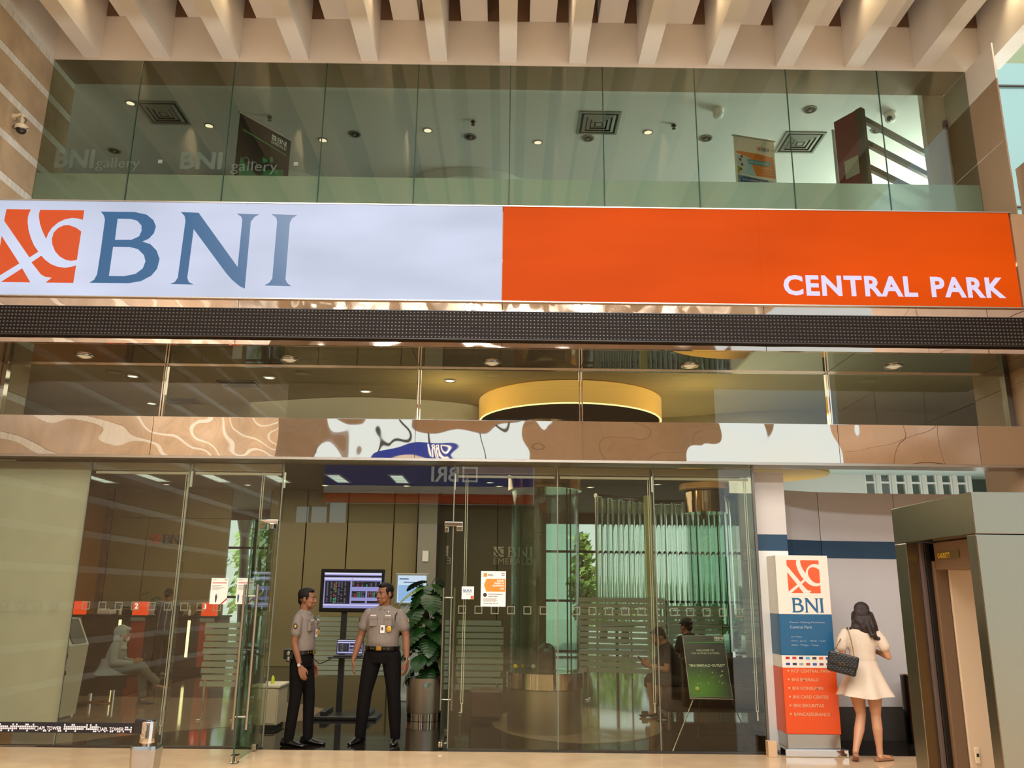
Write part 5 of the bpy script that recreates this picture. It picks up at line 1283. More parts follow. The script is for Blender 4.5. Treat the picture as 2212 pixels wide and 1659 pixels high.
# fluorescent troffers
TRF = mat('troffer_glow', '#000000', emit='#e6f6ee', estr=1.3, noest=True)
pr = None
for k, (px, py) in enumerate([(213, 1034), (330, 1031), (466, 1032), (600, 1033), (731, 1033), (863, 1034)]):
    p = atz(px, py, 3.998); lab = 'long recessed fluorescent fitting in the rear ceiling, %s from the left' % ordn[k]
    if pr is None:
        pr = thing('troffer_light', lab, 'ceiling light', (p.x, p.y, 3.998), 0, 'fluorescent fittings in the rear ceiling')
        m = MB(); 
        for q in ((-.17, -.65, .17, -.61), (-.17, .61, .17, .65), (-.17, -.61, -.13, .61), (.13, -.61, .17, .61)): m.box(q[0], q[1], -.02, q[2], q[3], 0)
        part('frame', m, WHITE_P, pr, local=True)
        m = MB(); m.box(-.13, -.61, -.006, .13, .61, -.003); part('diffuser', m, TRF, pr, local=True)
        m = MB()
        for j in range(7): m.box(-.13, -.61 + 1.22 * (j + .5) / 7 - .005, -.018, .13, -.61 + 1.22 * (j + .5) / 7 + .005, -.006)
        part('louvre', m, WHITE_P, pr, local=True); ch = kids(pr)
    else: dup(pr, (p.x, p.y, 3.998), None, lab, ch)
# four-way air diffusers
def diffuser_proto(mt):
    t = thing('air_diffuser', '', 'air vent', (0, 0, 0))
    m = MB(); s = .31
    for q in ((-s, -s, s, -s + .035), (-s, s - .035, s, s), (-s, -s + .035, -s + .035, s - .035), (s - .035, -s + .035, s, s - .035)): m.box(q[0], q[1], -.018, q[2], q[3], 0)
    part('frame', m, mt, t, local=True)
    m = MB(); m.box(-s + .035, -s + .035, -.004, s - .035, s - .035, -.002); part('dark_throat', m, mat('vent_dark', '#23241e', .8), t, local=True)
    for k, a in enumerate((.24, .175, .11)):
        m = MB(); b = a - .045
        for i in range(4):
            R = Matrix.Rotation(i * PI / 2, 4, 'Z')
            m.add([R @ Vector(v) for v in ((-a, -a, -.014), (a, -a, -.014), (b, -b, -.03), (-b, -b, -.03))], [(0, 1, 2, 3), (3, 2, 1, 0)])
        part('blade', m, mt, t, local=True)
    m = MB(); m.box(-.045, -.045, -.03, .045, .045, -.02); part('centre', m, mt, t, local=True)
    return t, kids(t)
dp, dch = diffuser_proto(mat('vent_grey', '#8f9488', .5))
for k, (px, py, lab) in enumerate(((354, 243, 'square air diffuser in the dim left part of the gallery ceiling'), (1293, 265, 'square air diffuser in the gallery ceiling, middle of three'), (1728, 307, 'square air diffuser in the bright right part of the gallery ceiling'))):
    p = atz(px, py, 8.6)
    if k == 0: dp.location = (p.x, p.y, 8.599); dp['label'] = lab; WM[dp.name] = Matrix.Translation(dp.location); dp['group'] = 'gallery air diffusers'
    else: dup(dp, (p.x, p.y, 8.599), None, lab, dch)
for px, py, lab in ((517, 828, 'dark air grille in the front ceiling beside the white downlights'), (395, 866, 'larger dark air grille at the left of the front ceiling')):
    p = atz(px, py, 4.858); t = thing('air_grille', lab, 'air vent', (p.x, p.y, 4.858))
    m = MB(); m.box(p.x - .3, p.y - .2, 4.84, p.x + .3, p.y + .2, 4.857); part('frame', m, DKGREY, t)
    for k in range(6): m = MB(); m.box(p.x - .27, p.y - .18 + .06 * k, 4.832, p.x + .27, p.y - .15 + .06 * k, 4.84); part('slat', m, BLACK, t)
# dome cameras and sprinklers of the gallery
for px, py, lab in ((1551, 236, 'white dome camera in the gallery ceiling between two panes'), (1922, 245, 'white dome camera with dark eye in the gallery ceiling near the red partition')):
    p = atz(px, py, 8.6); t = thing('ceiling_camera', lab, 'camera', (p.x, p.y, 8.45))
    m = MB(); m.lathe([(.085, 8.598), (.085, 8.57), (.075, 8.56), (.075, 8.50), (.06, 8.47), (.03, 8.455), (0, 8.452)], (p.x, p.y, 0), 24); part('housing', m, WHITE_P, t)
    if px > 1600: m = MB(); m.sphere((p.x - .035, p.y - .045, 8.49), .04, 14, 8); part('lens', m, BLACK, t)
for k, (px, py) in enumerate(((583, 250), (1022, 260), (1455, 268))):
    p = atz(px, py, 8.6); t = thing('sprinkler', 'small dark sprinkler head in the gallery ceiling, %s from the left' % ordn[k], 'sprinkler', (p.x, p.y, 8.5), 0, 'gallery sprinklers')
    m = MB(); m.cyl((p.x, p.y, 8.598), (p.x, p.y, 8.55), .018, n=10); m.lathe([(.04, 8.575), (.04, 8.57)], (p.x, p.y, 0), 12); part('body', m, BLACK, t)
    m = MB(); m.lathe([(.03, 8.525), (.03, 8.52)], (p.x, p.y, 0), 12); m.cyl((p.x, p.y, 8.55), (p.x, p.y, 8.52), .008, n=6); part('deflector', m, BLACK, t)

# ------------------------------------------------------------------ gallery banners and red partition
def banner(name, label, TL, TR, mt, zb=5.75):
    t = thing(name, label, 'banner', ((TL.x + TR.x) / 2, (TL.y + TR.y) / 2, zb))
    d = Vector((TR.x - TL.x, TR.y - TL.y, 0)); L = d.length; yaw = math.atan2(d.y, d.x)
    M = Matrix.Translation((TL.x, TL.y, zb)) @ Matrix.Rotation(yaw, 4, 'Z'); H = TL.z - zb
    m = MB(); m.box(0, 0, .06, L, .004, H); part('sheet', m.xform(M), mt, t)
    m = MB(); m.cyl(M @ Vector((-.02, 0, H)), M @ Vector((L + .02, 0, H)), .012, n=10); part('top_rail', m, STEEL_BR, t)
    m = MB(); m.bbox(-.02, -.07, 0, L + .02, .08, .06, .01); part('base', m.xform(M), STEEL_BR, t)
    m = MB(); m.cyl(M @ Vector((L / 2, .03, .06)), M @ Vector((L / 2, .03, H)), .01, n=8); part('pole', m, STEEL_DK, t)
    return t, M @ Matrix.Translation((0, -.003, 0)), L, H
TL = at(519, 243, 10.0); TR = at(628.7, 303.6, 10.0); TR = atz(628.7, 303.6, TL.z)
t, M, L, H = banner('roll_up_banner', 'dark green roll up banner with white emblem in the gallery', TL, TR, mat('banner_black_green', '#14130f', .3))
GRN = mat('banner_green', '#1f6a3c', .5); 
m = MB(); m.prism([(.08 * L, H - .21), (.93 * L, H - .255), (.93 * L, H - .275), (.08 * L, H - .235)], .001, M); part('green_line', m, mat('banner_line', '#3f7a3c', .5), t)
m = MB(); put_emblem(m, M, .62 * L, H - .14, .075, .001); put_bni(m, M, .73 * L, H - .14, .075, .001, .85); put_text(m, 'EMERALD', M, .62 * L, H - .20, w=.3 * L, h=.045); part('logo', m, mat('logo_white', ''), t)
m = MB(); m.tube([M @ Vector((L * u, -.001, H - .60 - .08 * u + .03 * math.sin(40 * u))) for u in [.12 + .02 * k for k in range(16)]], .004, 5); part('signature', m, mat('print_silver', ''), t)
m = MB(); random.seed(8)
m.prism([(.08 * L, .1), (.08 * L, H - .62), (.25 * L, H - .74), (.45 * L, H - .78), (.6 * L, H - .62), (.9 * L, H - .50), (.92 * L, .1)], .001, M); part('green_picture', m, GRN, t)
m = MB()
for k in range(7): m.sphere(M @ Vector((random.uniform(.5, .9) * L, -.001, H - random.uniform(.40, .80))), (random.uniform(.02, .04), .001, random.uniform(.02, .045)), 10, 6, M)
part('gem_print', m, mat('gem_green', '#2f8a52', .4), t)
TL = atz(1584, 292, 7.80); TR = atz(1671, 305.7, 7.80)
t, M, L, H = banner('roll_up_banner', 'white roll up banner with orange and blue pictures in the gallery', TL, TR, PAPER)
m = MB(); put_emblem(m, M, .56 * L, H * .912, .055, .001); part('emblem', m, ORANGE_P, t)
m = MB(); put_bni(m, M, .67 * L, H * .912, .055, .001, .85); put_text(m, 'Life', M, .90 * L, H * .922, h=.02); part('letters', m, TEAL_BLUE, t)
m = MB(); m.prism([(.05 * L, H * .888), (.5 * L, H * .888), (.95 * L, H * .875), (.98 * L, H * .72), (.5 * L, H * .72), (.36 * L, H * .85), (.05 * L, H * .872)], .001, M); part('orange_area', m, ORP, t)
m = MB(); m.prism([(.05 * L, H * .86), (.36 * L, H * .85), (.48 * L, H * .72), (.05 * L, H * .72)], .001, M); part('sky_area', m, mat('banner_sky', '#a9cfe0', .5), t)
m = MB(); rect(m, M, .05 * L, H * .725, .17 * L, H * .775, .002); part('grass_area', m, mat('banner_grass', '#7ba33a', .5), t)
m = MB(); m.prism([(.30 * L, H * .835), (.34 * L, H * .80), (.86 * L, H * .80), (.9 * L, H * .835)], .001, M @ Matrix.Translation((0, -.002, 0))); part('title_band', m, mat('banner_teal', '#3f9db0', .5), t)
m = MB(); put_text(m, 'BLife plan multipro', M @ Matrix.Translation((0, -.005, 0)), .36 * L, H * .808, w=.46 * L, h=.035)
for k, s in enumerate(('Tumbuh impian', 'nyata Anda', 'dan keluarga')): put_text(m, s, M @ Matrix.Translation((0, -.004, 0)), .94 * L, H * (.775 - .02 * k), h=.026, align='r')
put_text(m, 'BLife maksima pro', M @ Matrix.Translation((0, -.006, 0)), .16 * L, H * .672, w=.5 * L, h=.035)
for k, s in enumerate(('Perlindungan jiwa dan', 'pertumbuhan investasi', 'yang maksimal')): put_text(m, s, M @ Matrix.Translation((0, -.004, 0)), .08 * L, H * (.64 - .02 * k), h=.026)
part('lettering', m, PAPER, t)
m = MB(); m.prism([(.05 * L, H * .715), (.98 * L, H * .69), (.98 * L, .3), (.05 * L, .3)], .001, M); part('blue_area', m, mat('banner_blue', '#3a86a8', .5), t)
m = MB(); m.prism([(.1 * L, H * .70), (.14 * L, H * .665), (.72 * L, H * .655), (.8 * L, H * .70)], .001, M @ Matrix.Translation((0, -.002, 0))); part('navy_band', m, mat('banner_navy', '#2b4f86', .5), t)
m = MB()
for q in ((.17, .85), (.13, .825), (.17, .79), (.13, .755)): m.sphere(M @ Vector((q[0] * L, -.003, H * q[1])), (.02, .001, .022), 10, 6, M)
part('hair_print', m, INK, t)
m = MB()
for q in ((.17, .83), (.14, .805), (.17, .77), (.14, .735)): m.sphere(M @ Vector((q[0] * L, -.002, H * q[1])), (.022, .001, .03), 10, 6, M)
m.sphere(M @ Vector((.82 * L, -.003, H * .63)), (.07, .001, .09), 14, 8, M); part('picture_print', m, mat('print_skin', '#cdbfb4', .6), t)

zt = 8.2
K0 = atz(1859.5, 231, zt); K1 = atz(1801, 263.5, zt); K2 = atz(2075, 352, zt)
rp = thing('red_partition', 'tall dark red partition with steel railings in the gallery', 'partition', (K0.x, K0.y + .3, 5.75))
d = Vector((K1.x - K0.x, K1.y - K0.y, 0)).normalized(); nrm = Vector((-d.y, d.x, 0)); 
if nrm.y < 0: nrm = -nrm
def slab(m, A, B, off, th, z0, z1):
    dd = (B - A).normalized(); nn = Vector((-dd.y, dd.x, 0)); nn = nn if nn.y > 0 else -nn
    p = [A + nn * off, B + nn * off, B + nn * (off + th), A + nn * (off + th)]
    vs = [Vector((q.x, q.y, z0)) for q in p] + [Vector((q.x, q.y, z1)) for q in p]
    m.add(vs, [(0, 3, 2, 1), (4, 5, 6, 7), (0, 1, 5, 4), (1, 2, 6, 5), (2, 3, 7, 6), (3, 0, 4, 7)])
A2 = Vector((K0.x, K0.y, 0)); A1 = Vector((K1.x, K1.y, 0)); A3 = Vector((K2.x, K2.y, 0))
m = MB(); slab(m, A2 + (A1 - A2) * .03, A1, 0, .05, 5.75, zt - .005); part('red_panel', m, mat('dark_red_laminate', '#7a261c', .35), rp)
m = MB(); slab(m, A2, A2 + (A3 - A2).normalized() * .09, 0, .09, 5.75, zt); part('steel_post', m, mat('post_grey', '#5c594c', .4, .5), rp)
d3 = (A3 - A2).normalized()
for zr in (zt - .10, zt - .46, zt - .83, zt - 1.2):
    m = MB(); slab(m, A2 + d3 * .09, A3, .01, .05, zr - .085, zr); part('rail', m, mat('rail_steel', '#6a6259', .25, .9), rp)
m = MB(); slab(m, A1 + (A1 - A2).normalized() * .03, A1 + (A1 - A2).normalized() * .05, 0, .04, 5.75, zt - .1); part('edge_trim', m, STEEL_BR, rp)
m = MB(); q = A2 + (A1 - A2) * .75; slab(m, q, q + (A2 - A1).normalized() * .22, -.006, .004, 7.25, 7.52); part('wall_plate', m, mat('plate_white', '#b9b8a8', .5), rp)
al = atx(2042, 274, 6.06)
alm = thing('alarm_bell', 'small dark red alarm bell on the reveal right of the gallery glass', 'alarm', (6.0, al.y, al.z))
m = MB(); m.bbox(6.0, al.y - .07, al.z - .07, 6.066, al.y + .07, al.z + .07, .02); part('body', m, mat('alarm_red', '#6a2a28', .4), alm)
m = MB(); m.sphere((5.995, al.y, al.z), (.02, .045, .045), 14, 8); part('gong', m, mat('alarm_dark', '#4a2422', .3), alm)

# ------------------------------------------------------------------ outside: trees and pale column
def tree(x, y, h, r, lab, seed):
    random.seed(seed); t = thing('tree', lab, 'tree', (x, y, -.02), 0, 'trees outside the rear windows')
    m = MB(); m.tube([(x, y, -.02), (x + .1, y, h * .4), (x, y, h * .8)], [.16, .12, .06], 8); part('trunk', m, mat('bark', '#5a4a38', .9), t)
    m = MB()
    for k in range(420):
        a = random.uniform(0, 2 * PI); rr = r * math.sqrt(random.random()); z = h * random.uniform(.25, 1.05); f = max(.25, 1 - abs(z / h - .6) * 1.3)
        p = Vector((x + rr * f * math.cos(a), y + rr * f * math.sin(a), z)); s = random.uniform(.10, .22)
        u = Vector((random.gauss(0, 1), random.gauss(0, 1), random.gauss(0, 1))).normalized(); v = u.orthogonal().normalized(); w_ = u.cross(v)
        m.add([p - v * s, p + w_ * s * .5, p + v * s, p - w_ * s * .5], [(0, 1, 2, 3)])
    part('crown', m, mat('tree_leaves', '#9dbb62', .7, var=.4, vscale=3), t, kind='stuff')
for k, (px, Yt, h, r) in enumerate(((560, 29, 3.6, 1.5), (1258, 28, 3.4, .5), (1345, 31, 2.2, 1.0), (1436, 27.2, 1.9, .8), (1505, 31, 1.9, 1.0), (1580, 29, 1.9, .9), (1300, 33, 2.2, .8))):
    tree(at(px, 1200, Yt).x, Yt, h, r, 'leafy green tree outside the rear windows, %s from the left' % ordn[[0, 1, 3, 4, 5, 6, 2][k]], 30 + k)
yc = thing('forked_column', 'pale column forking like a Y outside the left rear window', 'column', (at(528, 1200, 26.0).x, 26.0, -.02))
q = [at(527, 1300, 26.0), at(529, 1160, 26.0), at(505, 1092, 26.0), at(552, 1092, 26.0)]
m = MB(); m.tube([(q[0].x, 26, -.02), (q[1].x, 26, q[1].z)], [.12, .14], 10); part('stem', m, mat('concrete_pale', '#9b9882', .7), yc)
m = MB(); m.tube([(q[1].x, 26, q[1].z - .06), (q[2].x, 26, q[2].z + .5)], [.13, .09], 10); part('arm', m, mat('concrete_pale', ''), yc)
m = MB(); m.tube([(q[1].x, 26, q[1].z - .06), (q[3].x, 26, q[3].z + .5)], [.13, .09], 10); part('arm', m, mat('concrete_pale', ''), yc)
# ================================================================== people
SKIN = mat('skin_tan', '#9a6a4c', .55, spec=.3); SKIN_D = mat('skin_brown', '#7d523a', .55, spec=.3); SKIN_L = mat('skin_light', '#bd8b69', .5)
HAIR = mat('black_hair', '#0b0807', .6, spec=.2, bump=.3, bscale=90); HAIR_B = mat('dark_brown_hair', '#251712', .4, bump=.5, bscale=60, stretch=(3, 3, .5))
V = Vector
def limb(mb, pts, n=14):
    for k, (p, r) in enumerate(pts):
        mb.sphere(V(p), r, n, 8)
        if k: mb.cyl(V(pts[k - 1][0]), V(p), pts[k - 1][1], r, n)
def rings_loft(mb, spec, n=22, grow=0.):
    """spec: (centre, rx, ry, yaw, pitch) elliptical rings from bottom to top"""
    rs = []
    for c, rx, ry, *rest in spec:
        yaw = rest[0] if rest else 0.; pit = rest[1] if len(rest) > 1 else 0.
        R = Matrix.Rotation(yaw, 3, 'Z') @ Matrix.Rotation(pit, 3, 'X')
        rs.append([V(c) + R @ V(((rx + grow) * math.cos(2 * PI * i / n), (ry + grow) * math.sin(2 * PI * i / n), 0)) for i in range(n)])
    mb.loft(rs)
def fused(name, mb, mt, parent, voxel=.008, it=3, label=None, fac=.5):
    """one continuous surface from overlapping volumes"""
    me = mb.mesh(name, mt); o = bpy.data.objects.new(name, me); COL.objects.link(o)
    r = o.modifiers.new('fuse', 'REMESH'); r.mode = 'VOXEL'; r.voxel_size = voxel; r.use_smooth_shade = True
    s = o.modifiers.new('soften', 'SMOOTH'); s.iterations = it; s.factor = fac
    dg = bpy.context.evaluated_depsgraph_get(); dg.update()
    m2 = bpy.data.meshes.new_from_object(o.evaluated_get(dg)); m2.name = name
    if not m2.materials: m2.materials.append(mt)
    bpy.data.objects.remove(o); bpy.data.meshes.remove(me)
    return part(name, m2, None, parent, label)
def hand(mb, wrist, d, side, n, s=1.0, curl=.35):
    wrist, d, side, n = V(wrist), V(d).normalized(), V(side), V(n).normalized()
    side = (side - d * side.dot(d)).normalized(); n = (n - d * n.dot(d) - side * n.dot(side)).normalized()
    for k, (o, L) in enumerate(((.028, .070), (.0095, .079), (-.0095, .073), (-.027, .057))):
        kn = wrist + d * (.088 - .004 * abs(k - 1)) * s + side * o * s
        limb(mb, [(wrist + side * o * .55 * s, .0145 * s), (wrist + d * .045 * s + side * o * .85 * s, .0135 * s), (kn, .0105 * s)], 10)
        p = kn; a = curl * .6; pts = [(p, .0098 * s)]
        for seg, r in ((.45, .0090), (.31, .0082), (.24, .0070)):
            dd = d * math.cos(a) + n * math.sin(a); p = p + dd * L * seg * s; pts.append((p, r * s)); a += curl
        limb(mb, pts, 8)
    t0 = wrist + d * .020 * s + side * .016 * s; t1 = wrist + d * .050 * s + side * .045 * s + n * .010 * s; t2 = wrist + d * .078 * s + side * .053 * s + n * .018 * s; t3 = wrist + d * .100 * s + side * .050 * s + n * .026 * s
    limb(mb, [(t0, .016 * s), (t1, .0125 * s), (t2, .010 * s), (t3, .008 * s)], 8)
def head_mats(c, yaw=0., pitch=0., roll=0., s=1.0):
    return Matrix.Translation(V(c)) @ Matrix.Rotation(yaw, 4, 'Z') @ Matrix.Rotation(pitch, 4, 'X') @ Matrix.Rotation(roll, 4, 'Y') @ Matrix.Scale(s, 4)
def add_head(mb, H, neck, nr=.055, wide=1.0):
    def e(c, r, n=16): mb.sphere(H @ V((c[0] * wide, c[1], c[2])), tuple(q * H.to_scale()[0] * (wide if i == 0 else 1) for i, q in enumerate(r)), n, 10, H.to_3x3().normalized().to_4x4())
    e((0, .015, .030), (.074, .096, .088)); e((0, -.018, -.030), (.062, .076, .086)); e((0, -.035, -.085), (.047, .050, .036)); e((0, -.064, -.104), (.020, .018, .016))
    for sx in (-1, 1):
        e((.027 * sx, -.084, .020), (.026, .012, .009)); e((.036 * sx, -.062, -.035), (.024, .026, .026)); e((.077 * sx, .006, -.012), (.010, .020, .032))
        e((.010 * sx, -.100, -.036), (.008, .010, .008)); e((.042 * sx, -.045, -.075), (.020, .03, .028))
    e((0, -.093, -.066), (.023, .011, .006)); e((0, -.091, -.077), (.019, .011, .007))
    sc = H.to_scale()[0]
    limb(mb, [(H @ V((0, -.090, .005)), .009 * sc), (H @ V((0, -.108, -.032)), .0125 * sc)], 10)
    limb(mb, [(H @ V((0, .012, -.075)), nr), (V(neck), nr * 1.08)], 16)
def face_bits(H, parent, brow=HAIR):
    sc = H.to_scale()[0]; R4 = H.to_3x3().normalized().to_4x4()
    for sx in (-1, 1):
        m = MB(); m.sphere(H @ V((.030 * sx, -.086, .001)), (.0115 * sc, .007 * sc, .0050 * sc), 12, 8, R4); part('eye', m, mat('eye_white', '#8f857c', .5, spec=.1), parent, local=True)
        m = MB(); m.sphere(H @ V((.030 * sx, -.0915, .001)), (.0062 * sc, .004 * sc, .0052 * sc), 10, 6, R4); part('iris', m, mat('eye_dark', '#140d0a', .2), parent, local=True)
        m = MB(); m.tube([H @ V((.013 * sx, -.096, .021)), H @ V((.030 * sx, -.094, .026)), H @ V((.047 * sx, -.080, .022))], [.003 * sc, .004 * sc, .002 * sc], 6); part('eyebrow', m, brow, parent, local=True)
    m = MB(); m.tube([H @ V((-.021, -.098, -.071)), H @ V((0, -.105, -.0705)), H @ V((.021, -.098, -.071))], .0022 * sc, 6); part('mouth', m, mat('lip_brown', '#6d3a30', .5), parent, local=True)
def short_hair(H, parent, mt=HAIR, top=1.0):
    m = MB(); R4 = H.to_3x3().normalized().to_4x4(); sc = H.to_scale()[0]
    def e(c, r): m.sphere(H @ V(c), tuple(q * sc for q in r), 18, 10, R4)
    e((0, .004, .082), (.066, .080, .046 * top)); e((0, .050, .045), (.074, .062, .076)); e((0, -.045, .088), (.052, .036, .024)); e((0, .075, -.012), (.056, .032, .058))
    for sx in (-1, 1): e((.064 * sx, .018, .038), (.018, .062, .046)); e((.069 * sx, -.018, .012), (.010, .014, .030))
    fused('hair', m, mt, parent, .006, 2)
def person(label, loc, rot, group=None): return thing('person', label, 'person', loc, rot, group)
def fpart(name, mb, mt, p, label=None, voxel=.008, it=3, fac=.5):
    mb.v = [WM[p.name] @ q for q in mb.v]
    o = fused(name, mb, mt, p, voxel, it, label, fac)
    return o
# people are modelled in their own space, facing -y, feet on z = 0
_part = part
def part(name, mb, mats, parent, label=None, kind=None, local=False):
    return _part(name, mb, mats, parent, label, kind, local)
def fused(name, mb, mt, parent, voxel=.008, it=3, label=None, fac=.5):
    me = mb.mesh(name, mt); o = bpy.data.objects.new(name, me); COL.objects.link(o)
    r = o.modifiers.new('fuse', 'REMESH'); r.mode = 'VOXEL'; r.voxel_size = voxel; r.use_smooth_shade = True
    s = o.modifiers.new('soften', 'SMOOTH'); s.iterations = it; s.factor = fac
    dg = bpy.context.evaluated_depsgraph_get(); dg.update()
    m2 = bpy.data.meshes.new_from_object(o.evaluated_get(dg)); m2.name = name
    if not m2.materials: m2.materials.append(mt)
    bpy.data.objects.remove(o); bpy.data.meshes.remove(me)
    q = bpy.data.objects.new(name, m2); COL.objects.link(q); q.parent = parent; WM[q.name] = WM[parent.name]
    return props(q, label)
def shoe(mb, ankle, toe, w=.045, h=.075, heel=0.):
    """shoe from the heel below the ankle to the toe tip"""
    a, t = V(ankle), V(toe); d = V((t.x - a.x, t.y - a.y, 0)); L = d.length; d.normalize(); sx = V((-d.y, d.x, 0))
    rs = []
    for u, ww, hh, zz in ((-.30, .55, .5, 0), (-.26, .8, .95, 0), (-.05, .86, 1.0, 0), (.25, .9, .86, 0), (.55, 1.0, .60, 0), (.85, .95, .46, 0), (1.0, .62, .34, 0), (1.04, .3, .2, 0)):
        c = V((a.x, a.y, t.z if u > .3 else t.z + heel * (1 - max(0, u) / .3))) + d * (L * u)
        rs.append([c + sx * (w * ww * math.cos(q) * (1 if math.sin(q) < .2 else .8)) + V((0, 0, (h * hh) * .5 * (1 + math.sin(q)))) for q in [2 * PI * i / 14 for i in range(14)]])
    mb.loft(rs)
SHIRT = mat('uniform_taupe', '#746960', .75, bump=.35, bscale=14); TROUS = mat('uniform_trousers', '#0c0807', .85, spec=.15, bump=.35, bscale=12)
SHOE_B = mat('black_leather', '#0c0908', .22); BRASS = mat('brass', '#b08a3a', .3, .9)

def guard(label, loc, rot, H, fat, head_yaw, arms, feet, head_pitch=0.):
    p = person(label, loc, rot); k = H / 1.72
    def S(q): return V(q) * k
    sh = .185 * (1 + .35 * (fat - 1)); hipw = .092 * fat
    head = S((0, -.015, 1.60)); Hm = head_mats(head, head_yaw, head_pitch, 0, k)
    legs = []
    for sx in (-1, 1):
        an = S((feet[sx][0], feet[sx][1], .09)); hp = S((hipw * sx, 0, .92)); kn = (hp + an) / 2 + S((0.01 * sx, -.025, .03)); legs.append((sx, hp, kn, an))
    torso = [(S((0, .0, .86)), .150 * fat * k, .115 * fat * k), (S((0, .0, .97)), .165 * fat * k, .122 * fat * k), (S((0, -.012 * fat, 1.07)), .160 * fat * k, .125 * fat ** 1.6 * k), (S((0, -.010, 1.18)), .165 * fat * k, .122 * fat ** 1.3 * k),
             (S((0, -.005, 1.29)), .180 * fat * k, .120 * fat * k), (S((0, .005, 1.375)), .188 * fat * k, .100 * k), (S((0, .012, 1.43)), .13 * fat * k, .082 * k), (S((0, .012, 1.465)), .068 * k, .066 * k)]
    m = MB(); add_head(m, Hm, S((0, .015, 1.43)), .056 * k * (1 + .5 * (fat - 1)), 1 + .6 * (fat - 1))
    rings_loft(m, [(c, rx - .02, ry - .02) for c, rx, ry in torso])
    for sx, hp, kn, an in legs: limb(m, [(hp, .075 * k * fat), (kn, .050 * k), (an, .036 * k)])
    shirt = MB(); rings_loft(shirt, torso[1:])
    for sx in (-1, 1):
        s0 = S((sh * sx, .005, 1.385)); el = S(arms[sx][0]); wr = S(arms[sx][1])
        limb(m, [(s0 + V((-.02 * sx, 0, -.02)), .034 * k), ((s0 + el) / 2, .044 * k * fat), (el, .037 * k * fat), (el * .6 + wr * .4, .038 * k * fat), (wr, .025 * k)])
        d = (wr - el).normalized(); hand(m, wr + d * .01, d + V(arms[sx][2]), V((-.25 * sx, -1, 0)), V((-sx, .25, 0)), k * 1.03, .38)
        mid = s0 * .42 + el * .58
        limb(shirt, [(s0 + V((-.012 * sx, 0, -.012)), .054 * k * fat), ((s0 + mid) / 2, .058 * k * fat), (mid, .062 * k * fat)])
    fused('body', m, SKIN_D, p, .0068, 2)
    shirt_o = fused('shirt', shirt, SHIRT, p, .009, 3)
    m = MB()
    for sx in (-1, 1):
        m.loft([[Hm.translation * 0 + S((sx * a, b, c)) for a, b, c in q] for q in (
            [(.012, -.070, 1.452), (.062, -.040, 1.468), (.066, .03, 1.478), (.010, .062, 1.482)], [(.020, -.088, 1.418), (.088, -.045, 1.435), (.085, .04, 1.452), (.010, .078, 1.455)])], True, True)
    part('collar', m, SHIRT, shirt_o, local=True)
    m = MB(); tr = MB()
    rings_loft(tr, [(S((0, 0, .84)), .150 * fat * k, .118 * fat * k), (S((0, 0, .93)), .168 * fat * k, .130 * fat * k), (S((0, 0, 1.005)), .160 * fat * k, .126 * fat * k)])
    for sx, hp, kn, an in legs: limb(tr, [(hp, .098 * k * fat), (hp * .5 + kn * .5, .086 * k * fat), (kn, .068 * k * fat), (kn * .5 + an * .5, .064 * k * fat), (an + V((0, 0, -.02)), .056 * k)])
    fused('trousers', tr, TROUS, p, .010, 3)
    m = MB()
    for sx, hp, kn, an in legs:
        sm = MB(); shoe(sm, V((an.x, an.y + .02, 0)), V((an.x + feet[sx][2] * .17, an.y - .20, 0)), .047, .095); fused('shoe', sm, SHOE_B, p, .007, 2)
    m = MB(); z = 1.005 * k; rx, ry = .172 * fat * k, .138 * fat ** 1.2 * k
    ring = lambda r0, zz: [V((( rx + r0) * math.cos(2 * PI * i / 32), (ry + r0) * math.sin(2 * PI * i / 32), zz)) for i in range(32)]
    m.loft([ring(0, z - .022), ring(.006, z - .020), ring(.006, z + .020), ring(0, z + .022)], True, False); belt_o = part('belt', m, SHOE_B, p, local=True)
    m = MB(); m.bbox(-.03, -ry - .014, z - .022, .03, -ry - .004, z + .022, .003); part('belt_buckle', m, BRASS, belt_o, local=True)
    m = MB()
    for u in (-.10, -.07, .06, .10): m.sphere((u, -ry * math.sqrt(max(0, 1 - (u / rx) ** 2)) - .006, z), .006, 8, 6)
    part('belt_stud', m, BRASS, belt_o, local=True, kind='stuff')
    face_bits(Hm, p); short_hair(Hm, p)
    ch = .127 * fat * k
    for sx in (-1, 1):
        m = MB(); m.bbox(sx * .085 * k - .045 * k, -ch - .006, 1.24 * k, sx * .085 * k + .045 * k, -ch + .03, 1.33 * k, .006); o = part('pocket', m, SHIRT, shirt_o, local=True)
        m = MB(); m.bbox(sx * .085 * k - .047 * k, -ch - .010, 1.318 * k, sx * .085 * k + .047 * k, -ch + .02, 1.345 * k, .004); part('pocket_flap', m, SHIRT, shirt_o, local=True)
        m = MB(); m.bbox(sx * .085 * k - .032 * k, -ch - .012, 1.352 * k, sx * .085 * k + .032 * k, -ch - .002, 1.366 * k, .002); part('name_bar', m, mat('name_bar_silver', '#c4bdb4', .3), shirt_o, local=True)
        s0 = S((sh * sx, .005, 1.385)); el = S(arms[sx][0]); q = s0 * .68 + el * .32
        m = MB(); m.sphere(q + V((sx * .060 * k * fat, -.012, 0)), (.008, .026, .032), 12, 8); part('sleeve_patch', m, mat('patch_dark', '#3a2320', .7) if sx < 0 else mat('patch_light', '#9c6a62', .7), shirt_o, local=True)
        m = MB(); m.sphere(q + V((sx * .066 * k * fat, -.012, -.002)), (.005, .014, .018), 10, 6); part('patch_emblem', m, mat('patch_gold', '#b7a03a', .6), shirt_o, local=True)
        wr = S(arms[sx][1])
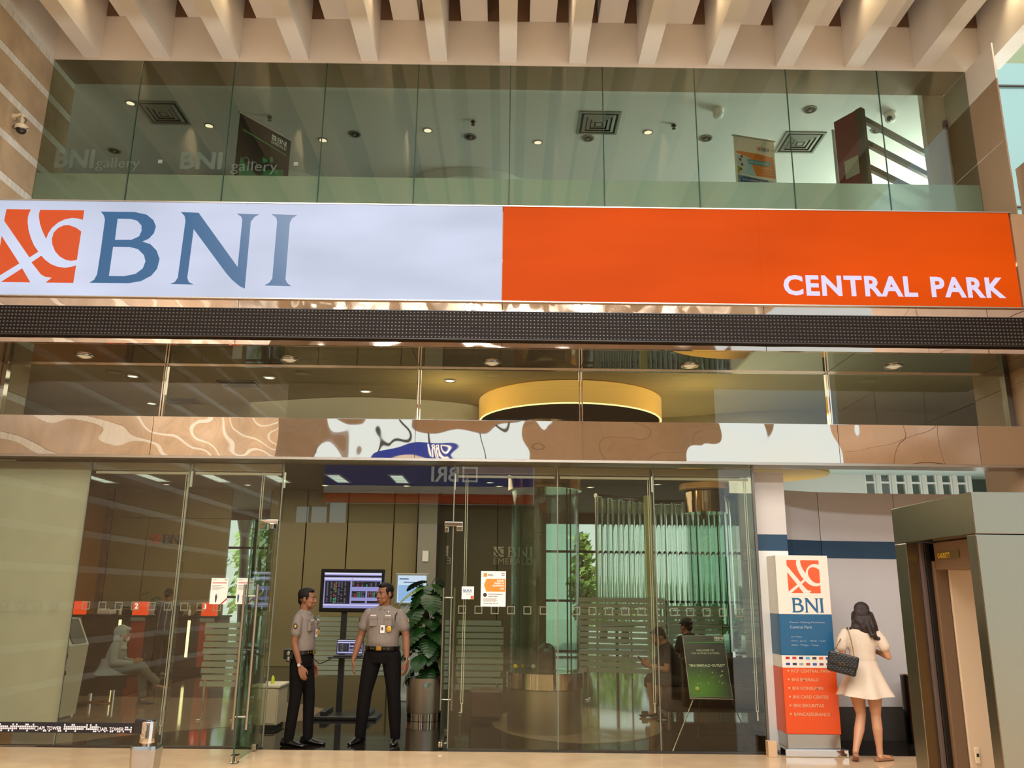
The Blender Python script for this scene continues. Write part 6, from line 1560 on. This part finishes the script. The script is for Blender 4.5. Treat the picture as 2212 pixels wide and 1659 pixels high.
        if sx == arms['watch']:
            d = (wr - el).normalized(); m = MB(); m.cyl(wr - d * .022, wr + d * .0, .030 * k, n=16); strap_o = part('watch_strap', m, SHOE_B, p, local=True)
            m = MB(); m.cyl(wr - d * .011 + V((sx * .028, -.004, 0)), wr - d * .011 + V((sx * .036, -.006, 0)), .018, n=16); part('watch_face', m, mat('watch_silver', '#d2cdc4', .2, .6), strap_o, local=True)
    m = MB(); m.bbox(.005, -ch - .020, 1.17 * k, .058, -ch - .016, 1.255 * k, .002); part('identity_card', m, mat('card_white', '#d8d2d0', .4), shirt_o, local=True)
    m = MB(); m.bbox(.018, -ch - .022, 1.20 * k, .040, -ch - .019, 1.235 * k, .001); part('card_photo', m, mat('card_print', '#4a2e34', .5), shirt_o, local=True)
    m = MB(); m.sphere((.105, -ch - .016, 1.215 * k), (.030, .006, .034), 14, 8); part('gold_badge', m, mat('badge_gold', '#c79a2c', .4, .5), shirt_o, local=True)
    m = MB(); m.sphere((.085 * k, -ch - .010, 1.39 * k), (.018, .006, .022), 12, 8); part('silver_badge', m, mat('badge_silver', '#8f8a82', .3, .6), shirt_o, local=True)
    m = MB(); m.tube([S((.17, .02, 1.43)), S((.155, -.09, 1.36)), S((.158, -.125, 1.25)), S((.12, -.13 * fat, 1.225)), S((.09, -.132 * fat, 1.25))], .007, 8); part('shoulder_cord', m, SHOE_B, p, local=True)
    m = MB()
    for j in range(6): m.sphere((0, -ch * (.99 if j > 2 else 1.02) - .008, (1.04 + .07 * j) * k), .006, 8, 6)
    part('shirt_button', m, mat('button_taupe', '#6e645b', .5), shirt_o, local=True, kind='stuff')
    return p, k
g1 = atz(634, 1614, 0)
p, k = guard('person in taupe uniform shirt and black trousers standing in profile, facing right', (g1.x - .0, 9.93, 0), math.radians(80), 1.695, 1.0, math.radians(4),
             {-1: ((-.205, .015, 1.11), (-.215, -.075, .87), (0, -.05, 0)), 1: ((.20, .03, 1.11), (.19, -.06, .87), (0, -.05, 0)), 'watch': -1},
             {-1: (-.075, .06, -.15), 1: (.085, -.10, .05)})
m = MB(); m.bbox(-.20, .02, .92, -.155, .14, 1.03, .012); m.bbox(-.205, .04, .89, -.16, .10, .96, .01); part('radio_pouch', m, SHOE_B, p, local=True)
m = MB(); m.sphere((-.207, .075, .985), (.006, .02, .024), 10, 6); m.sphere((-.210, .07, .925), (.006, .018, .024), 10, 6); part('pouch_badge', m, mat('badge_silver', ''), p, local=True)
g2 = atz(816, 1606, 0)
p, k = guard('person in taupe uniform shirt facing forward, legs apart, head turned aside', (g2.x, 10.15, 0), math.radians(-7), 1.765, 1.13, math.radians(-34),
             {-1: ((-.265, .02, 1.13), (-.315, -.06, .88), (.25, 0, 0)), 1: ((.26, .02, 1.13), (.295, -.045, .88), (-.15, 0, 0)), 'watch': 1},
             {-1: (-.205, -.03, -.35), 1: (.185, .02, .12)}, .05)

# ------------------------------------------------------------------ woman in the white dress
wp = atz(1884, 1643, 0)
p = person('person seen from behind in a short white dress with long dark hair', (wp.x + .0, 9.40, 0), math.radians(163))
k = 1.0
Hm = head_mats((-.035, -.05, 1.475), math.radians(-8), math.radians(16), 0, .96)
m = MB(); add_head(m, Hm, (0, .0, 1.31), .045)
torso = [((0, 0, .80), .140, .10), ((0, 0, .88), .155, .112), ((0, 0, .98), .128, .095), ((0, .0, 1.08), .122, .092), ((0, -.005, 1.18), .142, .098), ((0, .0, 1.27), .150, .085), ((0, .005, 1.325), .10, .07), ((0, 0, 1.35), .052, .052)]
rings_loft(m, [(c, rx - .012, ry - .012) for c, rx, ry in torso])
# legs: the one on the viewer's left trails with its heel lifted
limb(m, [((.082, 0, .84), .088), ((.085, -.03, .64), .078), ((.062, -.055, .44), .050), ((.10, .02, .30), .053), ((.150, .12, .15), .034), ((.165, .155, .105), .030)])
limb(m, [((.165, .155, .105), .030), ((.168, .13, .055), .026), ((.17, .08, .026), .024)])
limb(m, [((-.082, 0, .84), .088), ((-.080, .0, .64), .077), ((-.078, -.005, .45), .051), ((-.080, .018, .32), .052), ((-.082, .01, .14), .034), ((-.082, .01, .06), .032)])
limb(m, [((-.082, .025, .04), .030), ((-.125, -.03, .035), .026), ((-.20, -.09, .024), .022)])
# arms: viewer's right arm is bent to the front, the other one holds the bag strap side
limb(m, [((-.165, 0, 1.27), .042), ((-.215, .015, 1.14), .038), ((-.255, .0, 1.045), .033), ((-.20, -.12, 1.07), .030), ((-.12, -.24, 1.10), .022)])
hand(m, (-.12, -.24, 1.10), (.6, -.5, .1), (0, -.2, 1), (.6, .5, 0), .92, .5)
limb(m, [((.165, 0, 1.27), .042), ((.20, .02, 1.13), .037), ((.205, .0, 1.02), .032), ((.16, -.10, .95), .029), ((.10, -.20, .98), .022)])
hand(m, (.10, -.20, .98), (-.4, -.8, .2), (0, -.2, 1), (-.7, .3, 0), .92, .5)
fused('body', m, SKIN_L, p, .0068, 2)
DRESS = mat('cream_dress', '#cfbda9', .7, bump=.25, bscale=9)
m = MB(); rings_loft(m, [(c, rx + .010, ry + .010) for c, rx, ry in torso[1:-1]])
for sx in (-1, 1):
    el = V((-.215, .015, 1.14)) if sx < 0 else V((.20, .02, 1.13)); limb(m, [((.155 * sx, 0, 1.268), .060), ((V((.155 * sx, 0, 1.268)) + el) / 2 + V((.012 * sx, 0, 0)), .064), (el + V((.008 * sx, 0, .008)), .060)])
fused('dress_bodice', m, DRESS, p, .009, 3)
m = MB(); rs = []
N = 56
for z, r0, r1, fl in ((1.00, .140, .106, 0), (.94, .152, .116, .002), (.88, .176, .138, .006), (.80, .210, .170, .012), (.72, .246, .205, .018), (.655, .276, .235, .024), (.640, .282, .240, .026)):
    rs.append([V(((r0 + fl * math.cos(7 * t + .5)) * math.cos(t), (r1 + fl * math.cos(7 * t + .5)) * math.sin(t), z + .012 * math.sin(3 * t) * (1 if z < .7 else 0))) for t in [2 * PI * i / N for i in range(N)]])
rs += [[V((q.x * .965, q.y * .965, q.z + .004)) for q in r] for r in (rs[-1], rs[3])]
m.loft(rs, True, False); part('dress_skirt', m, DRESS, p, local=True)
m = MB(); m.tube([(.055 * math.cos(t), .055 * math.sin(t) + .002, 1.338 + .008 * math.sin(t)) for t in [2 * PI * i / 20 for i in range(21)]], .008, 8); part('collar', m, DRESS, p, local=True)
m = MB()
def e(c, r): m.sphere(Hm @ V(c), r, 18, 10, Hm.to_3x3().normalized().to_4x4())
e((0, .02, .06), (.082, .098, .075)); e((0, .055, .0), (.085, .072, .10)); e((0, .06, -.08), (.098, .06, .09)); e((0, .055, -.16), (.108, .05, .08))
for (x, y, z, x2, y2, z2, r) in ((-.07, .05, -.05, -.12, .03, -.27, .040), (-.03, .07, -.05, -.085, .085, -.26, .036), (.03, .07, -.05, .00, .09, -.19, .034), (.07, .05, -.05, .11, .04, -.16, .030), (-.09, .02, .0, -.15, .0, -.21, .03), (.085, .02, 0, .10, .0, -.12, .03)):
    a = Hm @ V((x, y, z)); b_ = Hm @ V((x2, y2, z2)); limb(m, [(a, r), ((a + b_) / 2 + V((0, .012, 0)), r * .95), (b_, r * .55)], 10)
for q in ((-.15, .02, -.27), (-.10, .09, -.255), (.12, .05, -.175)): e(q, (.026, .022, .022))
fused('hair', m, HAIR_B, p, .008, 2)
FLAT = mat('nude_leather', '#8f6247', .45)
sm = MB(); shoe(sm, (-.072, .035, 0), (-.215, -.10, 0), .038, .042); fused('shoe', sm, FLAT, p, .006, 2)
sm = MB(); shoe(sm, (.165, .165, .05), (.172, .03, 0), .038, .042, .05); fused('shoe', sm, FLAT, p, .006, 2)
m = MB(); m.tube([(-.185, -.075, .042), (-.20, -.055, .052), (-.21, -.075, .044)], .006, 6); m.tube([(-.185, -.075, .042), (-.17, -.06, .052), (-.165, -.075, .044)], .006, 6); part('shoe_bow', m, FLAT, p, local=True)
# quilted bag on its chain
bag = thing('shoulder_bag', 'black quilted flap shoulder bag on gold chain, carried by the woman in white', 'bag', (0, 0, 0))
QUILT = mat('quilted_black', '#120e0d', .38)
def quilt(m):
    n = m.node_tree; b = n.nodes['Principled BSDF']; t = n.nodes.new('ShaderNodeTexCoord'); mp = n.nodes.new('ShaderNodeMapping'); mp.inputs['Rotation'].default_value = (0, PI / 4, 0); mp.inputs['Scale'].default_value = (38, 38, 38)
    w = n.nodes.new('ShaderNodeTexWave'); w.inputs['Scale'].default_value = .32; w2 = n.nodes.new('ShaderNodeTexWave'); w2.bands_direction = 'Z'; w2.inputs['Scale'].default_value = .32
    mn = n.nodes.new('ShaderNodeMath'); mn.operation = 'MINIMUM'; bp = n.nodes.new('ShaderNodeBump'); bp.inputs['Strength'].default_value = .35; bp.inputs['Distance'].default_value = .006
    n.links.new(t.outputs['Object'], mp.inputs[0]); n.links.new(mp.outputs[0], w.inputs[0]); n.links.new(mp.outputs[0], w2.inputs[0]); n.links.new(w.outputs['Fac'], mn.inputs[0]); n.links.new(w2.outputs['Fac'], mn.inputs[1]); n.links.new(mn.outputs[0], bp.inputs['Height']); n.links.new(bp.outputs[0], b.inputs['Normal'])
quilt(QUILT)
bc = at(1820, 1433, 9.20); bY = 9.20
bag.location = (bc.x, bY, bc.z - .1); WM[bag.name] = Matrix.Translation(bag.location)
BM = Matrix.Translation((bc.x, bY, bc.z)) @ Matrix.Rotation(math.radians(14), 4, 'Y') @ Matrix.Rotation(math.radians(-18), 4, 'Z')
m = MB(); m.bbox(-.145, -.045, -.105, .145, .045, .09, .022); m.xform(BM); part('bag_body', m, QUILT, bag)
m = MB(); m.bbox(-.150, -.056, -.035, .150, .052, .100, .018); m.xform(BM); part('flap', m, QUILT, bag)
m = MB(); m.tube([BM @ V((-.018 + .014 * math.cos(t), -.062, -.01 + .014 * math.sin(t))) for t in [.8 + .25 * i for i in range(19)]], .003, 6); m.tube([BM @ V((.004 + .014 * math.cos(t), -.062, -.01 + .014 * math.sin(t))) for t in [PI + .8 + .25 * i for i in range(19)]], .003, 6); part('clasp', m, BRASS, bag)
shp = WM[p.name] @ V((.135, .055, 1.335)); topb = BM @ V((.10, 0, .10)); topa = BM @ V((-.10, 0, .10)); fr = WM[p.name] @ V((.15, -.08, 1.30))
m = MB()
def chain(A, B, sag):
    n = 26
    for i in range(n):
        u = i / (n - 1); c = A.lerp(B, u) + V((0, -sag * math.sin(PI * u), 0)); d = (B - A).normalized(); s = d.orthogonal().normalized() if i % 2 else d.cross(d.orthogonal()).normalized()
        m.tube([c + d * (.009 * math.cos(t)) + s * (.006 * math.sin(t)) for t in [2 * PI * j / 8 for j in range(9)]], .0022, 5, False)
chain(shp, topb, .02); chain(shp, fr, -.0); chain(fr, topa, .0)
part('chain', m, mat('chain_gold', '#8a6a34', .35, .9), bag, kind='stuff')

# ------------------------------------------------------------------ seated people
def seated(label, loc, rot, skin, top, bottom, lean, head, legs, arms, fat=1.0, hairfn=short_hair, hair_mt=HAIR, sz=.43, shorts=False, sleeve=.55, shoe_m=None, hair=True):
    p = person(label, loc, rot)
    px_, pz = 0, sz + .085
    sy, szz = lean
    torso = [((0, .0, pz - .06), .165 * fat, .125 * fat), ((0, -.01, pz + .06), .160 * fat, .125 * fat), ((0, sy * .35, pz + (szz - pz) * .35), .155 * fat, .12 * fat, 0, .2), ((0, sy * .72, pz + (szz - pz) * .70), .17 * fat, .12 * fat, 0, .35), ((0, sy, szz), .175 * fat, .095, 0, .4), ((0, sy - .02, szz + .06), .10, .075, 0, .4), ((0, sy - .03, szz + .09), .06, .06, 0, .3)]
    Hm = head_mats(*head)
    m = MB(); add_head(m, Hm, (0, sy - .01, szz + .05), .054)
    rings_loft(m, [(q[0], q[1] - .018, q[2] - .018) + tuple(q[3:]) for q in torso])
    tr = MB(); rings_loft(tr, [((0, 0, sz), .165 * fat, .14 * fat), ((0, 0, pz), .17 * fat, .14 * fat), ((0, 0, pz + .07), .16 * fat, .13 * fat)])
    for sx in (-1, 1):
        kn, an, toe = [V(q) for q in legs[sx]]; hp = V((.092 * sx, -.02, pz))
        limb(m, [(hp, .075), (kn, .052), (kn * .6 + an * .4, .050), (an, .034)])
        d = V((toe.x - an.x, toe.y - an.y, toe.z - an.z)); limb(m, [(an - V((0, 0, .03)), .032), (an + d * .5 - V((0, 0, .03)), .026), (an + d * .92 - V((0, 0, .03)), .020)])
        ke = kn * .96 + hp * .04
        if shorts: limb(tr, [(hp, .098), ((hp + ke) / 2, .090), (ke, .078)])
        else: limb(tr, [(hp, .096), ((hp + kn) / 2, .086), (kn, .074), (kn * .5 + an * .5, .062), (an + V((0, 0, .04)), .056)])
    sh = MB(); rings_loft(sh, torso[:-1])
    for sx in (-1, 1):
        s0 = V((.17 * sx * fat, sy + .01, szz - .01)); el, wr, hd, sd, hn = [V(q) for q in arms[sx]]
        limb(m, [(s0, .045), ((s0 + el) / 2, .044), (el, .036), (el * .6 + wr * .4, .036), (wr, .025)]); hand(m, wr, hd, sd, hn, 1.0, .45)
        if sleeve > 1: limb(sh, [(s0, .060), ((s0 + el) / 2, .058), (el, .052), (el.lerp(wr, .9), .044)])
        else: mid = s0.lerp(el, sleeve); limb(sh, [(s0, .060), ((s0 + mid) / 2, .062), (mid, .062)])
    fused('body', m, skin, p, .009, 2); fused('top', sh, top, p, .010, 3); fused('shorts' if shorts else 'trousers', tr, bottom, p, .010, 3)
    for sx in (-1, 1):
        kn, an, toe = [V(q) for q in legs[sx]]
        sm = MB(); zb = toe.z - .02
        if shoe_m == 'slipper':
            d = (toe - an); d.z = 0; c = V((an.x, an.y, 0)) + d * .35
            R = Matrix.Translation((c.x, c.y, an.z - .085)) @ Matrix.Rotation(math.atan2(d.y, d.x) - PI / 2, 4, 'Z')
            sm.prism([(.045 * math.cos(t) * (1.0 if math.sin(t) > 0 else .85), .135 * math.sin(t)) for t in [2 * PI * i / 20 for i in range(20)]], .022, R @ Matrix(((1, 0, 0, 0), (0, 0, 1, 0), (0, -1, 0, .022), (0, 0, 0, 1))) @ Matrix.Scale(-1, 4, V((0, 0, 1))))
            o_ = len(sm.v); sm.grid(lambda u, v: R @ V((.05 * math.cos(PI * u), .02 + .075 * v, .018 + .052 * math.sin(PI * u))), 10, 4)
            part('slipper', sm, mat('slipper_dark', '#1d1613', .6), p, local=True)
        else:
            shoe(sm, V((an.x, an.y, 0)) - (toe - an).normalized() * .0, V((toe.x, toe.y, 0)), .045, .085); z0_ = an.z - .09
            sm.v = [q + V((0, 0, z0_)) for q in sm.v]; fused('shoe', sm, shoe_m or SHOE_B, p, .008, 2)
    if hair: hairfn(Hm, p, hair_mt)
    face_bits(Hm, p)
    return p, Hm
BLK_T = mat('black_tshirt', '#191412', .8, bump=.3, bscale=14)
sp = at(1468, 1490, 12.25)
p, Hm = seated('person in black T-shirt and shorts sitting on the sofa bent over a phone', (sp.x + .02, 12.33, 0), math.radians(-84), SKIN, BLK_T, mat('black_shorts', '#15110f', .8), (-.20, .945), ((0, -.285, 1.085), 0., .42, 0, 1.02),
       {-1: ((-.10, -.40, .52), (-.11, -.36, .10), (-.12, -.54, .03)), 1: ((.11, -.38, .51), (.10, -.20, .10), (.11, -.37, .03))},
       {-1: ((-.21, -.22, .66), (-.09, -.43, .69), (.25, -.8, .5), (0, .2, 1), (.9, .2, .1)), 1: ((.20, -.24, .66), (.06, -.43, .69), (-.25, -.8, .5), (0, .2, 1), (-.9, .2, .1))}, 1.08, shorts=True, shoe_m='slipper')
ph = WM[p.name] @ V((-.015, -.535, .765))
PM = Matrix.Translation(ph) @ Matrix.Rotation(math.radians(-84), 4, 'Z') @ Matrix.Rotation(math.radians(-52), 4, 'X')
m = MB(); m.bbox(-.037, -.075, -.005, .037, .075, .005, .003); m.xform(PM)
phn = solo('phone', m, BLACK, 'dark mobile phone held by the person in black T-shirt', 'phone')
m = MB(); m.box(-.033, -.070, .0051, .033, .070, .0056); m.xform(PM); part('phone_screen', m, scr('#9aa8b0', .7), phn)
# capped person behind the board
sp = at(1489, 1372, 13.38)
p, Hm = seated('person in black cap seated behind the easel board, only the head showing', (sp.x, 13.38, 0), math.radians(-150), SKIN, mat('dark_top', '#241d1a', .8), mat('black_shorts', ''), (-.02, 1.02), ((0, -.06, 1.19), 0., .05, 0, 1.0),
       {-1: ((-.10, -.40, .50), (-.10, -.40, .10), (-.11, -.58, .03)), 1: ((.10, -.40, .50), (.10, -.40, .10), (.11, -.58, .03))},
       {-1: ((-.22, -.06, .74), (-.12, -.28, .58), (.2, -.9, 0), (.9, .2, 0), (0, 0, -1)), 1: ((.22, -.06, .74), (.12, -.28, .58), (-.2, -.9, 0), (-.9, .2, 0), (0, 0, -1))})
m = MB(); R4 = Hm.to_3x3().normalized().to_4x4(); m.sphere(Hm @ V((0, .012, .070)), (.086, .106, .066), 22, 12, R4); m.loft([[Hm @ V((x, y, z)) for x, y, z in q] for q in ([(-.07, -.06, .055), (-.05, -.085, .06), (.05, -.085, .06), (.07, -.06, .055)], [(-.06, -.10, .042), (-.04, -.16, .04), (.04, -.16, .04), (.06, -.10, .042)])])
part('cap', m, mat('cap_black', '#161110', .7), p, local=True)
m = MB(); m.sphere(Hm @ V((0, .118, .075)), (.03, .006, .012), 10, 6, R4); part('cap_label', m, mat('cap_label', '#9a8a80', .6), p, local=True)
# veiled woman on the bench
VEIL = mat('grey_veil', '#a9aaa4', .8, bump=.3, bscale=12); COAT = mat('grey_coat', '#8f918c', .8, bump=.35, bscale=10)
hp_ = at(236, 1450, 12.95)
def veil(Hm, p, mt):
    m = MB(); R4 = Hm.to_3x3().normalized().to_4x4()
    m.sphere(Hm @ V((0, .03, .035)), (.092, .112, .105), 20, 12, R4); m.sphere(Hm @ V((0, .035, -.06)), (.088, .090, .10), 18, 10, R4); m.sphere(Hm @ V((0, -.005, -.13)), (.088, .085, .06), 18, 10, R4)
    m.sphere(Hm @ V((0, .02, -.19)), (.15, .12, .07), 20, 10, R4); m.sphere(Hm @ V((0, -.025, -.19)), (.11, .05, .055), 16, 10, R4); m.sphere(Hm @ V((0, -.05, .085)), (.06, .05, .035), 16, 8, R4)
    fused('veil', m, mt, p, .009, 3)
    m = MB(); m.sphere(Hm @ V((0, -.064, -.055)), (.050, .044, .050), 16, 10, R4); part('face_mask', m, mat('mask_white', '#c6c8c4', .7), p, local=True)
p, Hm = seated('person in pale grey veil and face mask sitting cross legged on the bench', (hp_.x, 12.98, 0), math.radians(97), SKIN, COAT, mat('grey_trousers', '#5f5c56', .8, bump=.3, bscale=12), (-.08, .86), ((0, -.12, 1.005), 0., .12, 0, 1.0),
       {-1: ((-.06, -.44, .56), (.03, -.66, .30), (.02, -.86, .27)), 1: ((.10, -.42, .48), (.10, -.46, .10), (.11, -.66, .03))},
       {-1: ((-.23, -.10, .62), (-.10, -.33, .60), (.3, -.8, .3), (0, .2, 1), (.9, .2, 0)), 1: ((.22, -.10, .62), (.08, -.33, .60), (-.3, -.8, .3), (0, .2, 1), (-.9, .2, 0))}, 1.0, hairfn=veil, hair_mt=VEIL, sz=.43, sleeve=1.5, shoe_m=mat('navy_sneaker', '#2a2a30', .6))
m = MB(); rings_loft(m, [((0, -.02, .435), .22, .25), ((0, -.03, .50), .20, .22), ((0, 0, .58), .175, .15), ((0, 0, .66), .165, .135)]); fused('coat_hem', m, COAT, p, .011, 3)
m = MB(); m.bbox(-.015, -.46, .60, .05, -.45, .73, .004); part('held_phone', m, BLACK, p, local=True)
# man at the counter
def plaid():
    m = mat('navy_plaid', '#2a2a3c', .8); n = m.node_tree; b = n.nodes['Principled BSDF']; t = n.nodes.new('ShaderNodeTexCoord')
    w1_ = n.nodes.new('ShaderNodeTexWave'); w1_.inputs['Scale'].default_value = 2.2; w2_ = n.nodes.new('ShaderNodeTexWave'); w2_.bands_direction = 'Z'; w2_.inputs['Scale'].default_value = 6
    r1 = n.nodes.new('ShaderNodeValToRGB'); r1.color_ramp.elements[0].position = .93; r1.color_ramp.elements[0].color = C('#2a2a3c'); r1.color_ramp.elements[1].position = .97; r1.color_ramp.elements[1].color = C('#8f8f92')
    mx = n.nodes.new('ShaderNodeMixRGB'); mx.blend_type = 'MULTIPLY'; mx.inputs[0].default_value = .35
    n.links.new(t.outputs['Object'], w1_.inputs[0]); n.links.new(t.outputs['Object'], w2_.inputs[0]); n.links.new(w1_.outputs['Fac'], r1.inputs[0]); n.links.new(r1.outputs[0], mx.inputs[1]); n.links.new(w2_.outputs['Fac'], mx.inputs[2]); n.links.new(mx.outputs[0], b.inputs['Base Color']); return m
mp_ = at(348, 1400, 17.6)
p = person('person in navy plaid shirt standing with back turned at the teller counter', (mp_.x, 17.62, 0), math.radians(176))
Hm = head_mats((0, -.07, 1.56), 0, .22, 0, 1.0)
torso = [((0, 0, .86), .155, .115), ((0, 0, .95), .17, .125), ((0, -.02, 1.08), .165, .125), ((0, -.05, 1.25), .19, .125), ((0, -.07, 1.35), .19, .10), ((0, -.07, 1.41), .11, .08), ((0, -.07, 1.44), .065, .06)]
m = MB(); add_head(m, Hm, (0, -.07, 1.40), .055); rings_loft(m, [(c, a - .02, b - .02) for c, a, b in torso]); sh = MB(); rings_loft(sh, [(c, a + .012, b + .012) for c, a, b in torso[:-1]]); tr = MB(); rings_loft(tr, [((0, 0, .80), .155, .12), ((0, 0, .92), .165, .125)])
for sx in (-1, 1):
    s0 = V((.185 * sx, -.065, 1.355)); el = V((.27 * sx, -.20, 1.17)); wr = V((.17 * sx, -.40, 1.175))
    limb(m, [(s0, .045), (el, .037), (wr, .026)]); hand(m, wr, (-.2 * sx, -.9, 0), (-sx, 0, .1), (0, 0, -1), 1.0, .2); limb(sh, [(s0, .065), (s0.lerp(el, .75), .062)])
    hp = V((.09 * sx, 0, .88)); kn = V((.10 * sx, -.02, .48)); an = V((.10 * sx + .0, .02 + (.08 if sx > 0 else 0), .09)); limb(m, [(hp, .075), (kn, .05), (an, .036)]); limb(tr, [(hp, .098), (kn, .075), (an, .062)])
    sm = MB(); shoe(sm, V((an.x, an.y + .01, 0)), V((an.x, an.y - .19, 0)), .046, .085); fused('shoe', sm, mat('grey_sneaker', '#77736c', .6), p, .008, 2)
fused('body', m, SKIN_D, p, .010, 2); fused('shirt', sh, plaid(), p, .010, 3); fused('trousers', tr, TROUS, p, .010, 3); short_hair(Hm, p); face_bits(Hm, p)
